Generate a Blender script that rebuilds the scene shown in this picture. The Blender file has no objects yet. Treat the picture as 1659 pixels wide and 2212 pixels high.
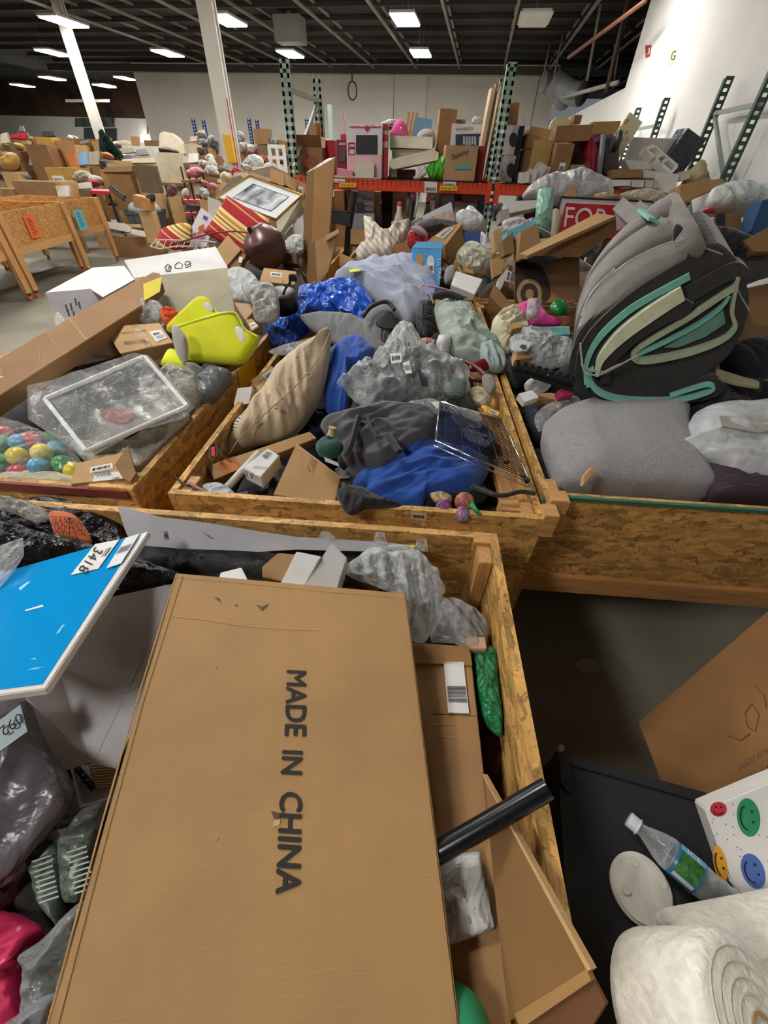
import bpy, bmesh, math, random
from mathutils import Vector as V, Matrix, noise
from math import sin, cos, pi, radians, atan2, sqrt

# ---------------- camera, world, lights, exposure ----------------
FPX, CX, CY = 861.0, 829.5, 1106.0
PITCH = radians(41.6); ROLL = radians(2.0)
CAMH = 1.70
sc = bpy.context.scene
cam_d = bpy.data.cameras.new('camera'); cam = bpy.data.objects.new('camera', cam_d)
sc.collection.objects.link(cam); sc.camera = cam
cam_d.sensor_fit = 'VERTICAL'; cam_d.sensor_height = 24.0; cam_d.lens = FPX/2212*24.0
cam_d.clip_start = .02; cam_d.clip_end = 200
cam.location = (0, 0, CAMH)
cam.rotation_euler = (Matrix.Rotation(pi/2-PITCH, 3, 'X') @ Matrix.Rotation(ROLL, 3, 'Z')).to_euler()
sc.view_settings.view_transform = 'Standard'; sc.view_settings.look = 'None'
sc.view_settings.exposure = 1.42; sc.view_settings.gamma = 1.0
sc.view_settings.use_curve_mapping = False
sc.cycles.max_bounces = 7; sc.cycles.transparent_max_bounces = 14; sc.cycles.caustics_reflective = False; sc.cycles.caustics_refractive = False
w = bpy.data.worlds.new('world'); sc.world = w; w.use_nodes = True
w.node_tree.nodes['Background'].inputs[0].default_value = (.9, .92, 1, 1)
w.node_tree.nodes['Background'].inputs[1].default_value = .06
LAMP = 27.0          # radiance of the ceiling fixtures
LAMP_COL = (1.0, .975, .93)
# fixtures: x, y on the building grid; the last flag is lit / unlit
LAMPS = [(-9.4,17.2,1),(-4.6,16.4,1),(.1,15.7,1),(3.2,15.1,0),
         (-12.9,22.2,1),(-8.35,21.5,1),(-3.8,20.8,1),(.68,19.9,1),
         (-17.8,29.7,1),(-15.1,32,1),(-22,33.5,1),(-16.5,32.2,1),
         (-10,12.9,1),(-5.2,12.1,1),(-.6,11.4,1),(3.0,10.7,1),
         (-10.6,8.6,1),(-5.9,7.9,1),(-1.3,7.2,1),(2.2,6.4,0),
         (-6.6,3.6,1),(-2.0,2.9,1),(2.6,2.1,0),
         (-7.3,-.6,1),(-2.7,-1.3,1),(1.9,-2.1,0)]
LAMP_Z = 4.3
LAMP_HI = {9: 4.6}

# ---------------- projection helpers: a photo pixel and a distance or height give a real place ----------------
_c, _s = cos(PITCH), sin(PITCH); _rc, _rs = cos(ROLL), sin(ROLL)
CAM = V((0, 0, CAMH))
def ray(px, py):
    x = (px-CX)/FPX; u = -(py-CY)/FPX; x, u = x*_rc-u*_rs, x*_rs+u*_rc
    return V((x, _c+u*_s, u*_c-_s))
def DP(px, py, d): return CAM+ray(px, py)*d
def ZP(px, py, z): r = ray(px, py); return CAM+r*((z-CAMH)/r.z)
def YP(px, py, y): r = ray(px, py); return CAM+r*(y/r.y)
class Pl:
    """a plane: through a pixel at height z, tilted t degrees towards the camera (0 = level, 90 = upright), turned az"""
    def __init__(s, px, py, z=None, y=None, t=0, az=0, p=None, n=None):
        s.p = p if p is not None else (ZP(px, py, z) if z is not None else YP(px, py, y))
        t = radians(t); az = radians(az)
        s.n = n if n is not None else V((sin(t)*sin(az), -sin(t)*cos(az), cos(t)))
    def __call__(s, px, py):
        r = ray(px, py); return CAM+r*((s.p-CAM).dot(s.n)/r.dot(s.n))
    def pts(s, L): return [s(*q) for q in L]
    def off(s, d): return Pl(0, 0, p=s.p+s.n*d, n=s.n)
def P3(a, b, c):
    n = (b-a).cross(c-a).normalized()
    if n.dot(CAM-a) < 0: n = -n
    return Pl(0, 0, p=a, n=n)

# ---------------- materials ----------------
def lin(h):
    h = h.lstrip('#'); o = []
    for i in (0, 2, 4):
        c = int(h[i:i+2], 16)/255; o.append(c/12.92 if c <= .04045 else ((c+.055)/1.055)**2.4)
    return tuple(o)
_M = {}
def M(col, kind='plain', rough=.6, **k):
    key = (col, kind, rough, tuple(sorted(k.items())))
    if key in _M: return _M[key]
    m = bpy.data.materials.new(kind+'_'+col.strip('#')); _M[key] = m
    m.use_nodes = True; nt = m.node_tree; N = nt.nodes; L = nt.links
    b = N['Principled BSDF']; c = lin(col)
    b.inputs['Base Color'].default_value = (*c, 1); b.inputs['Roughness'].default_value = rough
    tc = N.new('ShaderNodeTexCoord')
    def noise_(scale, det=4, vec=None, dist=0):
        n = N.new('ShaderNodeTexNoise'); n.inputs['Scale'].default_value = scale; n.inputs['Detail'].default_value = det
        n.inputs['Distortion'].default_value = dist
        L.new(vec or tc.outputs['Object'], n.inputs['Vector']); return n
    def mapping(scale, rot=(0, 0, 0)):
        mp = N.new('ShaderNodeMapping'); mp.inputs['Scale'].default_value = scale; mp.inputs['Rotation'].default_value = rot
        L.new(tc.outputs['Object'], mp.inputs['Vector']); return mp.outputs[0]
    def ramp(src, stops):
        r = N.new('ShaderNodeValToRGB'); cr = r.color_ramp
        while len(cr.elements) < len(stops): cr.elements.new(.5)
        for e, (p, cc) in zip(cr.elements, stops): e.position = p; e.color = (*cc, 1)
        L.new(src, r.inputs[0]); return r.outputs[0]
    def bump(src, st, dist=.01, nrm=None):
        bp = N.new('ShaderNodeBump'); bp.inputs['Strength'].default_value = st; bp.inputs['Distance'].default_value = dist
        L.new(src, bp.inputs['Height'])
        if nrm: L.new(nrm, bp.inputs['Normal'])
        L.new(bp.outputs[0], b.inputs['Normal']); return bp.outputs[0]
    sh = lambda f: tuple(min(1, x*f) for x in c)
    if kind == 'card':
        n = noise_(5, 5); L.new(ramp(n.outputs[0], [(.3, sh(.86)), (.7, sh(1.1))]), b.inputs['Base Color'])
        n2 = noise_(60, 2, mapping((1, 6, 1))); x = bump(n2.outputs[0], .12, .004)
        n3 = noise_(7, 2); bump(n3.outputs[0], .25, .02, x); b.inputs['Roughness'].default_value = .75
    elif kind == 'osb':
        v = N.new('ShaderNodeTexVoronoi'); v.inputs['Scale'].default_value = 22
        n0 = noise_(9, 3); mx = N.new('ShaderNodeMix'); mx.data_type = 'VECTOR'; mx.inputs[0].default_value = .12
        L.new(mapping(k.get('st', (1, 3.0, 3.0))), mx.inputs[4]); L.new(n0.outputs['Color'], mx.inputs[5]); L.new(mx.outputs[1], v.inputs['Vector'])
        sp = N.new('ShaderNodeSeparateColor'); L.new(v.outputs['Color'], sp.inputs[0])
        c1 = ramp(sp.outputs[0], [(.0, sh(.55)), (.3, sh(.85)), (.6, sh(1.05)), (1., sh(1.35))])
        n1 = noise_(45, 6, None, 1.5); c2 = ramp(n1.outputs[0], [(.33, (.25, .2, .15)), (.45, (1, 1, 1))])
        mm = N.new('ShaderNodeMix'); mm.data_type = 'RGBA'; mm.blend_type = 'MULTIPLY'; mm.inputs[0].default_value = .75
        L.new(c1, mm.inputs[6]); L.new(c2, mm.inputs[7]); L.new(mm.outputs[2], b.inputs['Base Color'])
        bump(sp.outputs[1], .35, .003)
    elif kind == 'wood':
        n = noise_(6, 6, mapping(k.get('st', (1, 14, 14))), .6)
        L.new(ramp(n.outputs[0], [(.3, sh(.72)), (.5, sh(1.0)), (.75, sh(1.18))]), b.inputs['Base Color']); bump(n.outputs[0], .15, .003)
    elif kind == 'cloth':
        n = noise_(k.get('f', 180), 3); n2 = noise_(k.get('g', 14), 3, None, .5)
        L.new(ramp(n2.outputs[0], [(.3, sh(.88)), (.7, sh(1.08))]), b.inputs['Base Color'])
        x = bump(n.outputs[0], .25, .003); bump(n2.outputs[0], k.get('wr', .35), .02, x)
        b.inputs['Sheen Weight'].default_value = .25
    elif kind == 'fur':
        n = noise_(k.get('f', 120), 5, None, 2); L.new(ramp(n.outputs[0], [(.3, sh(.75)), (.65, sh(1.1))]), b.inputs['Base Color'])
        bump(n.outputs[0], .9, .012); b.inputs['Roughness'].default_value = .9; b.inputs['Sheen Weight'].default_value = .4
    elif kind == 'crinkle':      # opaque shiny film
        n = noise_(k.get('f', 22), 4, None, 1.2); x = bump(n.outputs[0], .6, .03); vo = N.new('ShaderNodeTexVoronoi'); vo.inputs['Scale'].default_value = k.get('f', 22)*1.3; L.new(tc.outputs['Object'], vo.inputs['Vector']); bump(vo.outputs['Distance'], .5, .02, x); b.inputs['Roughness'].default_value = rough
        L.new(ramp(n.outputs[0], [(.3, sh(.8)), (.7, sh(1.12))]), b.inputs['Base Color'])
    elif kind == 'clear':        # transparent film with gloss and a faint milkiness
        out = N['Material Output']; tr = N.new('ShaderNodeBsdfTransparent'); tr.inputs[0].default_value = (.97, .97, .97, 1)
        b.inputs['Roughness'].default_value = rough; b.inputs['Specular IOR Level'].default_value = 1.0
        n = noise_(k.get('f', 16), 5, None, 2.0); x = bump(n.outputs[0], .5, .02); vo = N.new('ShaderNodeTexVoronoi'); vo.inputs['Scale'].default_value = k.get('f', 16)*1.6; L.new(tc.outputs['Object'], vo.inputs['Vector']); bump(vo.outputs['Distance'], .55, .02, x)
        lw = N.new('ShaderNodeLayerWeight'); lw.inputs[0].default_value = .35
        mr = N.new('ShaderNodeMapRange'); mr.inputs[3].default_value = k.get('a', .12); mr.inputs[4].default_value = k.get('b', .6)
        L.new(lw.outputs['Facing'], mr.inputs[0])
        n5 = noise_(9, 6, None, 3); r5 = ramp(n5.outputs[0], [(.5, (0, 0, 0)), (.56, (.14, .14, .14)), (.6, (0, 0, 0))])
        ad = N.new('ShaderNodeMath'); ad.use_clamp = True; L.new(mr.outputs[0], ad.inputs[0]); L.new(r5, ad.inputs[1])
        ms = N.new('ShaderNodeMixShader'); L.new(ad.outputs[0], ms.inputs[0]); L.new(tr.outputs[0], ms.inputs[1]); L.new(b.outputs[0], ms.inputs[2])
        L.new(ms.outputs[0], out.inputs[0])
    elif kind == 'glass':
        b.inputs['Transmission Weight'].default_value = 1; b.inputs['IOR'].default_value = 1.3; b.inputs['Roughness'].default_value = .03
    elif kind == 'metal':
        b.inputs['Metallic'].default_value = 1
    elif kind == 'emit':
        b.inputs['Emission Color'].default_value = (*LAMP_COL, 1); b.inputs['Emission Strength'].default_value = k.get('e', 1)
    elif kind == 'stripe':       # printed woven stripes along one local axis
        vec = mapping((1, 1, 1)); sx = N.new('ShaderNodeSeparateXYZ'); L.new(vec, sx.inputs[0])
        dx, dy, dz = k['dir']; dt = N.new('ShaderNodeVectorMath'); dt.operation = 'DOT_PRODUCT'; dt.inputs[1].default_value = (dx, dy, dz)
        L.new(vec, dt.inputs[0]); ml = N.new('ShaderNodeMath'); ml.operation = 'MULTIPLY_ADD'; ml.inputs[1].default_value = k['freq']; ml.inputs[2].default_value = 20.0
        L.new(dt.outputs['Value'], ml.inputs[0]); fr = N.new('ShaderNodeMath'); fr.operation = 'FRACT'; L.new(ml.outputs[0], fr.inputs[0])
        st = [(p, lin(h)) for p, h in k['stops']]; r = N.new('ShaderNodeValToRGB'); cr = r.color_ramp; cr.interpolation = 'CONSTANT'
        while len(cr.elements) < len(st): cr.elements.new(.5)
        for e, (p, cc) in zip(cr.elements, st): e.position = p; e.color = (*cc, 1)
        L.new(fr.outputs[0], r.inputs[0]); L.new(r.outputs[0], b.inputs['Base Color']); n = noise_(200, 2); bump(n.outputs[0], .2, .003)
    elif kind == 'spot':         # printed scattered shapes (floral, speckle)
        v = N.new('ShaderNodeTexVoronoi'); v.inputs['Scale'].default_value = k.get('f', 20); L.new(tc.outputs['Object'], v.inputs['Vector'])
        L.new(ramp(v.outputs['Distance'], [(k.get('s', .3), lin(k['c2'])), (k.get('s', .3)+.05, c)]), b.inputs['Base Color'])
    elif kind == 'mottle':
        n = noise_(k.get('f', 8), 6, None, .8); L.new(ramp(n.outputs[0], [(.35, lin(k['c2'])), (.62, c)]), b.inputs['Base Color']); bump(n.outputs[0], .1, .004)
    elif kind == 'concrete':
        n = noise_(1.6, 7, None, .4); n2 = noise_(25, 4)
        L.new(ramp(n.outputs[0], [(.3, sh(.7)), (.7, sh(1.15))]), b.inputs['Base Color']); bump(n2.outputs[0], .1, .004)
    elif kind == 'paint':
        n = noise_(.9, 6); L.new(ramp(n.outputs[0], [(.35, sh(.93)), (.7, sh(1.03))]), b.inputs['Base Color']); n2 = noise_(40, 3); bump(n2.outputs[0], .06, .003)
    elif kind == 'grid':
        br = N.new('ShaderNodeTexBrick'); br.inputs['Scale'].default_value = k.get('f', 4); br.inputs['Color1'].default_value = (*c, 1); br.inputs['Color2'].default_value = (*sh(.85), 1)
        br.inputs['Mortar'].default_value = (*lin(k['c2']), 1); br.inputs['Mortar Size'].default_value = k.get('w', .05); L.new(tc.outputs['Object'], br.inputs['Vector']); L.new(br.outputs[0], b.inputs['Base Color'])
    return m

CARD = M('#b08a5a', 'card'); CARD_D = M('#8f6b43', 'card'); CARD_L = M('#c29c6c', 'card'); CARD_IN = M('#a27c50', 'card'); CARD_P = M('#a98560', 'card')
WHITE = M('#dcdbd9', 'card'); PAPER = M('#e6e5e2', 'plain', .7); GREYW = M('#b9b8bc', 'card')
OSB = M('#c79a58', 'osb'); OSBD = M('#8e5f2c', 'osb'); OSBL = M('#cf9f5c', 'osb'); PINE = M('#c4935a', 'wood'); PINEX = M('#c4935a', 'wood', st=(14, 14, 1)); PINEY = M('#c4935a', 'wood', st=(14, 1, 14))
BLACK = M('#141416', 'plain', .45); INK = M('#191817', 'plain', .7); DARK = M('#232226', 'cloth'); TAPE = M('#c9a878', 'clear', .12, a=.25, b=.6)
CLEAR = M('#e8eaec', 'clear', .12); MILKY = M('#e2e5e6', 'clear', .2, a=.5, b=.9); GREEN_RACK = M('#7d9a8b', 'plain', .5); ORANGE = M('#d8451f', 'plain', .45)
CHROME = M('#c9c9cc', 'metal', .2)

# ---------------- mesh building ----------------
COL = sc.collection
ORG = {}
class MB:
    def __init__(s): s.v = []; s.f = []; s.uv = None
    def add(s, vs, fs):
        o = len(s.v); s.v += [V(q) for q in vs]; s.f += [tuple(i+o for i in f) for f in fs]; return s
    def quad(s, a, b, c, d): return s.add([a, b, c, d], [(0, 1, 2, 3)])
    def prism(s, pts, ext):          # pts: outline of the front face; ext: vector to the back face
        n = len(pts); ext = V(ext)
        return s.add(list(pts)+[p+ext for p in pts], [tuple(range(n)), tuple(range(2*n-1, n-1, -1))]+[(i, i+n, (i+1) % n+n, (i+1) % n) for i in range(n)])
    def box(s, c, size, R=None, bev=0):
        c = V(c); R = R or Matrix.Identity(3); x, y, z = [q/2 for q in size]
        vs = [c+R @ V((i*x, j*y, k*z)) for k in (-1, 1) for i, j in ((-1, -1), (1, -1), (1, 1), (-1, 1))]
        return s.add(vs, [(3, 2, 1, 0), (4, 5, 6, 7), (0, 1, 5, 4), (1, 2, 6, 5), (2, 3, 7, 6), (3, 0, 4, 7)])
    def bar(s, a, b, w, h, up=V((0, 0, 1))):
        a = V(a); b = V(b); d = (b-a).normalized(); sd = d.cross(up)
        if sd.length < 1e-4: sd = d.cross(V((1, 0, 0)))
        sd.normalize(); u = sd.cross(d)
        pts = [a+sd*(i*w/2)+u*(j*h/2) for i, j in ((-1, -1), (1, -1), (1, 1), (-1, 1))]
        return s.prism(pts, b-a)
    def tube(s, path, r, n=8, cap=True):
        path = [V(p) for p in path]; rr = r if isinstance(r, (list, tuple)) else [r]*len(path); rings = []; prev = None
        for i, p in enumerate(path):
            d = (path[min(i+1, len(path)-1)]-path[max(i-1, 0)]).normalized()
            a = prev if prev is not None else (V((0, 0, 1)) if abs(d.z) < .9 else V((1, 0, 0)))
            x = a-d*a.dot(d); x = x.normalized() if x.length > 1e-6 else d.orthogonal().normalized(); prev = x; y = d.cross(x)
            rings.append([p+(x*cos(2*pi*k/n)+y*sin(2*pi*k/n))*rr[i] for k in range(n)])
        vs = [q for g in rings for q in g]; fs = []
        for i in range(len(path)-1):
            for k in range(n): fs.append((i*n+k, i*n+(k+1) % n, (i+1)*n+(k+1) % n, (i+1)*n+k))
        if cap: fs += [tuple(range(n))[::-1], tuple(range((len(path)-1)*n, len(path)*n))]
        return s.add(vs, fs)
    def lathe(s, prof, base, ax=V((0, 0, 1)), n=24):       # prof: (radius, height)
        ax = V(ax).normalized(); base = V(base)
        return s.tube_rings([(base+ax*h, max(r, 1e-4)) for r, h in prof], ax, n)
    def tube_rings(s, pr, ax, n):
        x = ax.orthogonal().normalized(); y = ax.cross(x); vs = []; fs = []
        for p, r in pr: vs += [p+(x*cos(2*pi*k/n)+y*sin(2*pi*k/n))*r for k in range(n)]
        for i in range(len(pr)-1):
            for k in range(n): fs.append((i*n+k, i*n+(k+1) % n, (i+1)*n+(k+1) % n, (i+1)*n+k))
        fs += [tuple(range(n))[::-1], tuple(range((len(pr)-1)*n, len(pr)*n))]
        return s.add(vs, fs)
    def sphere(s, c, r, n=16, m=10, sc_=(1, 1, 1)):
        c = V(c); vs = []; fs = []
        for i in range(m+1):
            t = pi*i/m
            for k in range(n): a = 2*pi*k/n; vs.append(c+V((r*sc_[0]*sin(t)*cos(a), r*sc_[1]*sin(t)*sin(a), r*sc_[2]*cos(t))))
        for i in range(m):
            for k in range(n): fs.append((i*n+k, (i+1)*n+k, (i+1)*n+(k+1) % n, i*n+(k+1) % n))
        return s.add(vs, fs)
    def build(s, name, mat, par=None, smooth=False, bevel=0):
        vs = s.v
        lo = V((min(p.x for p in vs), min(p.y for p in vs), min(p.z for p in vs))); hi = V((max(p.x for p in vs), max(p.y for p in vs), max(p.z for p in vs)))
        o = V(((lo.x+hi.x)/2, (lo.y+hi.y)/2, lo.z))
        me = bpy.data.meshes.new(name); me.from_pydata([p-o for p in vs], [], s.f); me.materials.append(mat)
        bm = bmesh.new(); bm.from_mesh(me); bmesh.ops.remove_doubles(bm, verts=bm.verts, dist=1e-5); bmesh.ops.recalc_face_normals(bm, faces=bm.faces)
        if bevel: bmesh.ops.bevel(bm, geom=[e for e in bm.edges if e.is_manifold and e.calc_face_angle(0) > .5], offset=bevel, segments=2, affect='EDGES')
        bm.to_mesh(me); bm.free()
        if smooth: me.shade_smooth()
        ob = bpy.data.objects.new(name, me); COL.objects.link(ob)
        ob.location = o-(ORG[par.name] if par else V((0, 0, 0)))
        ORG[ob.name] = o
        if par: ob.parent = par
        return ob
def tag(o, label, cat, group=None, kind=None):
    if label: o['label'] = label
    if cat: o['category'] = cat
    if group: o['group'] = group
    if kind: o['kind'] = kind
    return o
def struct(o): o['kind'] = 'structure'; return o
def thing(name, label, cat, loc, group=None):
    o = bpy.data.objects.new(name, None); COL.objects.link(o); o.location = loc; o.empty_display_size = .1; ORG[o.name] = V(loc)
    return tag(o, label, cat, group)
def RZ(a): return Matrix.Rotation(radians(a), 3, 'Z')
def EUL(x, y, z): return Matrix.Rotation(radians(z), 3, 'Z') @ Matrix.Rotation(radians(y), 3, 'Y') @ Matrix.Rotation(radians(x), 3, 'X')
def mid(ps): return sum(ps, V((0, 0, 0)))/len(ps)
def polyn(ps):
    n = V((0, 0, 0)); c = mid(ps)
    for i in range(len(ps)): n += (ps[i]-c).cross(ps[(i+1) % len(ps)]-c)
    n.normalize()
    return -n if n.dot(CAM-c) < 0 else n
def smooth_loop(pts, S):
    n = len(pts); out = []; k = max(1, S//n)
    for i in range(n):
        p0, p1, p2, p3 = pts[i-1], pts[i], pts[(i+1) % n], pts[(i+2) % n]
        for j in range(k):
            t = j/k; out.append(.5*((2*p1)+(p2-p0)*t+(2*p0-5*p1+4*p2-p3)*t*t+(-p0+3*p1-3*p2+p3)*t**3))
    return out
def smooth_path(pts, k=8):
    out = []; n = len(pts)
    for i in range(n-1):
        p0, p1, p2, p3 = pts[max(i-1, 0)], pts[i], pts[i+1], pts[min(i+2, n-1)]
        for j in range(k):
            t = j/k; out.append(.5*((2*p1)+(p2-p0)*t+(2*p0-5*p1+4*p2-p3)*t*t+(-p0+3*p1-3*p2+p3)*t**3))
    return out+[pts[-1]]
def blob_mesh(mb, pts, up, dn, fold=0, fs=8, seed=0, R=14, S=56, sharp=False, dirn=None, aniso=.35, e=2.4, q=.55, rag=0, n=None):
    """a closed, inflated body over an outline; folds are ridges of noise, running along dirn"""
    n = n or polyn(pts); c = mid(pts)
    if sharp:
        L = []; tot = sum((pts[i]-pts[i-1]).length for i in range(len(pts)))
        for i in range(len(pts)):
            a, b = pts[i], pts[(i+1) % len(pts)]; k = max(1, round(S*(b-a).length/tot)); L += [a.lerp(b, j/k) for j in range(k)]
    else: L = smooth_loop(pts, S)
    S = len(L); off = V((seed*7.3, seed*3.1, seed*1.7))
    if dirn is None: rnd = random.Random(seed); a = rnd.random()*pi; dx = n.orthogonal(); d1 = Matrix.Rotation(a, 3, n) @ dx
    else: d1 = (V(dirn)-n*V(dirn).dot(n)).normalized()
    d2 = n.cross(d1)
    def ridge(p):
        u = (p-c).dot(d1)*fs*aniso; v = (p-c).dot(d2)*fs
        wv = noise.noise(V((u*.7, v*.7, 5+seed)))*.9
        a = 1-abs(noise.noise(V((u+wv, v+wv, seed*2.0))))*2.2; b = 1-abs(noise.noise(V((u*2.1, v*2.3+wv, seed*2.0+9))))*2.2
        d = 1-abs(noise.noise(V((u*4.3, v*4.6+wv*2, seed*2.0+17))))*2.2
        return (a*.7+b*.42+d*.16-.42)*1.35
    vs = [c+n*up*1.0]; fs_ = []; top = []
    if fold: vs[0] = vs[0]+n*fold*ridge(c)
    for side in (1, -1):
        rings = range(1, R+1) if side == 1 else range(R-1, 0, -1)
        for i in rings:
            r = i/R; hgt = (max(0, 1-r**e))**q
            for p in L:
                w0 = c+(p-c)*r; 
                if rag and side == 1 and r > .5: w0 = w0+(p-c).normalized()*rag*noise.noise((p+off)*fs*1.7)*(r-.5)*2
                h = hgt*(up if side == 1 else -dn)
                if fold: h += fold*ridge(w0)*(1-r**6)*(1 if side == 1 else .4)
                vs.append(w0+n*h)
    vs.append(c-n*dn); NR = 2*R-1
    for k in range(S): fs_.append((0, 1+k, 1+(k+1) % S))
    for i in range(NR-1):
        for k in range(S): fs_.append((1+i*S+k, 1+(i+1)*S+k, 1+(i+1)*S+(k+1) % S, 1+i*S+(k+1) % S))
    l = len(vs)-1
    for k in range(S): fs_.append((1+(NR-1)*S+k, l, 1+(NR-1)*S+(k+1) % S))
    mb.add(vs, fs_); return mb
def blob(name, label, cat, pts, up, dn, mat, par=None, group=None, smooth=True, **k):
    o = blob_mesh(MB(), pts, up, dn, **k).build(name, mat, par, smooth)
    if cat: tag(o, label, cat, group)
    elif label: o['label'] = label
    return o

# ---------------- lettering ----------------
WORDS = ['MADE IN CHINA', 'MADE', 'IN', 'CHINA', 'FOR SALE', '3418', '8950', '092', '3.9', '0531', 'A10-62-P2', 'A10-62-P1', 'bella', 'G', 'J', 'PO: ITEM NO: QTY: N.W: G.W: MEAS:', 'ROWENTA', 'ULTRA', 'hamilton', 'beach', 'MADE IN CHINA SMALL', 'Net Cont', 'ICE', 'Sunny', 'HANDLE WITH CARE', 'UP', 'FRAGILE', 'wayfair', 'GN', 'SHEIN']
TXT = {}
def glyphs(s):
    if s in TXT: return TXT[s]
    cu = bpy.data.curves.new('t', 'FONT'); cu.body = s; cu.resolution_u = 3
    o = bpy.data.objects.new('t', cu); COL.objects.link(o); dg = bpy.context.evaluated_depsgraph_get(); dg.update()
    me = bpy.data.meshes.new_from_object(o.evaluated_get(dg)); vs = [v.co.copy() for v in me.vertices]; fs = [tuple(p.vertices) for p in me.polygons]
    bpy.data.objects.remove(o); bpy.data.curves.remove(cu); bpy.data.meshes.remove(me)
    x0 = min(v.x for v in vs); x1 = max(v.x for v in vs); y0 = min(v.y for v in vs); y1 = max(v.y for v in vs)
    TXT[s] = ([((v.x-x0)/(x1-x0), (v.y-y0)/(y1-y0)) for v in vs], fs); return TXT[s]
for s_ in WORDS: glyphs(s_)
def text(s, a, b, up, mat, par, lift=.0015, name='lettering', bold=0):
    """a, b: ends of the baseline; up: point above a at cap height"""
    g, f = glyphs(s); n = (b-a).cross(up-a).normalized()
    if n.dot(CAM-a) < 0: n = -n
    mb = MB().add([a+(b-a)*x+(up-a)*y+n*lift for x, y in g], f)
    if bold:
        for dx, dy in ((-1, 0), (1, 0), (0, 1), (0, -1)): mb.add([a+(b-a)*x+(up-a)*y+((b-a).normalized()*dx+(up-a).normalized()*dy)*bold+n*(lift+.00003*(dx+2*dy)) for x, y in g], f)
    return mb.build(name, mat, par)
def barcode(par, a, b, c, d, mat=None, seed=1, n=14, lift=.001, box=(.1, .3, .9, .75), vert=False, name='barcode'):
    """bars inside the quad a,b,c,d (a->b is across)"""
    rnd = random.Random(seed); mb = MB(); nn = polyn([a, b, c, d]); x = box[0]; L = box[2]-box[0]
    def q(u, v): return (a.lerp(b, u)).lerp(d.lerp(c, u), v)+nn*lift
    for i in range(n):
        w_ = L/n*rnd.uniform(.25, .8); u0 = box[0]+L*i/n
        if vert: mb.quad(q(box[1], u0), q(box[3], u0), q(box[3], u0+w_), q(box[1], u0+w_))
        else: mb.quad(q(u0, box[1]), q(u0+w_, box[1]), q(u0+w_, box[3]), q(u0, box[3]))
    return mb.build(name, mat or INK, par)
def sticker(par, pts, mat=None, name='shipping_label', bars=True, seed=1, lift=.0012, **k):
    n = polyn(pts); q = [p+n*lift for p in pts]
    o = MB().prism(q, -n*.0008).build(name, mat or PAPER, par)
    if bars: barcode(o, *[p+n*(lift) for p in pts], seed=seed, **k)
    return o
# ---------------- cartons ----------------
def slab(name, label, cat, quad, th, mat, par=None, group=None, bevel=.002, parent_ok=False):
    """a flat-faced body: the quad is the face towards the camera, th its thickness behind it"""
    n = polyn(quad); o = MB().prism(quad, -n*th).build(name, mat, par, bevel=bevel)
    if cat: tag(o, label, cat, group)
    return o
def strip_on(par, quad, u0, v0, u1, v1, mat, name='tape', lift=.0012):
    a, b, c, d = quad; n = polyn(quad)
    def q(u, v): return (a.lerp(b, u)).lerp(d.lerp(c, u), v)+n*lift
    return MB().prism([q(u0, v0), q(u1, v0), q(u1, v1), q(u0, v1)], -n*.0008).build(name, mat, par)
def sub_quad(quad, u0, v0, u1, v1):
    a, b, c, d = quad
    def q(u, v): return (a.lerp(b, u)).lerp(d.lerp(c, u), v)
    return [q(u0, v0), q(u1, v0), q(u1, v1), q(u0, v1)]
def carton(name, label, quad, th, mat=CARD, tape=None, stick=None, group=None, cat='box', text_=None, seed=1, tmat=None):
    """closed carton: body > tape, shipping_label, lettering"""
    o = slab(name, label, cat, quad, th, mat, group=group)
    if tape: strip_on(o, quad, *tape, tmat or TAPE)
    if stick: sticker(o, sub_quad(quad, *stick), seed=seed)
    if text_:
        s, u0, v0, u1, v1 = text_; q = sub_quad(quad, u0, v0, u1, v1); text(s, q[3], q[2], q[0], INK, o)
    return o
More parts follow.
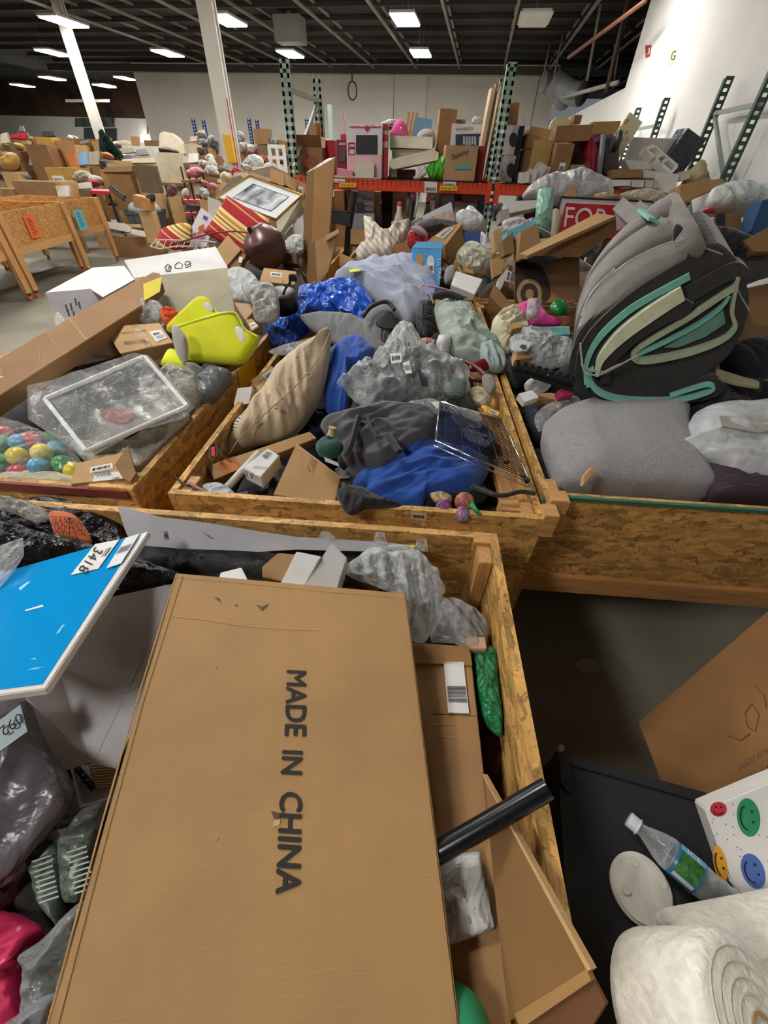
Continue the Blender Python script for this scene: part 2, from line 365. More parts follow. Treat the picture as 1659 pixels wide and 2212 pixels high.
def ub(name, label, cat, cx, yt, yb, wpx, Y, dep=.4, yaw=0, roll=0, mat=CARD, zb=None, group=None, tape=True, stick=False, opened=0, pitch=0, seed=None, fm=None, bev=.004):
    """an upright box standing at distance Y: yt/yb are its top and bottom rows, wpx its width in pixels"""
    pb = YP(cx, yb, Y); pt = YP(cx, yt, Y); s_ = (Y*_c+(CAMH-pb.z)*_s)/FPX
    w_ = wpx*s_; z0 = pb.z if zb is None else zb; h = max(.02, pt.z-z0)
    R = EUL(pitch, roll, yaw); c = V(((pb.x+pt.x)/2, Y+dep/2, z0+h/2))
    if zb is not None: c.x = pt.x
    seed = seed if seed is not None else int(cx*7+yt*3)
    def L(x, y, z): return c+R @ V((x*w_/2, y*dep/2, z*h/2))
    if not opened:
        o = MB().box(c, (w_, dep, h), R).build(name, mat, bevel=bev); tag(o, label, cat, group)
    else:
        mb = MB(); t = .006
        for i in (-1, 1):
            mb.box(c+R @ V((i*(w_/2-t/2), 0, 0)), (t, dep, h), R); mb.box(c+R @ V((0, i*(dep/2-t/2), 0)), (w_-2*t, t, h), R)
        mb.box(c+R @ V((0, 0, -h/2+t)), (w_, dep, t*2), R); o = mb.build(name, mat); tag(o, label, cat, group)
        rnd = random.Random(seed)
        for i, (ax, sg) in enumerate((('y', -1), ('y', 1), ('x', -1), ('x', 1))):
            if i >= opened: break
            a = radians(rnd.uniform(15, 75)); fl = min(w_, dep)*.45
            if ax == 'y': p0, p1, out = L(-1, sg, 1), L(1, sg, 1), R @ V((0, sg, 0))
            else: p0, p1, out = L(sg, -1, 1), L(sg, 1, 1), R @ V((sg, 0, 0))
            d = out*cos(a)*fl+R @ V((0, 0, 1))*sin(a)*fl
            MB().prism([p0, p1, p1+d, p0+d], (R @ V((0, 0, 1))).cross(p1-p0).normalized()*.004).build('flap', mat, o)
    front = [L(-1, -1, 1), L(1, -1, 1), L(1, -1, -1), L(-1, -1, -1)]; topq = [L(-1, 1, 1), L(1, 1, 1), L(1, -1, 1), L(-1, -1, 1)]
    if tape and not opened and mat in (CARD, CARD_D, CARD_L, CARD_P):
        strip_on(o, topq, .0, .42, 1, .58, TAPE)
    if stick: rr = random.Random(seed); a_ = rr.uniform(.1, .5); b_ = rr.uniform(.15, .5); sticker(o, sub_quad(front, a_, b_, a_+.35, b_+.28), seed=seed)
    if fm: fm(o, front, topq)
    return o
# ---------------- building: its own axes are turned 9.3 degrees ----------------
BY = radians(9.3); BU = V((cos(BY), -sin(BY), 0)); BV = V((sin(BY), cos(BY), 0)); ZU = V((0, 0, 1)); RB = RZ(-9.3)
def B_(u, v, z=0): return BU*u+BV*v+ZU*z
CEIL = 5.0
WALLM = M('#efeae0', 'paint', .8); WALLR = M('#efede8', 'paint', .8); DARKC = M('#2c2927', 'paint', .9); BEAMM = M('#8d857c', 'paint', .7)
struct(MB().box(B_(-14, 14, -.05), (62, 52, .1), RB).build('floor', M('#8d897a', 'concrete', .55)))
ceil = struct(MB().box(B_(-14, 14, CEIL+.05), (62, 52, .1), RB).build('ceiling', DARKC))
k = -13.0
while k < 9:
    MB().bar(B_(k, -8, CEIL-.3), B_(k, 35, CEIL-.3), .07, .05).bar(B_(k, -8, CEIL-.03), B_(k, 35, CEIL-.03), .07, .05).build('roof_joist', BEAMM, ceil)
    k += 1.9
k = 4.0
while k < 35:
    MB().bar(B_(-22, k, CEIL-.06), B_(9, k, CEIL-.06), .1, .1).build('purlin', M('#3a3531', 'paint', .8), ceil)
    k += 1.5
MB().bar(B_(-22, 26, CEIL-.35), B_(9, 26, CEIL-.35), .12, .25).build('girder', M('#4a4642', 'plain', .7), ceil)
wf = struct(MB().box(B_(-7.6+.0, 26.9, CEIL/2), (20.6, .3, CEIL), RB).build('wall_back', WALLM))
struct(MB().box(B_(6.0, 26.9, 1.6), (6.5, .3, 3.2), RB).build('wall_back_low', WALLR))
for u in (-4.6, .2, 1.9): MB().bar(B_(u, 26.73, .1), B_(u, 26.73, CEIL-.1), .03, .02, BU).build('panel_joint', M('#86837f'), wf)
MB().box(B_(-3.3, 26.7, CEIL/2), (.5, .12, CEIL), RB).build('pilaster', WALLM, wf)
wl = struct(MB().box(B_(-27, 35.2, 1.65), (40, .3, 3.3), RB).build('wall_left_back', WALLM))
wlu = struct(MB().box(B_(-27, 35.2, 4.15), (40, .3, 1.7), RB).build('wall_left_back_upper', M('#57402f', 'mottle', .9, c2='#2b1f19', f=.6)))
struct(MB().box(B_(-44, 14, CEIL/2), (.3, 52, CEIL), RB).build('wall_left', WALLM))
struct(MB().box(B_(-17.9, 31, CEIL/2), (.3, 8.3, CEIL), RB).build('wall_side_return', WALLM)) if False else None
wr = struct(MB().box(B_(2.85+.15, 2.8, CEIL/2), (.3, 21.6, CEIL), RB).build('wall_right', WALLR))
struct(MB().box(B_(3.0, 20.2, 1.5), (.3, 13.2, 3.0), RB).build('wall_right_low', WALLR))
struct(MB().box(B_(9, 20, CEIL/2), (.3, 14, CEIL), RB).build('wall_right_far', M('#4b4744', 'paint')))
struct(MB().box(B_(-8, -9, CEIL/2), (50, .3, CEIL), RB).build('wall_front', WALLM))
# shutters, doors in the far left wall
def on_wall(px, py): r = ray(px, py); t = (35.0-0)/(r.dot(BV)); return CAM+r*t
def wallrect(name, x0, y0, x1, y1, mat, v=35.0, th=.05, structure=True, label=None, cat=None):
    def q(px, py): r = ray(px, py); return CAM+r*(v/r.dot(BV))
    o = MB().prism([q(x0, y0), q(x1, y0), q(x1, y1), q(x0, y1)], -BV*th).build(name, mat)
    if structure: struct(o)
    if label: tag(o, label, cat)
    return o
SHUT = M('#5e6463', 'grid', .5, f=2, c2='#3f4544'); 
w1 = wallrect('window_1', 163, 255, 209, 273, SHUT); w2 = wallrect('window_2', 213, 255, 247, 274, SHUT)
wallrect('door_1', 182, 276, 212, 305, M('#454a4b', 'plain', .5)); wallrect('door_2', 214, 277, 252, 306, M('#3b3f40', 'plain', .5))
wallrect('exit_light', 305, 291, 323, 307, M('#e8f2ff', 'emit', .5, e=3), 34.6, label='small bright window in a dark frame at the far left wall', cat='window')
bpy.data.objects['exit_light'].name = 'window_3'
wallrect('trim_1', 318, 251, 321, 306, M('#7c3b36'), 34.8); 
for x, y in ((0, 251), (160, 253)): pass
tag(wallrect('metal_sign', 144, 215, 237, 221, M('#b9b5a6'), 30, .1, False), 'long pale unlit strip light hanging before the brown upper wall', 'light')
for i, x in enumerate((22, 55, 155, 215)):
    q = lambda py: CAM+ray(x, py)*(34.5/ray(x, py).dot(BV))
# columns
YEL = M('#e0b020', 'plain', .5)
def column(x, y, wd, n, lbl):
    c = V((x, y, 0)); o = MB().box(c+ZU*(CEIL/2), (wd, .04, CEIL), RB).box(c+ZU*(CEIL/2)+BV*.12, (wd, .04, CEIL), RB).box(c+ZU*(CEIL/2)+BV*.06, (wd*.3, .1, CEIL), RB).build('column', M('#d6d2c8', 'paint', .6))
    tag(o, lbl, 'column'); return o
c1 = column(-3.5, 11.2, .3, 1, 'cream steel column with a yellow box, nearer of the two columns')
q = YP(497, 322, 11.1); MB().box(q, (.16, .1, .42), EUL(0, 0, -9)).build('yellow_box', YEL, c1)
q = YP(499, 345, 11.1); MB().tube([q+V((.14, -.05, .9)), q+V((.14, -.05, -.4))], .012, 6).build('conduit', M('#a33'[:1]+'aa3333'), c1)
column(-9.9, 18.0, .3, 2, 'cream steel column far left beside the dark artificial tree')
column(-18.6, 33.5, .25, 3, 'thin grey post against the far left wall')
# ceiling fixtures
LM = M('#ffffff', 'emit', .5, e=LAMP); LMN = M('#fffffe', 'emit', .5, e=LAMP*.68); HOUS = M('#c9c7c2', 'plain', .5)
WORDS2 = {0: 'leftmost ceiling light of the front row, above the brown pile', 1: 'ceiling light just right of the near column', 2: 'ceiling light of the front row above the play kitchen box',
 4: 'ceiling light of the second row at far left', 5: 'ceiling light of the second row left of the near column', 6: 'ceiling light of the second row above the green rack post', 7: 'ceiling light of the second row nearest the far grey wall joint',
 8: 'small far ceiling light above the thin strip lamp', 9: 'small far ceiling light touching the grey wall corner', 10: 'farthest ceiling light at the left picture edge', 11: 'small far ceiling light right of the far column'}
for i, (x, y, lit) in enumerate(LAMPS):
    c = V((x, y, LAMP_HI.get(i, LAMP_Z)))
    if not lit:
        t = thing('ceiling_light', 'unlit white boxed ceiling light near the right wall' if y > 13 else 'unlit boxed ceiling light overhead out of view', 'light', c, 'ceiling lights' if y > 13 else 'unlit lights out of view')
        MB().box(c, (.75, 1.15, .12), RB).build('housing', M('#e4e2dc', 'plain', .4), t, bevel=.04); MB().bar(c+ZU*.06, V((x, y, CEIL)), .02, .02).build('hanger', BEAMM, t); continue
    t = thing('ceiling_light', WORDS2.get(i, 'bright high bay light overhead out of view'), 'light', c, 'ceiling lights' if i in WORDS2 else 'overhead lights out of view')
    MB().box(c+ZU*.04, (.62, 1.22, .05), RB).build('housing', HOUS, t)
    for k in range(6): MB().box(c+RB @ V((-.25+k*.1, 0, 0)), (.075, 1.16, .03), RB).build('lamp_tube', LM if y > 13.5 else LMN, t)
    for s_ in (-1, 1): MB().tube([c+RB @ V((0, s_*.5, .06)), c+RB @ V((0, s_*.5, CEIL-LAMP_Z))], .006, 5).build('hanger', BEAMM, t)
tag(MB().box(V((-3.45, 19.2, 4.6)), (.85, .6, .55), RB).box(V((-3.45, 19.2, 4.93)), (.1, .1, .12), RB).build('unit_heater', M('#8d8a84', 'paint', .6)), 'grey box heater hung under the dark ceiling', 'heater')
# ducts, pipes near the far right corner
DU = M('#8a8c8c', 'plain', .3)
def duct(pts, r, lb):
    p = smooth_path(pts, 10); tag(MB().tube(p, [r*(1+.06*(i % 2)) for i in range(len(p))], 14).bar(p[0], V((p[0].x, p[0].y, CEIL-.03)), .05, .05, V((1, 0, 0))).build('duct', DU, smooth=True), lb, 'duct')
duct([YP(1172, 176, 22), YP(1192, 182, 22), YP(1210, 203, 21.5), YP(1218, 215, 21)], .3, 'ribbed silver duct curving down at the far right corner, left one')
duct([YP(1196, 170, 20.6), YP(1215, 184, 20.5), YP(1236, 200, 20), YP(1258, 203, 19.6)], .3, 'ribbed silver duct bending towards the right wall, right one')
for i, (a, b, r, mt, lb) in enumerate([((1228, 124, 14.5), (1394, 2, 11), .035, M('#7b4a36'), 'rusty brown pipe slanting below the ceiling at right'),
      ((1300, 0, 17), (1268, 175, 17), .04, M('#8a8782'), 'thin grey pipe dropping from the ceiling beside the ducts'),
      ((1345, 50, 15.5), (1310, 200, 15.5), .06, M('#5b4a3c'), 'brown vertical pipe close to the right wall edge'),
      ((1340, 90, 16.5), (1325, 190, 16.5), .03, M('#77736d'), 'slim grey pipe behind the brown vertical pipe'),
      ((1215, 210, 20), (1335, 178, 15), .05, M('#b4b1aa'), 'white conduit running along the low wall top')]):
    pa = YP(a[0], a[1], a[2]); o = MB().tube(([V((pa.x, pa.y, CEIL-.02))] if i in (1, 2, 3) else [])+[pa, YP(b[0], b[1], b[2])], r, 8).build('pipe', mt, smooth=True); tag(o, lb, 'pipe')
# wall marks
def rwall(px, py): r = ray(px, py); return CAM+r*((2.85)/r.dot(BU))+BU*-.004
o = MB().prism([rwall(1394, 98), rwall(1408, 97), rwall(1404, 122), rwall(1395, 126)], BU*.003).build('wall_notice', M('#b3232f')); tag(o, 'small red marker plate high on the right wall', 'sign')
text('J', rwall(1398, 118), rwall(1404, 117), rwall(1399, 104), PAPER, o, .004)
o = MB().prism([rwall(1448, 108), rwall(1466, 104), rwall(1452, 140), rwall(1440, 145)], BU*.003).build('wall_letter', M('#cfc9a8')); tag(o, 'yellowed patch with letter G high on the right wall', 'sign')
text('G', rwall(1449, 131), rwall(1458, 129), rwall(1453, 111), INK, o, .004)
cp = [B_(.35, 26.55, 4.9), B_(.35, 26.5, 4.5)]+[B_(.35+.16*sin(a*pi/6), 26.5, 4.28+.22*cos(a*pi/6)) for a in range(13)]
MBc = YP(760, 132, 26.3); o = MB().tube([MBc, MBc+ZU*-.6]+[MBc+V((.2*sin(a*pi/6), 0, -.9+.3*cos(a*pi/6))) for a in range(13)], .03, 6).build('cable_coil', M('#44423f')); tag(o, 'dark coiled cable hanging at the top of the far wall', 'cable')

# ---------------- timber bins on legs: axes turned 3 degrees ----------------
GY = radians(3.0); GU = V((cos(GY), -sin(GY), 0)); GV = V((sin(GY), cos(GY), 0)); RG = RZ(-3.0)
RAIL = .88
def G_(u, v, z=0): return GU*u+GV*v+ZU*z
def bin_(label, u0, u1, v0, v1, zt=RAIL, zb=.5, th=.022, side=OSB, edge=None, posts=True, legs=True, dark=False, group='wooden bins', cap=()):
    t = thing('wooden_bin', label, 'bin', G_((u0+u1)/2, (v0+v1)/2), group)
    um, vm = (u0+u1)/2, (v0+v1)/2; zc = (zt+zb)/2; h = zt-zb
    for uu, vv, sx, sy in ((u0+th/2, vm, th, v1-v0), (u1-th/2, vm, th, v1-v0), (um, v0+th/2, u1-u0-2*th, th), (um, v1-th/2, u1-u0-2*th, th)):
        MB().box(G_(uu, vv, zc), (sx, sy, h), RG).build('side_panel', M('#c79a58', 'osb', st=(3, 1, 3)) if sx < sy else M('#c79a58', 'osb', st=(1, 3, 3)), t)
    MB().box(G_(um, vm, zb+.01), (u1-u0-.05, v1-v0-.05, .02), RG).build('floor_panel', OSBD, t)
    for vv, sgn in ((v0, -1), (v1, 1)):
        MB().box(G_(um, vv+sgn*.0, zb-.045), (u1-u0, .04, .09), RG).build('bottom_rail', PINE, t, bevel=.002)
    for uu in (u0+.02, u1-.02): MB().box(G_(uu, vm, zb-.045), (.038, v1-v0-.06, .09), RG).build('bottom_rail', PINEY, t, bevel=.002)
    for uu, vv in ((u0+th+.02, v0+th+.045), (u1-th-.02, v0+th+.045), (u0+th+.02, v1-th-.045), (u1-th-.02, v1-th-.045)):
        MB().box(G_(uu, vv, (zt-.01)/2+.04), (.038, .088, zt-.09), RG).build('leg', PINEX, t, bevel=.002)
    for (a, b, c, d, m_) in cap: MB().box(G_(a, b, zt-.004+c), (d[0], d[1], d[2]), RG).build('corner_block', m_, t, bevel=.002)
    return t
NB = bin_('front wooden bin under the big brown carton', -1.3, .29, -1.5, .862, cap=[(.245, .84, -.02, (.05, .045, .05), PINE)])
CB = bin_('middle wooden bin holding blue tarps and the beige pillow', -.745, .45, .94, 3.4, cap=[(.466, .965, -.022, (.045, .06, .09), PINE)])
LB = bin_('left wooden bin with the ball bag and shrink-wrapped crate', -2.12, -.865, .94, 3.5, cap=[(-.93, .965, -.03, (.15, .06, .09), OSBL)])
RBN = bin_('right wooden bin with the foam roll and grey pouf', .475, 1.9, 1.06, 3.45, cap=[(.505, 1.03, -.03, (.06, .06, .12), PINE)])
GRN = M('#2e6b55', 'plain', .7)
MB().box(G_(1.19, 1.055, RAIL), (1.42, .012, .012), RG).build('green_paint_edge', GRN, RBN)
MB().box(G_(.475, 1.05, RAIL-.06), (.01, .02, .12), RG).build('green_paint_edge', GRN, RBN)
MB().box(G_(-1.4, .935, RAIL-.012), (1.05, .012, .03), RG).build('red_paint_edge', M('#7d3a30', 'plain', .6), LB)
C2 = bin_('wooden bin behind the middle one with the cardboard slabs', -.745, .45, 3.5, 5.85)
L2 = bin_('wooden bin behind the left one with the brown vase', -2.12, -.865, 3.6, 5.7)
R2 = bin_('wooden bin behind the right one near the sale sign', .475, 1.9, 3.55, 5.7)
R3 = bin_('wooden bin at the right picture edge', 1.97, 2.68, 1.9, 4.1)
SHADE_BIN = bin_('added unseen wooden bin right of the black table, shading the aisle', 1.28, 2.5, -1.4, .55)  # extra bin out of view, added to keep light off the aisle floor
# horizontal inner plank in the middle bin's right front corner
q = Pl(1110, 980, z=.8); 
# left table bins
def tbin(label, u0, u1, v0, v1, zt, zb, legs):
    t = bin_(label, u0, u1, v0, v1, zt, zb)
    return t
OSB2 = M('#c08a48', 'osb')
def table_bin(label, P0, P1, P2, zt, zb):      # P0,P1: near side ends on the ground; P2: across
    t = thing('wooden_bin', label, 'bin', (P0+P1)/2, 'wooden bins'); a = (P1-P0).normalized(); x = (P2-P0).normalized(); w_ = (P2-P0).length; L = (P1-P0).length
    for o_, d in ((P0, P1), (P0+x*w_, P1+x*w_), (P0, P0+x*w_), (P1, P1+x*w_)):
        MB().bar(o_+ZU*(zt+zb)/2, d+ZU*(zt+zb)/2, .022, zt-zb).build('side_panel', OSB2, t); MB().bar(o_+ZU*(zb-.05), d+ZU*(zb-.05), .045, .1).build('bottom_rail', PINE, t)
    MB().prism([P0+ZU*zb, P1+ZU*zb, P1+x*w_+ZU*zb, P0+x*w_+ZU*zb], ZU*.02).build('floor_panel', OSBD, t)
    for k in (0, 1):
        for s_ in (0, 1):
            p = P0+a*L*k+x*w_*s_-x*.03*(1-2*s_)+a*.04*(1-2*k); g = MB().box(p+ZU*(zt/2+.05), (.06, .1, zt-.1), RG).build('leg', PINEX, t, bevel=.003)
            MB().lathe([(.03, -.012), (.038, -.01), (.038, .01), (.03, .012)], p+ZU*.045, GU, 14).build('caster', M('#c8553a', 'plain', .5), t); MB().box(p+ZU*.085, (.03, .03, .05), RG).build('caster_fork', BLACK, t)
    return t
A0 = ZP(75, 645, 0); A1 = ZP(172, 592, 0); A2 = ZP(255, 565, 0); a_ = (A2-A0).normalized(); x_ = V((-a_.y, a_.x, 0))
tb1 = table_bin('empty wooden table bin with the orange notice', A0-a_*.0, A0+a_*(A1-A0).length, A0+x_*1.25, 1.02, .62)
tb0 = table_bin('empty wooden table bin cut by the left picture edge', A0-a_*2.5, A0-a_*.08, A0-a_*2.5+x_*1.25, 1.02, .62)
tb2 = table_bin('empty wooden table bin with the light blue notice', A1+a_*.06, A2, A1+a_*.06+x_*1.25, 1.02, .62)
def sideq(L, o0, off=-.014): # plane of the bins' right faces
    n = a_.cross(ZU); p = A0+n*.03; out = []
    for x, y in L:
        r = ray(x, y); out.append(CAM+r*((p-CAM).dot(n)/r.dot(n)))
    return out
for (L, col, par, nm) in (([(49, 467), (71, 464), (92, 512), (70, 516)], '#e8672a', tb1, 'orange_notice'), ([(158, 455), (175, 453), (191, 494), (174, 498)], '#58b4c6', tb2, 'blue_notice')):
    q = sideq(L, par); o = MB().prism(q, a_.cross(ZU)*-.002).build(nm, M(col, 'plain', .7), par); mb = MB(); n = polyn(q)
    for k in range(9):
        s1 = sub_quad(q, .2, .12+k*.085, .2+.6*(.6+.4*((k*7) % 5)/5), .145+k*.085); mb.quad(*[p+n*.003 for p in s1])
    mb.build('print_lines', INK, o)

# ---------------- pallet racking ----------------
def upright(par, base, h, mat=GREEN_RACK, holes=True, d1=None, wd=.09, name='upright'):
    d1 = d1 or V((1, 0, 0)); d2 = ZU.cross(d1); mb = MB(); a = base
    for s_ in (-1, 1): mb.box(a+ZU*h/2+d1*s_*(wd/2)+d2*.03, (.004, .06, h), RD(d1))
    # front face: three strips and rungs, leaving real punched slots
    for s_ in (-1, 1): mb.box(a+ZU*h/2+d1*s_*(wd/2-.012), (.024, .004, h), RD(d1))
    z = .03
    while z < h: mb.box(a+ZU*z, (wd, .004, .035), RD(d1)); z += .065
    return mb.build(name, mat, par)
def RD(d1): return Matrix.Rotation(atan2(d1.y, d1.x), 3, 'Z')
def frame(label, p, q, h, mat=GREEN_RACK, group='pallet racks', d1=None, t=None):
    t = t or thing('pallet_rack', label, 'rack', p, group); d1 = d1 or V((1, 0, 0))
    for b in (p, q): upright(t, b, h, mat, d1=d1); MB().box(b+ZU*.005, (.13, .13, .01)).build('foot_plate', mat, t)
    z = .35; k = 0
    while z < h-.2:
        MB().bar(p+ZU*z, q+ZU*z, .03, .04).build('cross_brace', M('#8d9a8e', 'plain', .5), t)
        if k == 0 and z+.6 < h: MB().bar(p+ZU*z, q+ZU*(z+.6), .03, .035).build('diagonal_brace', M('#8d9a8e', 'plain', .5), t)
        z += .62
    return t
BZ = 1.46; RX0, RX1, RX2 = -1.17, 1.13, 3.42; RY = 6.0
RK = thing('pallet_rack', 'green and orange pallet rack carrying the play kitchen box', 'rack', V((RX0, RY, 0)), 'pallet racks')
FL = frame(None, V((RX0, RY, 0)), V((RX0+.18, RY+1.0, 0)), 2.42, t=RK)
FM = frame(None, V((RX1, RY, 0)), V((RX1+.12, RY+1.0, 0)), 2.44, t=RK)
FR = frame(None, V((RX2, RY, 0)), V((RX2+.12, RY+1.0, 0)), 1.4, t=RK)
def shelf(label, x0, x1, z, y=RY):
    t = RK
    for dy in (0, 1.0):
        MB().bar(V((x0, y-.03+dy, z-.05)), V((x1, y-.03+dy, z-.05)), .045, .1).build('shelf_beam', ORANGE, t, bevel=.004)
        for x in (x0+.0, x1-.0): MB().box(V((x, y-.055+dy, z-.08)), (.06, .012, .2)).build('beam_bracket', ORANGE, t)
    mb = MB(); n = int((x1-x0)/.055)
    for i in range(n+1): x = x0+.03+(x1-x0-.06)*i/n; mb.tube([V((x, y-.065, z-.05)), V((x, y-.065, z+.01)), V((x, y+1.0, z+.01))], .0025, 4)
    for k in range(9): mb.tube([V((x0+.03, y-.068+k*.13, z+.008)), V((x1-.03, y-.068+k*.13, z+.008))], .003, 4)
    o = mb.build('wire_deck', M('#4a4845', 'metal', .5), t); o['kind'] = 'stuff'
    return t
SH1 = shelf('orange shelf beams with wire deck under the play kitchen box', RX0+.05, RX1-.05, BZ+.05)
SH2 = shelf('orange shelf beams with wire deck of the right bay', RX1+.05, RX2-.05, BZ+.05)
SHL = shelf('low orange shelf behind the black chair', RX0+.05, RX1-.05, .55); SHR = shelf('low orange shelf behind the sale sign', RX1+.05, RX2-.05, .55)
for (x0, x1, c_, s_, par) in ((733, 769, '#e3c12c', 'A10-62-P2', SH1), (950, 988, '#e3c12c', 'A10-62-P1', SH1)):
    pl = Pl(x0, 400, y=RY-.075, t=90); y0 = 394 if x0 < 800 else 401
    q = pl.pts([(x0, y0), (x1, y0+1), (x1, y0+11), (x0, y0+10)]); o = sticker(par, q, M(c_), 'shelf_tag', bars=False)
    u = polyn(q); text(s_, sub_quad(q, .08, .2, .92, .8)[3], sub_quad(q, .08, .2, .92, .8)[2], sub_quad(q, .08, .2, .92, .8)[0], INK, o, .003)
for x0, x1, y0, y1 in ((917, 944, 392, 415), (957, 985, 392, 400), (700, 720, 388, 404), (722, 745, 386, 394)):
    pl = Pl(x0, 400, y=RY-.072, t=90); sticker(SH1, pl.pts([(x0, y0), (x1, y0+1), (x1, y1+1), (x0, y1)]), M('#d9d4cf'), 'shelf_tag', seed=x0, box=(.1, .55, .9, .9))
# racking against the right wall: frames stand along it
DKG = M('#3f5347', 'plain', .5)
for (p1_, p2_, lb) in (((1659, 190), (1577, 168), 'dark green rack frame nearest against the right wall'), ((1446, 200), (1387, 214), 'small dark green rack frame farther along the right wall')):
    def at_(p): r = ray(*p); t = 2.68/r.dot(BU); return V((CAM+r*t).to_tuple()[:2]+(0,))
    frame(lb, at_(p1_), at_(p2_), 2.5, DKG, d1=BU)
# blue racking at the far wall
BLU = M('#2f4a86', 'plain', .5)
for (xa, xb, yt, yy, lb) in ((416, 438, 256, 15, 'blue rack frame left of the near column'), (537, 554, 256, 15.4, 'blue rack frame right of the near column'), (662, 672, 257, 15.8, 'blue rack frame behind the green rack post')):
    a = YP(xa, yt, yy); b = YP(xb, yt+1, yy+.4); h = a.z; a.z = 0; b.z = 0; frame(lb, a, b, h, BLU)
t = thing('shelf', 'dark red far shelf left of the green rack post', 'shelf', YP(580, 328, 15.5)); MB().bar(YP(520, 327, 15.2), YP(625, 332, 15.2), .05, .12).build('shelf_beam', M('#8c2424'), t); MB().bar(YP(520, 324, 16.2), YP(625, 329, 16.2), .05, .12).build('shelf_beam', M('#8c2424'), t)
# ================= front bin =================
def cloth(c, **k): return M(c, 'cloth', .85, **k)
def film(name, label, cat, pts, up, dn, mat=CLEAR, **k):
    k.setdefault('fold', up*.35); k.setdefault('fs', 14); return blob(name, label, cat, pts, up, dn, mat, **k)
def HZ(L, z, t=0, az=0):
    cx = sum(p[0] for p in L)/len(L); cy = sum(p[1] for p in L)/len(L); return Pl(cx, cy, z=z, t=t, az=az).pts(L)

# big carton lying over the bin
a, b, c = DP(380, 1237, .95), DP(877, 1280, .95), DP(330, 2212, .51); pA = P3(a, b, c)
big = pA.pts([(380, 1237), (877, 1281), (1010, 2350), (62, 2350)])
o = slab('carton', 'huge brown carton printed MADE IN CHINA lying over the front bin', 'box', big, .05, M('#a98354', 'card'), bevel=.003)
PRN = M('#2b2621', 'plain', .8)
for s_, a_, b_, c_ in (('MADE', (621, 1449), (616, 1589), (661, 1451)), ('IN', (611, 1622), (608, 1671), (653, 1624)), ('CHINA', (606, 1711), (596, 1930), (652, 1714))): text(s_, pA(*a_), pA(*b_), pA(*c_), PRN, o, bold=.0013)
def dent(L, par, pl, up=.0, mat=None, name='tear'):
    q = pl.pts(L); return MB().prism([p+pl.n*.0015 for p in q], -pl.n*.001).build(name, mat or M('#5b4128'), par)
dent([(463, 1290), (475, 1293), (478, 1303), (471, 1297)], o, pA); dent([(553, 1306), (566, 1311), (580, 1305), (566, 1320)], o, pA); dent([(507, 1307), (513, 1306), (511, 1311)], o, pA)
dent([(586, 1752), (606, 1757), (612, 1752), (603, 1770), (592, 1768)], o, pA); dent([(592, 1773), (606, 1769), (604, 1781), (590, 1787)], o, pA, mat=M('#c9a97a'))
def crease(par, pl, L, w=.0025, h=.0025, mat=None):
    p = [pl(*q)+pl.n*.0002 for q in L]; mb = MB().tube(smooth_path(p, 4), [w*.3]+[w]*(len(p)*4-5)+[w*.3, w*.3][:2], 6) if False else MB().tube(p, w, 5); return mb.build('crease', mat or M('#b8925f', 'card'), par)
crease(o, pA, [(357, 1331), (450, 1340), (520, 1352), (640, 1361), (700, 1362)], .0012); crease(o, pA, [(384, 1247), (550, 1262), (700, 1278), (874, 1292)], .001)
crease(o, pA, [(470, 1436), (466, 1446)], .0012); crease(o, pA, [(474, 1806), (466, 1816)], .0012)
crease(o, pA, [(381, 1240), (300, 1500), (220, 1780), (80, 2300)], .0015, mat=M('#bf9a66', 'card')); crease(o, pA, [(395, 1246), (312, 1510), (236, 1790), (104, 2300)], .001, mat=M('#92703f', 'card'))
fl = pA.off(-.022)
MB().prism([fl(358, 1237)+V((0, 0, -.01)), fl(380, 1237), fl(62, 2350), fl(42, 2350)+V((0, 0, -.01))], -ZU*.004).build('side_flap', M('#b08a58', 'card'), o) if False else None

# second carton with the barcode label
pB = P3(ZP(890, 1388, .79), ZP(1018, 1398, .795), ZP(1100, 2212, .785))
q2 = pB.pts([(790, 1382), (1015, 1398), (1118, 2330), (700, 2330)])
o = slab('carton', 'brown carton with long barcode label half under the huge carton', 'box', q2, .05, M('#a37c50', 'card'))
MB().prism([p+pB.n*.006 for p in pB.pts([(800, 1383), (1013, 1399), (1020, 1440), (806, 1432)])], -pB.n*.005).build('folded_edge', M('#9a6f40', 'card'), o, bevel=.001)
sticker(o, pB.off(.003).pts([(958, 1431), (1001, 1431), (1013, 1542), (968, 1541)]), seed=5, n=24, vert=True, box=(.5, .06, .82, .96), lift=.003)
crease(o, pB, [(932, 1541), (1030, 1546)], .001, mat=M('#8a663c', 'card')); crease(o, pB, [(925, 1566), (1034, 1568)], .0008); crease(o, pB, [(940, 1590), (1038, 1602)], .0008)
# third open carton crossing the right rail
pC = P3(ZP(1046, 1680, .86), ZP(1278, 2095, .945), ZP(1100, 2200, .80))
q3 = pC.pts([(1046, 1680), (1278, 2095), (1122, 2196), (1098, 2206), (1075, 2000), (1055, 1790)])
t3 = MB().prism(q3, -pC.n*.006).build('carton', M('#876338', 'card'), bevel=.001); tag(t3, 'dark open carton flattened over the bin rail beside the ottoman', 'box')
MB().prism([p+pC.n*.004 for p in pC.pts([(1046, 1672), (1050, 1684), (1273, 2098), (1281, 2092)])], -pC.n*.012).build('carton_edge', CARD_L, t3)
MB().prism([p+pC.n*.005 for p in pC.pts([(1118, 2188), (1272, 2092), (1282, 2117), (1128, 2222)])], -pC.n*.01).build('folded_edge', M('#a8814e', 'card'), t3)
n_ = pC.pts([(1128, 2222), (1282, 2117), (1308, 2168), (1270, 2230), (1140, 2290)]); MB().prism([p for p in n_], -pC.n*.006).build('flap', M('#6b4526', 'card'), t3)
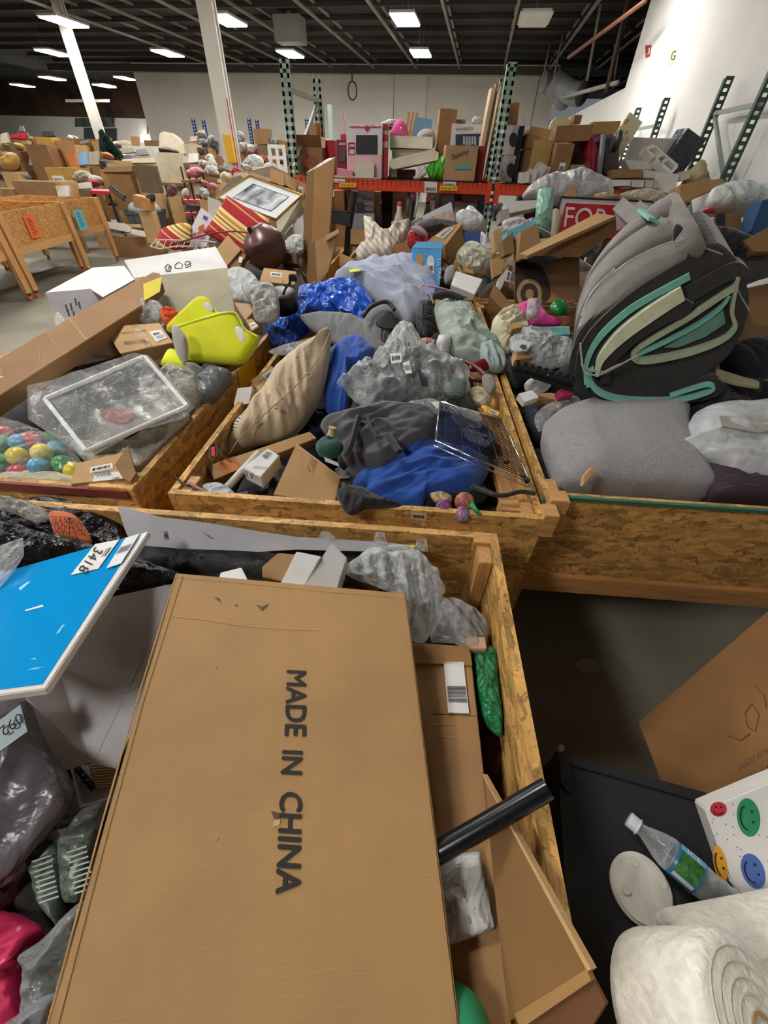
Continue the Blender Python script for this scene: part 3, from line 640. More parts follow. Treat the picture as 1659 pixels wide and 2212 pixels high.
# tissue packet, tube, green ball
pk = pB.off(.016).pts([(940, 1850), (1036, 1839), (1073, 2006), (985, 2038), (930, 2050)])
o = blob('tissue_packet', 'crumpled white printed packet on the second carton', 'packet', pk, .006, .012, M('#cfcfcc', 'crinkle', .35, f=14), sharp=True, fold=.004, fs=20, R=8, S=40)
PR = M('#8c8c88', 'plain', .6)
for (x, y, dx, dy) in ((996, 1893, 1, 8), (1001, 1902, 0, 0), (986, 1910, 8, 2), (1010, 1905, 8, -3), (1003, 1930, 2, 11), (1008, 1952, 1, 9), (976, 1977, 9, 2), (997, 1970, 7, 3), (1020, 1963, 8, -3), (1013, 1985, 3, 10)):
    if dx == dy == 0: continue
    pp = pB.off(.0235); L = []
    ang = atan2(dy, dx); r = sqrt(dx*dx+dy*dy)
    for k in range(8): aa = k*pi/4; X = r*cos(aa); Y = 3.4*sin(aa); L.append((x+X*cos(ang)-Y*sin(ang), y+X*sin(ang)+Y*cos(ang)))
    MB().prism(pp.pts(L), -pB.n*.002).build('printed_petal', PR, o)
t1, t2 = ZP(880, 1880, .825), ZP(1184, 1703, .93)
o = MB().tube([t1, t2], .0168, 24, False).tube([t1, t2], .0155, 24, False).build('black_tube', M('#17181b', 'plain', .22), smooth=True); tag(o, 'glossy black metal tube resting across the bin rail', 'tube')
tag(MB().sphere(ZP(985, 2240, .80), .05, 28, 18).build('green_ball', M('#2f9a6a', 'plain', .35), smooth=True), 'green ball peeping out at the bottom picture edge', 'ball')
# clear bags in the corner
film('plastic_bag', 'large crumpled clear bag behind the huge carton', 'bag', HZ([(748, 1240), (770, 1205), (815, 1180), (842, 1192), (862, 1188), (900, 1192), (938, 1222), (960, 1262), (952, 1300), (950, 1335), (922, 1382), (884, 1384), (878, 1300), (800, 1262)], .84, 25), .045, .06, M('#e6ebec', 'clear', .12, a=.28, b=.8, f=24), fold=.03, fs=16, rag=.012, seed=3, R=20, S=90)
film('plastic_bag', 'clear cellophane twisted beside the grey garment', 'bag', HZ([(945, 1300), (962, 1290), (1000, 1330), (1038, 1390), (1020, 1412), (985, 1392), (950, 1388), (930, 1380)], .80, 20), .02, .02, CLEAR, fold=.012, fs=24, seed=5)
blob('grey_garment', 'grey and navy garment stuffed in the bin corner', 'clothing', HZ([(955, 1300), (985, 1302), (1020, 1318), (1052, 1352), (1050, 1378), (1010, 1385), (975, 1365)], .77), .03, .05, cloth('#8a8682'), fold=.02, fs=22, seed=9)
blob('navy_garment', 'navy sleeve below the clear cellophane', 'clothing', HZ([(950, 1320), (985, 1330), (1030, 1360), (1045, 1385), (990, 1392), (950, 1390)], .745), .03, .04, cloth('#23273a'), fold=.015, fs=20, seed=4)
carton('small_box', 'tiny pinkish box in the corner behind the green bag', HZ([(1008, 1376), (1048, 1375), (1052, 1402), (1012, 1402)], .80), .05, M('#c3a38b', 'card'))
film('green_bag', 'green plastic packet wedged against the right bin wall', 'bag', HZ([(1018, 1388), (1040, 1398), (1068, 1400), (1078, 1480), (1086, 1560), (1080, 1592), (1045, 1560), (1028, 1500)], .76, 5), .02, .05, M('#1f7a4a', 'crinkle', .25), fold=.012, fs=22, seed=12)
blob('green_leaves', 'dark green and brown contents below the green packet', 'clothing', HZ([(1030, 1450), (1080, 1450), (1092, 1600), (1085, 1680), (1050, 1660), (1035, 1560)], .66, 0), .03, .06, cloth('#5b3524'), fold=.02, fs=20, seed=13)
# white boxes behind the huge carton
carton('white_box', 'slender white carton standing tilted behind the huge carton', HZ([(640, 1191), (694, 1202), (655, 1272), (600, 1272)], .93, 30), .05, WHITE)
o = carton('white_box', 'white carton with a small barcode beside the slender one', HZ([(716, 1172), (750, 1205), (725, 1285), (655, 1275), (660, 1256)], .925, 20), .06, M('#b9b7b4', 'card'))
sticker(o, HZ([(717, 1190), (741, 1199), (737, 1216), (713, 1206)], .929, 20), M('#c4c2c0'), seed=3)
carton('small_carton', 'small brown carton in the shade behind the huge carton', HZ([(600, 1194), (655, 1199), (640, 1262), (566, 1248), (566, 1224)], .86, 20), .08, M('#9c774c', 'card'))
carton('white_box', 'corner of a white carton peeping over the huge carton', HZ([(476, 1236), (521, 1225), (532, 1246), (540, 1270), (470, 1262)], .925), .04, WHITE)
# long white sheet; the shade on it is put into its grey colour
sh = [(254, 1096), (262, 1093), (300, 1104), (345, 1117), (415, 1125), (480, 1135), (560, 1148), (640, 1160), (730, 1165), (830, 1172), (915, 1180), (918, 1190), (830, 1192), (740, 1190), (640, 1187), (560, 1192), (480, 1188), (400, 1186), (330, 1180), (285, 1176), (272, 1150)]
ps = Pl(560, 1165, z=.875, t=48); o = MB().prism(ps.pts(sh), -ps.n*.003).build('cardboard_sheet', M('#b3b3b8', 'card')); tag(o, 'long bent white cardboard sheet along the bin back, its shade painted grey', 'cardboard')
sticker(o, ps.pts([(354, 1148), (361, 1147), (366, 1166), (356, 1166)]), M('#6d6c70'), bars=True)
sticker(o, ps.pts([(436, 1148), (452, 1156), (466, 1166), (454, 1163)]), M('#77767a'), 'smudged_print', False)
for i, (L, lb) in enumerate((([(688, 1160), (695, 1148), (712, 1150), (725, 1162), (700, 1166)], 'clear moulded plastic bracket, leftmost of three on the sheet'), ([(806, 1172), (812, 1150), (830, 1150), (838, 1176)], 'clear moulded plastic bracket, middle one of three on the sheet'), ([(896, 1190), (900, 1166), (922, 1164), (924, 1192)], 'clear moulded plastic bracket at the right end of the sheet'))):
    pq = Pl(L[0][0], 1172, z=.89, t=60); q = pq.pts(L); o = blob('plastic_bracket', lb, 'packaging', q, .004, .018, CLEAR, sharp=True, R=5, S=24, fold=.002, fs=40)
tag(MB().tube([Pl(0, 0, p=ps.p, n=ps.n)(838, 1182)+ps.n*.012, ps(916, 1184)+ps.n*.012], .008, 10).build('clear_rod', M('#d8d9d0', 'clear', .1, a=.3, b=.8), smooth=True), 'clear plastic stem with yellow ring by the bin corner', 'packaging')
MB().tube([ps(888, 1183)+ps.n*.012, ps(893, 1183)+ps.n*.012], .0095, 10).build('yellow_ring', M('#d8c81e'), bpy.data.objects['clear_rod'])
# black film and garments
def darkfilm(name, lb, L, z, t=0, up=.03, dn=.06, col='#1b1b1e', rough=.25, seed=1, cat='bag', kind='crinkle', **k):
    return blob(name, lb, cat, HZ(L, z, t), up, dn, M(col, kind, rough), fold=up*.6, fs=12, seed=seed, R=16, S=72, **k)
darkfilm('black_bag', 'black plastic bag around the cobweb fabric', [(20, 1085), (100, 1072), (180, 1092), (240, 1118), (262, 1150), (290, 1200), (230, 1195), (150, 1180), (60, 1150), (-40, 1110)], .83, 20, seed=2)
darkfilm('black_bag', 'shiny black bag below the white fur at far left', [(-60, 1120), (20, 1125), (90, 1150), (190, 1172), (210, 1190), (140, 1200), (40, 1220), (-60, 1230)], .86, 15, seed=3)
darkfilm('black_bag', 'black crinkled film between the blue panel and huge carton', [(250, 1250), (300, 1205), (345, 1225), (395, 1242), (375, 1262), (300, 1275), (240, 1290)], .855, 10, seed=5)
darkfilm('black_garment', 'matt black garment under the long pale sheet', [(250, 1170), (330, 1178), (450, 1190), (600, 1198), (590, 1250), (480, 1245), (380, 1240), (290, 1215)], .80, 10, col='#131317', rough=.8, seed=7, cat='clothing', kind='cloth')
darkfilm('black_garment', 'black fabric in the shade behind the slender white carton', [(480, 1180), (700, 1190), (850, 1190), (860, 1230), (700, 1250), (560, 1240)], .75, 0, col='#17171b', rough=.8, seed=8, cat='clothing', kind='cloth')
blob('cobweb_fabric', 'orange fabric printed with black cobwebs', 'fabric', HZ([(107, 1107), (125, 1103), (160, 1112), (182, 1138), (197, 1176), (160, 1172), (128, 1165), (112, 1135)], .875, 30), .02, .03, M('#c95a1c', 'cloth', .7), R=10, S=48)
cw = bpy.data.objects['cobweb_fabric']; pw = Pl(150, 1140, z=.897, t=30); mb = MB(); cc = (150, 1118)
for k in range(9): a = .1+k*pi/8.0; mb.tube([pw(*cc), pw(cc[0]+46*cos(a), cc[1]+50*sin(a)*.98)-pw.n*.008], .0008, 4)
for r in (12, 24, 36, 46):
    for k in range(8):
        a0, a1 = .1+k*pi/8, .1+(k+1)*pi/8; am = (a0+a1)/2; mb.tube([pw(cc[0]+r*cos(a0), cc[1]+r*sin(a0))-pw.n*.00015*r, pw(cc[0]+r*.85*cos(am), cc[1]+r*.85*sin(am))-pw.n*.00012*r, pw(cc[0]+r*cos(a1), cc[1]+r*sin(a1))-pw.n*.00015*r], .0007, 4)
mb.build('cobweb_print', M('#1a1210'), cw)
blob('white_fur', 'wispy white fur trim on the black bag at left', 'fur', HZ([(-40, 1060), (10, 1072), (50, 1085), (100, 1100), (108, 1120), (80, 1130), (30, 1110), (-40, 1090)], .885, 20), .02, .02, M('#c3beb5', 'fur', .9), fold=.015, fs=40, seed=2, rag=.02)
film('plastic_bag', 'clear bag corner lying on the blue panel', 'bag', HZ([(-50, 1190), (0, 1180), (50, 1162), (52, 1200), (30, 1235), (0, 1270), (-50, 1290)], .985, 10), .012, .005, CLEAR, fold=.008, fs=24, seed=8, sharp=True)
# blue panel
pP = P3(ZP(322, 1147, .95), ZP(0, 1240, .965), ZP(97, 1490, 1.0)); th = .018
q = pP.pts([(322, 1147), (98, 1488), (-140, 1520), (-200, 1298)])
o = slab('wrapped_board', 'bright blue wrapped panel with white edge and number sticker', 'panel', q, th, M('#e4e3e0', 'plain', .25), bevel=.002)
MB().prism([p+pP.n*.0012 for p in pP.pts([(304, 1153), (92, 1478), (-140, 1508), (-200, 1296)])], -pP.n*.001).build('blue_face', M('#0a94d6', 'plain', .12), o)
def psn(L, l=.0025): return pP.off(l).pts(L)
s1 = psn([(206, 1176), (258, 1166), (213, 1229), (153, 1243)]); sticker(o, s1, bars=False)
text('3418', psn([(206, 1182)], .004)[0], psn([(168, 1232)], .004)[0], psn([(223, 1190)], .004)[0], INK, o); 
barcode(o, *psn([(236, 1174), (252, 1170), (222, 1212), (210, 1214)], .004), seed=4, n=9)
s2 = psn([(272, 1164), (303, 1154), (262, 1219), (230, 1230)]); sticker(o, s2, M('#dfe3e6'), seed=8, n=18, vert=True, box=(.35, .1, .6, .9), lift=.003)
MB().prism(psn([(54, 1318), (92, 1306), (94, 1310), (55, 1320)], .002), -pP.n*.001).build('white_scratch', PAPER, o)
for L in ([(60, 1447), (72, 1443), (98, 1440), (74, 1446)], [(66, 1424), (76, 1420), (78, 1424)], [(120, 1370), (135, 1350), (140, 1348), (128, 1366)], [(40, 1270), (60, 1256), (66, 1256), (44, 1276)]): MB().prism(psn(L, .002), -pP.n*.001).build('film_wrinkle', M('#8fd0ee'), o)
# white carton below the blue panel
pW = P3(ZP(385, 1262, .86), ZP(140, 1330, .88), ZP(245, 1655, .73))
o = MB().prism(pW.pts([(400, 1255), (190, 1300), (100, 1340), (133, 1440), (195, 1648), (250, 1660), (330, 1480)]), -pW.n*.006).build('white_carton', M('#cfcdd0', 'card')); tag(o, 'large open white carton between the blue panel and huge carton', 'box')
a, b = pW(133, 1440), pW(195, 1648); e_ = V((-.06, -.01, -.02)); p1 = ZP(42, 1500, .87); p2 = ZP(85, 1681, .77)
MB().prism([a, b, p2, p1, ZP(60, 1440, .9)][:4], V((0, .004, -.004))).build('side_flap', M('#c2c0c4', 'card'), o)
crease(o, pW, [(180, 1520), (250, 1500), (305, 1478)], .001, mat=WHITE); crease(o, pW, [(355, 1262), (300, 1440), (205, 1640)], .0006, mat=M('#c2c0c4'))
MB().prism(psn([(346, 1335), (352, 1330), (352, 1342)], 0), ZU*.001).build('green_tag', M('#c9e01e'), o) if False else None
# small white tray with corrugated liner
pT = Pl(205, 1700, z=.70, t=10)
o = MB().prism(pT.pts([(160, 1655), (255, 1645), (248, 1725), (182, 1746)]), -pT.n*.004).build('white_tray', WHITE); tag(o, 'small white tray with corrugated liner under the white carton', 'box')
MB().bar(pT(160, 1655), pT(182, 1746), .004, .03).bar(pT(182, 1746), pT(246, 1727), .004, .03).build('tray_wall', WHITE, o)
mb = MB()
for k in range(9): x = 198+k*1.5; y = 1655+k*6; mb.tube([pT(x, y)+pT.n*.006, pT(258-k, y-4)+pT.n*.006], .004, 8)
mb.build('corrugated_liner', CARD_L, o); MB().tube([pT(172, 1660)+pT.n*.01, pT(208, 1705)+pT.n*.01], .006, 10).build('dark_tube', M('#2a2c38', 'crinkle', .2), o)
# left side bags and cloth
film('plastic_bag', 'large smoky grey bag with a number label at the left edge', 'bag', HZ([(-80, 1480), (0, 1498), (60, 1500), (85, 1600), (140, 1680), (150, 1740), (60, 1850), (10, 1900), (-90, 1950)], .80, 20), .035, .06, M('#6f6a70', 'crinkle', .3, f=8), fold=.012, fs=9, seed=21, R=16, S=70)
pl_ = Pl(25, 1570, z=.865, t=20); o = bpy.data.objects['plastic_bag.004'] if 'plastic_bag.004' in bpy.data.objects else None
par = [x for x in COL.objects if x.get('label', '').startswith('large smoky')][0]
q = pl_.off(.006).pts([(-5, 1560), (45, 1522), (60, 1580), (-2, 1625)]); sticker(par, q, M('#a9bcc4'), bars=False)
text('092', pl_.off(.012)(44, 1538), pl_.off(.012)(-2, 1574), pl_.off(.012)(56, 1556), INK, par) 
carton('brown_carton', 'crumpled dark brown carton in the gap left of the huge carton', HZ([(150, 1680), (190, 1690), (240, 1720), (250, 1800), (150, 1880), (80, 1860), (95, 1760)], .66, 5), .06, M('#6e4d2b', 'card'))
blob('red_cloth', 'dark red cloth at the lower left edge', 'fabric', HZ([(-70, 1850), (20, 1870), (75, 1850), (90, 1960), (70, 2010), (0, 2010), (-70, 2000)], .66, 0), .02, .04, cloth('#5e1216'), fold=.02, fs=14, seed=22)
blob('magenta_cloth', 'magenta patterned cloth at the bottom left corner', 'fabric', HZ([(-70, 1975), (20, 1970), (62, 1985), (92, 2010), (60, 2060), (50, 2130), (60, 2230), (20, 2300), (-70, 2300)], .72, 0), .025, .04, M('#c01550', 'spot', .7, c2='#d86a94', f=45, s=.12), fold=.02, fs=12, seed=23)
for i, (L, lb, z) in enumerate((([(52, 1830), (90, 1818), (128, 1810), (132, 1990), (118, 1990), (90, 1960), (70, 1900)], 'green printed packet in clear film, left of two', .72), ([(128, 1810), (180, 1800), (205, 1800), (180, 1930), (150, 1950), (134, 1930)], 'green printed packet in clear film, right of two', .725))):
    o = blob('green_packet', lb, 'packet', HZ(L, z, 10), .015, .04, M('#46584a', 'mottle', .35, c2='#7d8a80', f=60), fold=.006, fs=26, seed=31+i, group='green printed packets')
    pg = Pl(L[0][0]+40, L[0][1]+80, z=z+.02, t=10); mb = MB()
    for k in range(9):
        x0 = L[0][0]+18+k*2; y0 = L[0][1]+30+k*11
        mb.quad(*[pg(x0+dx, y0+dy)+pg.n*.002 for dx, dy in ((0, 0), (42, -14), (42, -10), (0, 4))])
    mb.build('print_lines', M('#a9b5aa'), o)
film('plastic_bag', 'clear bag with dark green contents at the lower left', 'bag', HZ([(40, 2065), (90, 2030), (130, 1990), (170, 1950), (185, 1960), (140, 2110), (110, 2230), (60, 2300), (50, 2170), (52, 2100)], .745, 5), .02, .03, M('#8d938f', 'clear', .15, a=.5, b=.9, f=14), fold=.014, fs=14, seed=24, R=16, S=70)
film('plastic_bag', 'milky clear bag at the very bottom left', 'bag', HZ([(0, 2230), (40, 2190), (100, 2150), (130, 2160), (100, 2300), (0, 2330)], .77, 5), .02, .03, M('#a5a2ac', 'clear', .2, a=.5, b=.9), fold=.012, fs=14, seed=25)
film('plastic_bag', 'grey film above the green packets', 'bag', HZ([(90, 1810), (150, 1790), (200, 1735), (230, 1740), (215, 1790), (190, 1850), (130, 1830)], .735, 5), .02, .03, M('#8d938f', 'clear', .2, a=.35, b=.8), fold=.012, fs=14, seed=26)
# buried layers
GL = 'dark crumpled clothing buried at the bottom of the front bin'
for i, (x, y) in enumerate(((60, 1700), (60, 2050), (220, 1500), (140, 1250), (500, 1300), (800, 1350), (1000, 1500), (1000, 1900), (600, 1800))):
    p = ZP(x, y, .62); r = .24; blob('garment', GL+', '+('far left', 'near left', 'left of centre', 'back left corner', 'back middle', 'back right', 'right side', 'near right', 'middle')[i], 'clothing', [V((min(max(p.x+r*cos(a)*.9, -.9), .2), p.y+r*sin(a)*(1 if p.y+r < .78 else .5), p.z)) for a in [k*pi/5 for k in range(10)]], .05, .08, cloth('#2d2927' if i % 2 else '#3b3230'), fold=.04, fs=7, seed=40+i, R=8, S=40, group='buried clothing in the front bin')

# ================= bottom right: black ottoman, bottle, coaster, paper rolls, smiley bag =================
OTZ = .62
pO = Pl(1400, 1850, z=OTZ); 
def OT(x, y): return ZP(x, y, OTZ)
qa = [OT(1200, 1620), OT(1530, 1712), OT(1990, 1840), OT(1800, 2700), OT(1290, 2500), OT(1222, 2030)]
o = MB().prism(qa, -ZU*.02).build('black_cabinet', M('#232427', 'plain', .55), bevel=.004); tag(o, 'black box table beside the front bin with bottle on it', 'table')
cen = mid(qa); MB().prism([cen+(p-cen)*.985-ZU*.02 for p in qa], -ZU*(OTZ-.02)).build('side_panel', M('#17181b', 'plain', .4), o)
q_ = [OT(*p)+ZU*.004 for p in ((1207, 1642), (1216, 1640), (1232, 1655), (1241, 1690), (1240, 1712), (1225, 1715), (1208, 1690))]; MB().prism(q_, -ZU*.004).build('corner_pad', M('#33353a', 'plain', .35), o, bevel=.002)
MB().tube([OT(1230, 1652)+ZU*.002, OT(1520, 1735)+ZU*.002], .0015, 5).build('seam', BLACK, o)
blob('paper_scrap', 'tiny pale scrap on the corner of the black table', 'paper', [p+ZU*.004 for p in HZ([(1203, 1612), (1215, 1610), (1218, 1622), (1206, 1626)], OTZ+.01)], .006, .004, M('#8a8272'), R=4, S=16)
# coaster
def ell(cx, cy, rx, ry, ang, n=28):
    a = radians(ang); return [(cx+rx*cos(t)*cos(a)-ry*sin(t)*sin(a), cy+rx*cos(t)*sin(a)+ry*sin(t)*cos(a)) for t in [2*pi*k/n for k in range(n)]]
pD = Pl(1390, 1930, z=OTZ+.016); q = pD.pts(ell(1389, 1923, 93, 58, 60, 40))
o = MB().prism(q, -ZU*.014).build('marble_disc', M('#e2dfd4', 'mottle', .35, c2='#c9c6bd', f=14), bevel=.004); tag(o, 'round white marble disc with four clear feet on the black table', 'coaster')
for (x, y) in ((1372, 1862), (1354, 1922), (1422, 1972), (1433, 1908)):
    MB().prism(pD.off(.003).pts(ell(x, y, 14, 9, 62, 14)), -ZU*.004).build('foot', M('#d5d1c2', 'plain', .25), o, bevel=.001)
# bottle
bx = (DP(1352, 1762, 0), None); r1 = ZP(1357, 1768, OTZ+.028); r2 = ZP(1610, 1985, OTZ+.04); ax = (r2-r1).normalized(); Lb = .24
t = thing('water_bottle', 'clear plastic water bottle lying on the black table', 'bottle', r1)
prof = [(.0125, .018), (.0125, .03), (.018, .042), (.027, .062), (.0315, .078), (.0315, .084), (.0300, .086)]
PET = M('#e6ecee', 'clear', .05, a=.12, b=.85, f=6)
MB().lathe(prof, r1, ax, 28).lathe([(.0302, .132), (.031, .135), (.029, .15), (.028, .158), (.0315, .166), (.0288, .174), (.0315, .182), (.0288, .19), (.0315, .198), (.0288, .206), (.0315, .214), (.0315, .235), (.024, .245), (.01, .24)], r1, ax, 28).build('body', PET, t, True)
MB().lathe([(.0318, .086), (.032, .0865), (.032, .131), (.0318, .132)], r1, ax, 32).build('bottle_label', M('#2f6f9e', 'plain', .3), t, True)
MB().lathe([(.0145, 0), (.0155, .001), (.0155, .015), (.0145, .018), (.017, .019), (.017, .021)], r1, ax, 24).build('cap', M('#cdd3da', 'plain', .35), t, True)
cv = (CAM-r1).normalized(); cv = (cv-ax*cv.dot(ax)).normalized(); sd = ax.cross(cv)
def onb(u, ang, r=.0326): return r1+ax*u+(cv*cos(ang)+sd*sin(ang))*r
for nm, u0, u1, a0, a1, m_ in (('label_picture', .09, .129, -.75, .55, M('#3c7a34', 'mottle', .4, c2='#1d4a22', f=120)), ('label_strip', .092, .128, .62, .95, M('#c9cfc9')), ('label_sky', .087, .131, -1.3, -.8, M('#74b4dc'))):
    mb = MB()
    for k in range(8):
        b0, b1 = a0+(a1-a0)*k/8, a0+(a1-a0)*(k+1)/8; mb.quad(onb(u0, b0), onb(u1, b0), onb(u1, b1), onb(u0, b1))
    mb.build(nm, m_, t)
text('ICE', onb(.098, -.72, .033), onb(.122, -.72, .033), onb(.098, -1.15, .033), PAPER, t)
# paper rolls
PT = M('#f3efe2', 'cloth', .9, f=140, g=60)
def roll(lb, x, y, z, r, L, d, sp=False):
    c = ZP(x, y, z); t = thing('paper_roll', lb, 'paper roll', c, 'big paper rolls'); d = V(d).normalized()
    p = [(.02, 0), (r*.8, .0), (r*.97, .006), (r, .02), (r, L-.02), (r*.97, L-.005), (r*.85, L), (.02, L)]
    MB().lathe(p, c, d, 48).build('roll', PT, t, True)
    x_ = d.orthogonal().normalized(); y_ = d.cross(x_); mb = MB(); path = []
    for k in range(150): a = k*.2; rr = .018+(r*.9-.018)*k/150; path.append(c+(x_*cos(a)+y_*sin(a))*rr+d*(L+.0))
    mb.tube(path, .0016, 5).build('wound_edge', M('#d9d4c4'), t); MB().lathe([(.02, L-.01), (.021, L+.003), (.017, L+.003), (.017, L-.01)], c, d, 20).build('core', CARD_L, t)
    return t
roll('upper of two big white quilted paper rolls', 1480, 2100, .70, .075, .40, (1, .15, -.02))
rc_ = ZP(1425, 2205, .75); rd_ = DP(1655, 2240, .50)-rc_
roll('lower big white quilted paper roll at the bottom edge', 1425, 2205, .75, .098, rd_.length, rd_)
# smiley bag
pS = Pl(1560, 1800, z=.70, t=35, az=-25)
qS = pS.pts([(1523, 1747), (1659, 1690), (1760, 1650), (1760, 2010), (1620, 1960), (1578, 1905)])
o = MB().prism(qS, -pS.n*.05).build('gift_bag', M('#e4e2de', 'plain', .5), bevel=.003); tag(o, 'white gift bag printed with coloured smiling faces', 'bag')
def face(x, y, rx, ry, col, rot=0, clip=None, ang=0):
    L = ell(x, y, rx, ry, ang, 26)
    MB().prism(pS.off(.0008).pts(L), -pS.n*.0004).build('printed_face', M(col), o)
    f = MB(); a = radians(ang)
    def q(u, v): X = rx*u; Y = ry*v; return pS.off(.0016)(x+X*cos(a)-Y*sin(a), y+X*sin(a)+Y*cos(a))
    L = [q(-.15+.62*cos(t)*-1*.9, .62*sin(t)) for t in [(-.5+k/9)*pi*.95 for k in range(10)]] if rot == 0 else [q(.6*cos(t), .25+.45*sin(t)) for t in [pi*k/9 for k in range(10)]]
    f.tube(L, .0013, 5)
    for s_ in (-1, 1):
        e = q(.35, s_*.28) if rot == 0 else q(s_*.3, -.3); f.sphere(e, .0022, 8, 6)
    f.build('face_lines', INK, o)
face(1617, 1766, 25, 42, '#2a8f5c', ang=-8); face(1627, 1882, 24, 40, '#4a69b0', ang=-22); face(1556, 1866, 14, 40, '#e0a21f', ang=-12); face(1552, 1748, 18, 16, '#cf2f3f', rot=1)
face(1690, 1720, 24, 40, '#cf2f3f', ang=-8); face(1700, 1830, 24, 40, '#e0a21f', ang=-12)
mb = MB(); rnd = random.Random(4)
for i in range(70):
    x, y = rnd.uniform(1535, 1740), rnd.uniform(1715, 1930)
    if x < 1600 and y > 1850+(x-1550): continue
    if y < 1752-(x-1523)*.42+8: continue
    if any(((x-a)/(b+4))**2+((y-c)/(d+4))**2 < 1 for a, c, b, d in ((1617, 1766, 28, 44), (1627, 1882, 28, 42), (1556, 1866, 18, 42), (1552, 1748, 18, 16))): continue
    mb.sphere(pS.off(.0006)(x, y), .0011, 6, 4)
mb.build('printed_dots', M('#3b4a5c'), o)['kind'] = 'stuff'
# right carton with faint print
pR = P3(ZP(1390, 1560, .30), ZP(1659, 1330, .55), ZP(1440, 1725, .56)); 
oc = ZP(1560, 1600, .45)
a_1 = ZP(1395, 1575, .12); 
cq = [DP(1380, 1560, 1.35), DP(1700, 1285, 1.25), DP(1760, 1640, .92), DP(1450, 1745, 1.02)]
o = MB().prism([cq[0], cq[1], cq[2], cq[3]], V((.25, .02, -.12))).build('carton', M('#8a6338', 'card')); tag(o, 'big brown carton leaning behind the smiley gift bag', 'box')
pq = P3(cq[0], cq[2], cq[3])
for i, (x, y) in enumerate(((1600, 1700), (1608, 1712), (1620, 1698))): pass
n0 = P3(cq[0], cq[1], cq[3]).off(.004)
text('HANDLE WITH CARE', n0(1598, 1668), n0(1690, 1610), n0(1595, 1655), M('#4a3420'), o); text('Net Cont', n0(1626, 1685), n0(1700, 1648), n0(1622, 1672), M('#3a2818'), o)
mb = MB()
for L in ([(1610, 1540), (1625, 1520), (1640, 1545), (1632, 1580), (1615, 1570), (1610, 1540)], [(1630, 1480), (1650, 1500), (1655, 1530)], [(1572, 1590), (1600, 1600), (1620, 1585)]): mb.tube([n0(*p) for p in L], .0015, 4)
mb.build('printed_drawing', M('#5c4227'), o)
# floor: drain-like disc
tag(MB().prism(Pl(0, 0, p=V((0, 0, .004)), n=ZU).pts(ell(1270, 1438, 27, 16, 8, 16)), -ZU*.003).build('paper_scrap', M('#a8a094')), 'pale round scrap lying on the dark floor', 'paper')
# ================= middle bin =================
CL = 'clothing'
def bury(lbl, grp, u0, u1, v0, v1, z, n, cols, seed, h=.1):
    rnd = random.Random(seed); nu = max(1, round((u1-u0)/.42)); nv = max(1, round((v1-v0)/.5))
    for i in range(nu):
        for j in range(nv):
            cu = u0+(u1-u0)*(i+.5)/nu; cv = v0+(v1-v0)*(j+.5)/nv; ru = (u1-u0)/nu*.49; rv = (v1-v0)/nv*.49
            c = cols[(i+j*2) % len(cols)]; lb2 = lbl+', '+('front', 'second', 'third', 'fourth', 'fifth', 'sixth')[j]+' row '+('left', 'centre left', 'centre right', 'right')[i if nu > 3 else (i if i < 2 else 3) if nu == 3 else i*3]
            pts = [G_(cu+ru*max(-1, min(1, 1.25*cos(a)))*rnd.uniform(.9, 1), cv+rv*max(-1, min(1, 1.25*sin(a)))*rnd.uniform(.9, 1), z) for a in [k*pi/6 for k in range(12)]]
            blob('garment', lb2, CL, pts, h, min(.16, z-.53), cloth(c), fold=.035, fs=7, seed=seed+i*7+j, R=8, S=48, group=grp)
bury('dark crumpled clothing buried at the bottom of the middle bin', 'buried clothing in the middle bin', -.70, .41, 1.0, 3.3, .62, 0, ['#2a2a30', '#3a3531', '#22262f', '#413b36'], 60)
BL = '#1d4fa8'; BLS = '#1f56c4'
# beige pillow
blob('beige_pillow', 'plump beige tufted cushion leaning on the left side of the middle bin', 'pillow', HZ([(714, 712), (712, 775), (696, 850), (668, 905), (636, 940), (596, 956), (550, 966), (500, 986), (488, 984), (492, 962), (520, 910), (556, 862), (590, 812), (628, 768), (668, 740), (700, 722)], .90, 38), .085, .06, cloth('#c4af92', g=9, wr=.5), fold=.024, fs=8, seed=3, R=26, S=120, e=2.6, q=.5)
bp = bpy.data.objects['beige_pillow']; pp = Pl(610, 860, z=.955, t=38)
for i, L in enumerate(([(712, 716), (690, 770), (645, 830), (580, 890), (520, 945), (494, 980)],)):
    MB().tube(smooth_path([pp(*q)+pp.n*(.012-.02*(abs(k-2.5)/2.5)) for k, q in enumerate(L)], 8), .0022, 6).build('piping', M('#a8906e', 'cloth'), bp, True)
for x, y in ((668, 815), (600, 888)): MB().sphere(pp(x, y)+pp.n*.028, .008, 10, 6, (1, 1, .5)).build('tuft_button', M('#9a8463', 'cloth'), bp, True)
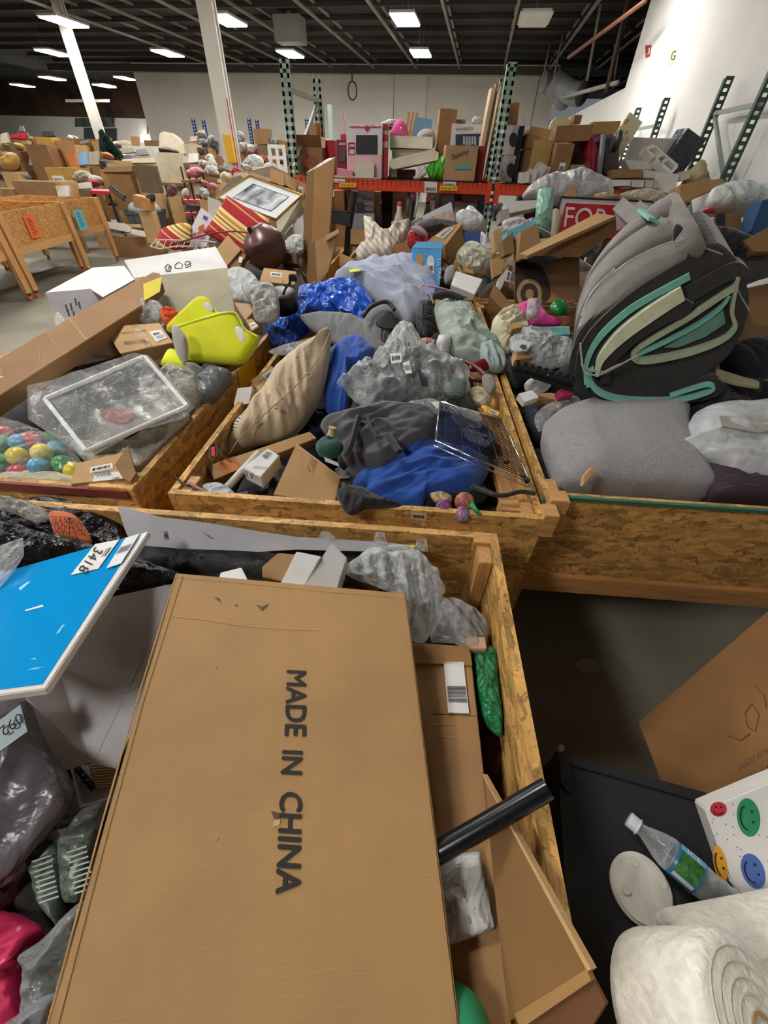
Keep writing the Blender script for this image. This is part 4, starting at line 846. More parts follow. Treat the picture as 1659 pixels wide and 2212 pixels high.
# yellow sheet on the left wall, small cartons
pL = Pl(0, 0, p=G_(-.864+.002, 1.6, .8), n=GU); 
o = MB().prism(pL.pts([(512, 800), (549, 770), (556, 820), (519, 838)]), -GU*.001).build('yellow_notice', M('#d8b411')); tag(o, 'yellow paper notice stuck inside the bin wall', 'notice')
carton('small_carton', 'small tan carton with barcode label above the beige cushion', HZ([(541, 822), (585, 790), (615, 806), (560, 846)], .905, 20), .05, CARD_L, stick=(.45, .2, .85, .75), tape=(.0, .4, .9, .6))
carton('white_box', 'small white box standing by the left wall of the middle bin', HZ([(513, 838), (546, 835), (538, 872), (504, 876)], .90, 50), .05, M('#d6d5d3', 'card'))
carton('small_carton', 'plain tan carton behind the small white box', HZ([(545, 838), (580, 852), (560, 880), (538, 874)], .885, 20), .05, CARD)
blob('striped_cushion', 'grey and white striped round cushion behind the beige cushion', 'pillow', HZ([(540, 890), (515, 900), (500, 930), (498, 962), (520, 950), (545, 920)], .84, 45), .02, .03, M('#d4d2cc', 'stripe', .8, dir=(0, .2, 1), freq=90, stops=((0, '#d8d6d0'), (.6, '#6f6c68'))), R=8, S=40)
# front left corner
o = carton('long_carton', 'long flat tan carton with orange tape band', HZ([(447, 1006), (668, 932), (684, 946), (462, 1036)], .86, 30), .05, CARD)
strip_on(o, HZ([(447, 1006), (668, 932), (684, 946), (462, 1036)], .86, 30), .1, 0, .26, 1, M('#b86a1e'), 'orange_tape')
o = carton('white_box', 'white carton with printed labels in the front of the middle bin', HZ([(524, 1010), (578, 968), (604, 984), (563, 1030)], .875, 5), .055, M('#d5d4d0', 'card'))
bq = bpy.data.objects[o.name]; pf = Pl(545, 1010, z=.875, t=5)
barcode(o, *[p+pf.n*.001 for p in pf.pts([(560, 984), (576, 972), (592, 980), (578, 995)])], seed=3, n=12, box=(.05, .2, .9, .8))
text('HANDLE WITH CARE', pf(546, 1012), pf(574, 1014), pf(550, 1007), INK, o); 
pv = P3(ZP(524, 1010, .875), ZP(563, 1030, .875), ZP(563, 1062, .83)); text('3.9', pv(531, 1028), pv(548, 1036), pv(532, 1017), INK, o, .004); barcode(o, pv(534, 1032), pv(558, 1044), pv(558, 1054), pv(534, 1042), seed=8, lift=.004)
bx_ = HZ([(640, 958), (736, 1030), (722, 1090), (590, 1068)], .86, 30)
o = carton('brown_carton', 'plain brown carton leaning in the front of the middle bin', bx_, .09, CARD, tape=(.35, .02, .5, .35)); strip_on(o, bx_, .02, .0, .98, .04, CARD_L, 'carton_edge', .002)
tag(MB().tube([ZP(488, 1056, .82), ZP(560, 978, .87)], .014, 16).build('white_tube', M('#c8c4ba', 'plain', .4), smooth=True), 'white cardboard tube beside the long flat carton', 'tube')
carton('small_carton', 'small tan carton tucked in the front left bin corner', HZ([(385, 1062), (432, 1054), (436, 1068), (382, 1076)], .84), .05, CARD_L)
film('plastic_bag', 'pale grey soft plastic bag by the front rail', 'bag', HZ([(438, 1050), (470, 1042), (500, 1058), (512, 1076), (470, 1082), (446, 1066)], .86, 20), .02, .03, M('#b6bfc6', 'crinkle', .3), seed=31)
o = MB().box(ZP(522, 1070, .855), (.04, .02, .012), RZ(20)).build('small_packet', M('#4a4c50', 'crinkle', .2)); tag(o, 'tiny grey and red packet by the front rail', 'packet'); MB().box(ZP(516, 1072, .862), (.012, .02, .01), RZ(20)).build('red_band', M('#c22832'), o)
t = thing('eyeglasses', 'thin black framed glasses with red inner arm by the left rail', 'glasses', ZP(465, 985, .87))
MB().tube([ZP(453, 965, .885), ZP(466, 960, .885), ZP(470, 985, .885), ZP(462, 1000, .88), ZP(452, 990, .88), ZP(453, 965, .885)], .003, 6).build('frame', BLACK, t); MB().prism(HZ([(456, 966), (464, 964), (464, 984), (457, 986)], .884, 30), V((0, 0, -.003))).build('red_insert', M('#c81e22'), t); MB().tube([ZP(466, 965, .885), ZP(480, 985, .88), ZP(500, 998, .87)], .0025, 6).build('temple', M('#3a1818'), t)
t = thing('pen', 'thin pink edged stick and black clip across the front left corner', 'stick', ZP(420, 1050, .86)); MB().tube([ZP(408, 1044, .878), ZP(466, 1074, .87)], .006, 8).build('stick', M('#8d6f6b'), t); MB().tube([ZP(376, 1028, .90), ZP(396, 1046, .88), ZP(408, 1050, .878)], .004, 6).build('clip', BLACK, t)
# blue tarps and bags
BT = M(BLS, 'crinkle', .28, f=10)
blob('blue_tarp', 'shiny bright blue tarp bunched at the back left of the middle bin', 'tarp', HZ([(576, 690), (602, 676), (624, 655), (650, 626), (700, 616), (742, 606), (778, 610), (800, 640), (812, 680), (800, 706), (760, 690), (690, 690), (640, 720), (610, 746), (590, 742), (578, 716)], .93, 15), .07, .08, BT, fold=.035, fs=9, seed=4, R=26, S=130, aniso=.6)
blob('blue_tarp', 'dark blue cuff of the tarp hanging at the bin wall', 'tarp', HZ([(577, 700), (600, 705), (640, 722), (640, 740), (600, 746), (584, 738)], .92, 40), .02, .04, M('#1a4cae', 'crinkle', .35), fold=.008, fs=14, seed=5)
blob('pale_sheet', 'big pale grey-blue bed sheet heaped at the back of the middle bin', 'fabric', HZ([(722, 600), (740, 582), (800, 566), (860, 558), (902, 566), (938, 596), (948, 640), (940, 662), (905, 690), (880, 700), (850, 668), (815, 650), (780, 620), (745, 612)], .96, 22), .10, .12, cloth('#a9b0c2', g=7, wr=.6), fold=.06, fs=6, seed=6, R=28, S=120, dirn=(1, -.6, 0))
blob('blue_fabric', 'dull blue hem along the back of the pale sheet', 'fabric', HZ([(800, 566), (870, 556), (910, 580), (950, 622), (945, 650), (915, 610), (880, 580)], 1.04, 10), .02, .03, cloth('#6f85b2'), fold=.01, fs=12, seed=7)
MB().prism(HZ([(754, 582), (772, 580), (779, 585), (756, 588)], 1.075, 10), V((0, 0, -.004))).build('neon_tag', M('#c8e21e'), bpy.data.objects['pale_sheet'])
# grey bag panels
GB = cloth('#77787a', g=10)
blob('grey_bag', 'grey stiff bag side with a dark seam, left of the black strap', 'bag', HZ([(644, 682), (690, 672), (760, 678), (806, 702), (812, 730), (790, 752), (740, 752), (700, 730), (665, 706)], .96, 28), .03, .06, GB, sharp=True, fold=.008, fs=9, seed=8, R=16, S=70)
o = blob('grey_bag', 'grey rounded flap with a black arched strap', 'bag', HZ([(785, 700), (790, 680), (815, 660), (840, 655), (862, 672), (878, 712), (905, 740), (880, 760), (830, 765), (795, 745)], .98, 35), .035, .06, GB, fold=.006, fs=9, seed=9, R=16, S=70)
pg = Pl(830, 700, z=1.02, t=35); MB().tube(smooth_path([pg(784, 684), pg(800, 664), pg(826, 652), (pg(842, 655)), pg(852, 670)], 6), .012, 8).build('black_strap', M('#1c1c20', 'cloth'), o, True)
MB().tube(smooth_path([pg(838, 700), pg(826, 712), pg(824, 730), pg(836, 744)], 6), .005, 8).build('zip', BLACK, o, True); blob('inner_gap', None, None, [pg(*q)+pg.n*.012 for q in ((812, 705), (822, 682), (840, 675), (856, 690), (862, 712), (836, 716))], .004, .004, M('#141417'), par=o, R=5, S=30)
# black carrier with pink strap
o = blob('black_carrier', 'black padded sling bag with pink edged strap', 'bag', HZ([(905, 652), (922, 645), (938, 650), (940, 690), (936, 722), (920, 732), (904, 722), (898, 690)], 1.02, 45), .03, .05, M('#1b1b1f', 'cloth'), fold=.008, fs=18, seed=10)
for L, r_, m_ in (([(936, 655), (928, 630), (918, 616), (910, 620), (912, 636)], .0045, '#c88a9c'), ([(920, 618), (950, 622), (975, 630), (985, 650)], .004, '#c88a9c'), ([(935, 640), (970, 636), (1000, 648)], .02, '#1b1b1f'), ([(906, 690), (938, 682)], .006, '#0f0f12'), ([(915, 652), (912, 690), (917, 725)], .007, '#0f0f12')):
    p_ = Pl(930, 680, z=1.06, t=45); MB().tube(smooth_path([p_(*q) for q in L], 6), r_, 8).build('strap', M(m_, 'cloth'), o, True)
carton('small_carton', 'tan carton edge behind the mint blanket', HZ([(940, 645), (980, 642), (985, 660), (944, 665)], 1.0, 20), .05, CARD)
# mint blanket
blob('mint_blanket', 'pale mint blanket draped in folds on the right of the middle bin', 'blanket', HZ([(940, 660), (975, 650), (1010, 662), (1022, 690), (1045, 712), (1062, 740), (1088, 768), (1086, 790), (1050, 790), (1010, 782), (980, 768), (962, 742), (950, 712), (942, 690)], .98, 25), .06, .10, cloth('#a3b0a6', g=8, wr=.6), fold=.05, fs=11, seed=12, R=28, S=120, dirn=(1, -.5, 0))
blob('mint_blanket', 'trailing mint blanket edge over the right bin wall', 'blanket', HZ([(1040, 740), (1070, 742), (1092, 770), (1088, 800), (1062, 800), (1040, 780)], .95, 30), .03, .06, cloth('#9aaca8', g=8, wr=.6), fold=.02, fs=14, seed=13)
blob('red_shoe', 'shiny dark red shoe under the mint blanket', 'shoe', HZ([(1010, 792), (1045, 775), (1075, 765), (1080, 780), (1060, 796), (1020, 802)], .93, 30), .025, .03, M('#7c1522', 'plain', .25), R=10, S=40)
t = MB().tube(smooth_path([ZP(*q, .93) for q in ((974, 778), (985, 774), (1020, 788), (1045, 808), (1050, 822), (1020, 818), (1005, 800))], 6), .011, 8).build('red_belt', M('#5d2320', 'plain', .4), smooth=True); tag(t, 'dark red leather belt coiled by the right bin wall', 'belt')
blob('pink_cloth', 'salmon pink cloth peeping out behind the clear bag', 'fabric', HZ([(903, 735), (930, 732), (942, 742), (925, 758), (900, 756)], .98, 30), .02, .03, cloth('#c08e8a'), fold=.008, fs=20, seed=14)
tag(MB().lathe([(.02, 0), (.035, .02), (.04, .1), (.03, .13)], ZP(955, 780, .88), V((0, .2, 1)), 20).build('white_cup', M('#d8d8d6', 'plain', .4), smooth=True), 'white cup behind the big clear bag', 'cup')
# dark core of the clear bag plus the bag itself
o = blob('grey_garment', 'dark grey quilted bundle inside the big clear bag', CL, HZ([(790, 830), (810, 790), (850, 750), (900, 745), (960, 775), (1005, 810), (1000, 845), (930, 862), (850, 872), (800, 872)], .96, 28), .06, .08, cloth('#5b5f62'), fold=.03, fs=11, seed=15, R=20, S=90)
film('clear_bag', 'big crumpled clear plastic bag in the centre of the middle bin', 'bag', HZ([(724, 832), (758, 806), (795, 800), (808, 775), (835, 740), (858, 712), (876, 702), (894, 706), (905, 740), (918, 762), (970, 775), (1010, 796), (1016, 826), (1010, 850), (965, 864), (930, 866), (860, 870), (800, 895), (770, 870), (745, 852)], .985, 28), .085, .06, M('#e6eaea', 'clear', .1, a=.2, b=.75, f=15), fold=.05, fs=11, seed=16, R=30, S=150, rag=.02, sharp=True)
cb = bpy.data.objects['clear_bag']; pk = Pl(880, 790, z=1.09, t=28)
sticker(cb, pk.pts([(842, 764), (866, 762), (868, 782), (846, 786)]), seed=6); sticker(cb, pk.pts([(870, 784), (884, 780), (890, 806), (876, 808)]), seed=7)
blob('green_net', 'dark green netting inside the right end of the clear bag', 'net', HZ([(965, 820), (1000, 822), (1005, 855), (975, 862), (955, 845)], .97, 30), .03, .03, M('#40564a', 'grid', .5, f=40, c2='#7d8a80'), R=8, S=36)
# blue fabrics and charcoal duffel
blob('blue_fabric', 'royal blue canvas standing up behind the beige cushion', 'fabric', HZ([(700, 782), (722, 752), (748, 735), (778, 734), (800, 745), (812, 768), (795, 800), (760, 812), (748, 840), (752, 892), (735, 905), (706, 890), (692, 840)], .94, 25), .07, .08, cloth(BL, g=6, wr=.5), fold=.035, fs=8, seed=17, R=24, S=100, dirn=(.1, 1, 0), aniso=.3)
blob('blue_fabric', 'royal blue canvas spread under the charcoal duffel', 'fabric', HZ([(760, 1050), (790, 1010), (850, 985), (890, 950), (940, 955), (1010, 972), (1052, 990), (1060, 1010), (1040, 1045), (1010, 1066), (930, 1078), (905, 1100), (850, 1092), (790, 1088)], .84, 12), .055, .12, cloth(BL, g=6, wr=.5), fold=.035, fs=8, seed=18, R=26, S=120, dirn=(1, .4, 0), aniso=.3)
blob('blue_fabric', 'dark navy canvas in the shade right of the beige cushion', 'fabric', HZ([(640, 900), (690, 860), (720, 890), (705, 920), (670, 940), (640, 930)], .80, 10), .03, .1, cloth('#16233f'), fold=.02, fs=8, seed=19)
o = blob('charcoal_duffel', 'slumped charcoal duffel bag with black webbing', 'bag', HZ([(694, 915), (740, 900), (790, 888), (835, 880), (880, 885), (938, 893), (944, 930), (925, 968), (885, 985), (850, 1012), (818, 1030), (780, 1018), (752, 1006), (738, 985), (736, 960), (705, 940)], .90, 22), .085, .10, cloth('#58585b', g=7, wr=.5), fold=.035, fs=7, seed=20, R=26, S=120)
pd = Pl(820, 950, z=.975, t=22)
for L, w_ in (([(776, 898), (768, 925), (760, 955), (748, 985)], .012), ([(792, 895), (800, 920), (815, 945)], .006), ([(838, 940), (862, 975)], .014)): MB().tube(smooth_path([pd(*q)+pd.n*(.0) for q in L], 6), w_, 4).build('webbing', M('#151518', 'cloth'), o)
t = thing('black_strap', 'black adjustable strap hanging beside the brown carton', 'strap', ZP(745, 1040, .88))
MB().tube(smooth_path([ZP(*q) for q in ((730, 1015, .93), (742, 1030, .93), (748, 1060, .92), (770, 1080, .90), (800, 1095, .89))], 6), .012, 6).build('webbing', M('#1e1f22', 'cloth'), t); MB().box(ZP(744, 1034, .94), (.03, .012, .012), RZ(10)).build('buckle', BLACK, t)
blob('black_fabric', 'black nylon corner hanging over the front rail', 'fabric', HZ([(728, 1060), (770, 1050), (830, 1078), (868, 1092), (800, 1096), (756, 1112), (735, 1088)], .905, 15), .02, .03, cloth('#101013'), fold=.012, fs=14, seed=21)
blob('black_fabric', 'black nylon lining below the royal blue canvas', 'fabric', HZ([(880, 1065), (950, 1060), (1040, 1050), (1050, 1075), (960, 1092), (900, 1098)], .80, 0), .03, .08, cloth('#111114'), fold=.012, fs=14, seed=22)
t = MB().tube(smooth_path([ZP(*q) for q in ((1020, 1050, .86), (1060, 1066, .885), (1090, 1070, .89), (1125, 1062, .895), (1156, 1066, .90))], 6), .008, 8).build('black_strap', M('#17171a', 'cloth'), smooth=True); tag(t, 'black cord strap crossing to the right bin wall', 'strap')
# velvet pumpkin
t = thing('velvet_pumpkin', 'dark green velvet pumpkin with cream stem', 'pumpkin', ZP(712, 975, .92)); c = ZP(712, 966, .955)
mb = MB(); vs = []; n_, m_ = 40, 14
for i in range(m_+1):
    tt = pi*i/m_
    for k in range(n_): a = 2*pi*k/n_; r = .047*(1+.045*abs(cos(4*a))-.03)*sin(tt); vs.append(c+V((r*cos(a), r*sin(a), .036*cos(tt)-.008*(sin(tt) < .3)*1)))
mb.add(vs, [(i*n_+k, (i+1)*n_+k, (i+1)*n_+(k+1) % n_, i*n_+(k+1) % n_) for i in range(m_) for k in range(n_)]).build('body', cloth('#1f5148'), t, True)
MB().tube([c+V((.002, .02, .03)), c+V((.006, .03, .045)), c+V((.01, .034, .058))], [.014, .011, .014], 8).build('stem', M('#c9b98a', 'mottle', c2='#a8956a', f=60), t)
pz_ = Pl(715, 998, z=.96, t=50); MB().prism(pz_.pts([(700, 987), (729, 999), (733, 1008), (703, 997)]), -pz_.n*.001).build('price_tag', M('#c9cdd2'), t)
# wire rack
t = thing('wire_shelf', 'chrome wire shelf leaning at the right of the middle bin', 'wire rack', ZP(1040, 980, .9))
P_ = P3(ZP(941, 952, .99), ZP(1146, 1042, .915), ZP(1084, 905, .95)); A, B, C, D = P_(941, 953), P_(1146, 1042), P_(1084, 905), P_(950, 868)
for a, b in ((A, B), (B, C), (C, D), (D, A)): MB().tube([a, b], .0032, 8).build('rim_wire', CHROME, t, True)
MB().tube([A-P_.n*.02, B-P_.n*.02], .0028, 8).build('rim_wire', CHROME, t, True)
for k in range(1, 30): f = k/30; MB().tube([A.lerp(D, f), B.lerp(C, f)], .0017, 5).build('shelf_wire', CHROME, t)
for f in (.1, .3, .5, .7, .9): MB().tube([A.lerp(B, f)-P_.n*.002, D.lerp(C, f)-P_.n*.002], .0018, 5).build('cross_wire', CHROME, t)
for f, g in ((.62, .5), (.8, .18), (.93, .03), (.97, .0)): MB().box(A.lerp(B, f).lerp(D.lerp(C, f), g), (.014, .01, .012), RZ(20)).build('black_clip', BLACK, t)
tag(MB().prism(HZ([(930, 868), (962, 866), (985, 884), (990, 894), (950, 886)], .99, 20), V((0, 0, -.002))).build('white_card', PAPER), 'blank white card above the wire shelf', 'card')
film('plastic_bag', 'small clear bag with tissue on the wire shelf', 'bag', HZ([(975, 880), (1030, 890), (1042, 910), (1030, 925), (985, 915)], .965, 25), .015, .01, CLEAR, seed=44)
film('plastic_bag', 'thin clear packets behind the wire shelf', 'bag', HZ([(870, 872), (930, 862), (960, 878), (940, 895), (880, 890)], .985, 25), .015, .02, CLEAR, seed=45)
film('plastic_bag', 'silver foil packet under the wire shelf', 'bag', HZ([(1000, 925), (1040, 935), (1060, 955), (1045, 965), (1005, 945)], .90, 10), .012, .01, M('#a8a6a4', 'crinkle', .2, f=40), seed=46)
blob('brown_cloth', 'dark brown and black garments under the wire shelf', CL, HZ([(945, 910), (1000, 900), (1060, 930), (1080, 980), (1030, 990), (960, 950)], .84, 10), .03, .09, cloth('#1e1a1a'), fold=.025, fs=12, seed=24)
film('yellow_packet', 'yellow packet with white label at the right bin wall', 'packet', HZ([(1040, 876), (1055, 880), (1084, 894), (1086, 908), (1072, 912), (1046, 894)], .955, 25), .012, .015, M('#d9a515', 'crinkle', .3), seed=47)
sticker(bpy.data.objects['yellow_packet'], HZ([(1058, 884), (1078, 892), (1074, 898), (1054, 890)], .972, 25), M('#e8e4da'))
film('plastic_bag', 'clear and tan packets beside the dark red belt', 'bag', HZ([(1016, 840), (1045, 838), (1062, 860), (1050, 880), (1020, 866)], .92, 20), .02, .04, M('#b7a98a', 'crinkle', .25), seed=48)
blob('grey_plush', 'grey fuzzy plush end by the right bin wall', 'toy', HZ([(1042, 812), (1062, 812), (1072, 835), (1060, 852), (1046, 838)], .93, 20), .02, .04, M('#a89f97', 'fur'), R=8, S=36)
# plank and post inside the right front corner
pk_ = MB().bar(G_(.39, 1.02, .80), G_(.39, 1.9, .80), .075, .03).build('inner_plank', PINEY, CB)
tag(MB().prism([G_(.33, 1.0, .858), G_(.425, 1.0, .858), G_(.425, 1.06, .858), G_(.33, 1.06, .858)], ZU*-.05).build('wood_block', PINE), 'small pine offcut in the front right corner of the middle bin', 'wood')
# mesh balls
for (x, y, r, c1_, c2_, lb, nm) in ((958, 1098, .027, '#d0559a', '#4b3a7a', 'pink and purple mesh ball by the front rail', 1), (1003, 1084, .032, '#d8b23a', '#a0446a', 'larger yellow and purple mesh ball by the front rail', 2), (998, 1112, .026, '#5fb3b8', '#b86a9c', 'teal and pink mesh ball half behind the front rail', 3)):
    c = ZP(x, y, .865); o = MB().sphere(c, r, 20, 12).build('mesh_ball', M(c1_, 'mottle', .5, c2=c2_, f=22), smooth=True); tag(o, lb, 'ball', 'mesh balls')
    mb = MB()
    for k in range(8):
        for s_ in (-1, 1): mb.tube([c+V((sin(pi*j/10)*cos(k*pi/4+s_*j*.18), sin(pi*j/10)*sin(k*pi/4+s_*j*.18), cos(pi*j/10)))*(r+.0004) for j in range(11)], .0007, 4)
    mb.build('netting', M('#8a5a3a' if nm == 2 else '#7a3a6a'), o)
MB().tube([ZP(1018, 1090, .885), ZP(1036, 1112, .885)], [.009, .006], 8).build('green_tip', M('#2e9a63', 'crinkle'), [x for x in COL.objects if x.get('label', '').startswith('larger yellow and purple')][0], True)
film('tan_packet', 'crinkled tan packet behind the mesh balls', 'packet', HZ([(930, 1066), (955, 1062), (975, 1072), (972, 1086), (940, 1084)], .87, 25), .012, .02, M('#b5a070', 'crinkle', .3), seed=49)
sticker(CB, [p for p in Pl(905, 1105, y=None, z=.88, p=G_(-.1, .9395, .86), n=-GV).pts([(888, 1107), (921, 1108), (921, 1124), (889, 1120)])], M('#cfc9b0'), 'old_sticker')
# ---------- items at the back of the middle bin / left wall ----------
film('plastic_bag', 'clear film sheet lying left of the grey bag', 'bag', HZ([(583, 756), (640, 738), (680, 742), (700, 752), (640, 762), (595, 766)], .93, 20), .01, .02, CLEAR, seed=50)
blob('red_plaid', 'dark red plaid scarf below the blue tarp', 'scarf', HZ([(640, 742), (680, 730), (700, 740), (670, 765), (620, 775), (600, 765)], .88, 20), .02, .06, M('#5d2a24', 'cloth'), fold=.012, fs=14, seed=26)

# ================= left bin =================
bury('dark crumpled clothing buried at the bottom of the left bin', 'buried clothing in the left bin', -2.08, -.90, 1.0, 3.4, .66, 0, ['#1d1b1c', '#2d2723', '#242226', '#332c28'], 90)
# bag of balls
BC = {'y': '#e6cf1e', 'b': '#4ba3cf', 'g': '#2f9a50', 'r': '#c92f45'}
t = None; names = {'y': 'yellow', 'b': 'light blue', 'g': 'green', 'r': 'red'}
for i, (x, y, c_, z, lb) in enumerate([(37, 985, 'y', .90, 'larger yellow play ball at the front of the bag'), (90, 978, 'y', .91, 'yellow play ball right of the other yellow one'), (84, 1008, 'b', .885, 'light blue play ball at the front of the bag'), (42, 957, 'b', .90, 'light blue play ball behind the yellow balls'), (70, 950, 'r', .90, 'red play ball behind the blue one'),
      (134, 1003, 'g', .88, 'green play ball at the right end of the bag'), (8, 938, 'r', .90, 'dark red play ball at the back of the bag'), (0, 1000, 'g', .885, 'green play ball cut by the left edge, lower'), (0, 958, 'g', .90, 'green play ball cut by the left edge, upper'), (121, 971, 'b', .885, 'pale blue play ball half hidden at right'), (38, 1024, 'r', .865, 'dark red play ball low in the bag'), (160, 1018, 'y', .865, 'small sliver of yellow play ball at right'), (-40, 990, 'b', .88, 'blue play ball outside the left edge'), (110, 990, 'g', .865, 'green play ball deep between the blue ones'), (105, 950, 'g', .87, 'dark green play ball at the rear of the bag')]):
    o = MB().sphere(ZP(x, y, z), .032, 24, 14).build('play_ball', M(BC[c_], 'plain', .3), smooth=True); tag(o, lb, 'ball', 'play balls in the clear bag')
film('ball_bag', 'clear plastic bag full of coloured play balls', 'bag', HZ([(-80, 925), (0, 912), (50, 922), (100, 940), (150, 965), (178, 1000), (185, 1022), (140, 1032), (60, 1035), (0, 1040), (-80, 1045)], .885, 5), .065, .04, M('#e8ecec', 'clear', .08, a=.03, b=.35, f=8), fold=.014, fs=12, seed=52, R=18, S=90)
blob('cream_cloth', 'cream towel lying under the ball bag along the front rail', 'fabric', HZ([(0, 1026), (60, 1022), (160, 1028), (185, 1034), (170, 1046), (60, 1046), (0, 1042)], .865, 5), .02, .05, cloth('#c9c1a8'), fold=.01, fs=18, seed=53)
blob('pale_bedding', 'creased ivory bedding in clear film under the white crate', 'fabric', HZ([(150, 960), (190, 975), (260, 960), (350, 920), (410, 895), (330, 985), (298, 1018), (260, 1026), (200, 1010)], .865, 10), .03, .10, M('#c3c3b8', 'crinkle', .3, f=12), fold=.02, fs=12, seed=54, R=18, S=80)
# small carton 8950
q = HZ([(165, 1000), (268, 976), (284, 1032), (150, 1046)], .915, 25)
o = carton('small_carton', 'tan carton with printed number label at the left bin front', q, .05, CARD_L)
p8 = Pl(217, 1013, z=.915, t=25).off(.001); sticker(o, p8.pts([(196, 1010), (243, 1000), (245, 1012), (195, 1022)]), seed=2); sticker(o, p8.pts([(206, 1024), (262, 1018), (266, 1034), (200, 1041)]), bars=False)
text('8950', p8.off(.003)(238, 1018), p8.off(.003)(206, 1022), p8.off(.003)(240, 1026), INK, o, .002); barcode(o, *p8.off(.003).pts([(240, 1030), (262, 1027), (264, 1035), (240, 1038)]), seed=4)
fl = Pl(217, 1013, z=.915, t=25); a, b = fl(250, 978), fl(268, 1036)
MB().prism([fl(251, 1008), fl(279, 966), fl(296, 1026), fl(284, 1044), fl(268, 1036)], V((0, .003, -.003))+fl.n*.012).build('flap', CARD_D, o)
# white crate in film
t = thing('white_crate', 'white frame crate wrapped in clear stretch film', 'crate', ZP(260, 900, .86))
r_ = Pl(250, 880, z=.99, t=18); WC = M('#d5d6d2', 'plain', .35); cr = [(96, 862), (186, 975), (405, 878), (312, 770)]; low = r_.off(-.14)
for i in range(4):
    a, b = cr[i], cr[(i+1) % 4]; MB().prism([r_(*a), r_(*b), low(*b)+V((0, 0, 0)), low(*a)], (mid(r_.pts(cr))-mid([r_(*a), r_(*b)])).normalized()*.006).build('side_wall', WC, t)
    MB().bar(r_(*a), r_(*b), .014, .014).build('rim', M('#e4e5e3', 'plain', .2), t, bevel=.003)
MB().prism(low.pts(cr), -low.n*.004).build('bottom', M('#a9a79f'), t)
blob('red_item', 'dark red shape inside the wrapped white crate', 'fabric', Pl(250, 895, z=.93, t=10).pts([(215, 892), (250, 882), (290, 890), (280, 912), (235, 912)]), .012, .02, cloth('#8a2a30'), R=6, S=30)
film('stretch_film', 'clear stretch film pulled over the white crate', 'film', r_.off(.012).pts([(58, 832), (110, 822), (180, 798), (290, 762), (322, 768), (350, 800), (420, 880), (395, 905), (300, 930), (200, 985), (175, 985), (120, 945), (60, 905)]), .02, .03, M('#e8eae8', 'clear', .08, a=.02, b=.3, f=7), fold=.008, fs=9, seed=56, sharp=True, R=22, S=120, dirn=(.6, -.6, 0), aniso=.15)
# plastic bags right of the crate
blob('white_yarn', 'white cable-textured ball in a clear bag', 'yarn', HZ([(362, 820), (390, 808), (420, 822), (428, 850), (410, 878), (380, 868), (362, 845)], .93, 20), .05, .06, M('#c6c1b2', 'fur', f=60), fold=.008, fs=20, R=12, S=50)
film('plastic_bag', 'clear bag over the white yarn ball', 'bag', HZ([(352, 806), (380, 796), (425, 810), (435, 845), (420, 885), (380, 880), (355, 850)], .935, 20), .065, .06, CLEAR, seed=57)
blob('grey_cushion', 'grey cushion in clear wrap against the left bin wall', 'pillow', HZ([(428, 812), (455, 795), (490, 798), (500, 815), (470, 850), (440, 880), (420, 868), (420, 835)], .92, 25), .04, .07, M('#6e7476', 'crinkle', .3, f=9), fold=.012, fs=12, seed=58)
blob('grey_cushion', 'pale grey cushion behind the white yarn ball', 'pillow', HZ([(385, 790), (420, 786), (440, 800), (425, 815), (390, 808)], .95, 25), .03, .05, cloth('#8d8c88'), R=8, S=36)
blob('teal_shoe', 'dark teal glittery shoe under the yellow dotted chair', 'shoe', HZ([(372, 788), (395, 772), (420, 775), (418, 790), (385, 796)], .95, 20), .02, .03, M('#16506a', 'crinkle', .3, f=60), R=8, S=30)
# long carton lying across
q = [ZP(-60, 800, 1.05), ZP(316, 596, 1.16), ZP(346, 640, 1.12), ZP(-60, 900, .98)]
pl1 = P3(ZP(0, 770, 1.06), ZP(310, 610, 1.16), ZP(160, 740, 1.06)); qq = pl1.pts([(-80, 818), (310, 596), (318, 652), (-80, 905)])
o = carton('long_carton', 'long narrow brown carton slanting across the left bin', qq, .07, M('#96714a', 'card'))
for L in ([(150, 688), (186, 733)], [(100, 716), (130, 760)], [(250, 633), (292, 662)], [(88, 724), (85, 790)]): crease(o, pl1, L, .0018, mat=M('#b08a60', 'card'))
crease(o, pl1, [(150, 688), (187, 734)], .003, mat=CARD_L); 
MB().prism([p+pl1.n*.004 for p in pl1.pts([(300, 608), (330, 590), (345, 592), (352, 612), (318, 650), (306, 630)])], -pl1.n*.05).build('open_end', CARD_D, o)
MB().prism([p+pl1.n*.006 for p in pl1.pts([(310, 616), (350, 600), (346, 632), (312, 652)])], -pl1.n*.003).build('yellow_print', M('#cbb81f'), o)
strip_on(o, qq, .0, .35, .16, .6, TAPE)
slab('brown_cardboard', 'dark brown cardboard below the long slanting carton', 'cardboard', HZ([(60, 850), (185, 745), (310, 690), (300, 760), (130, 800), (60, 835)], .93, 10), .02, M('#5f4022', 'card'))
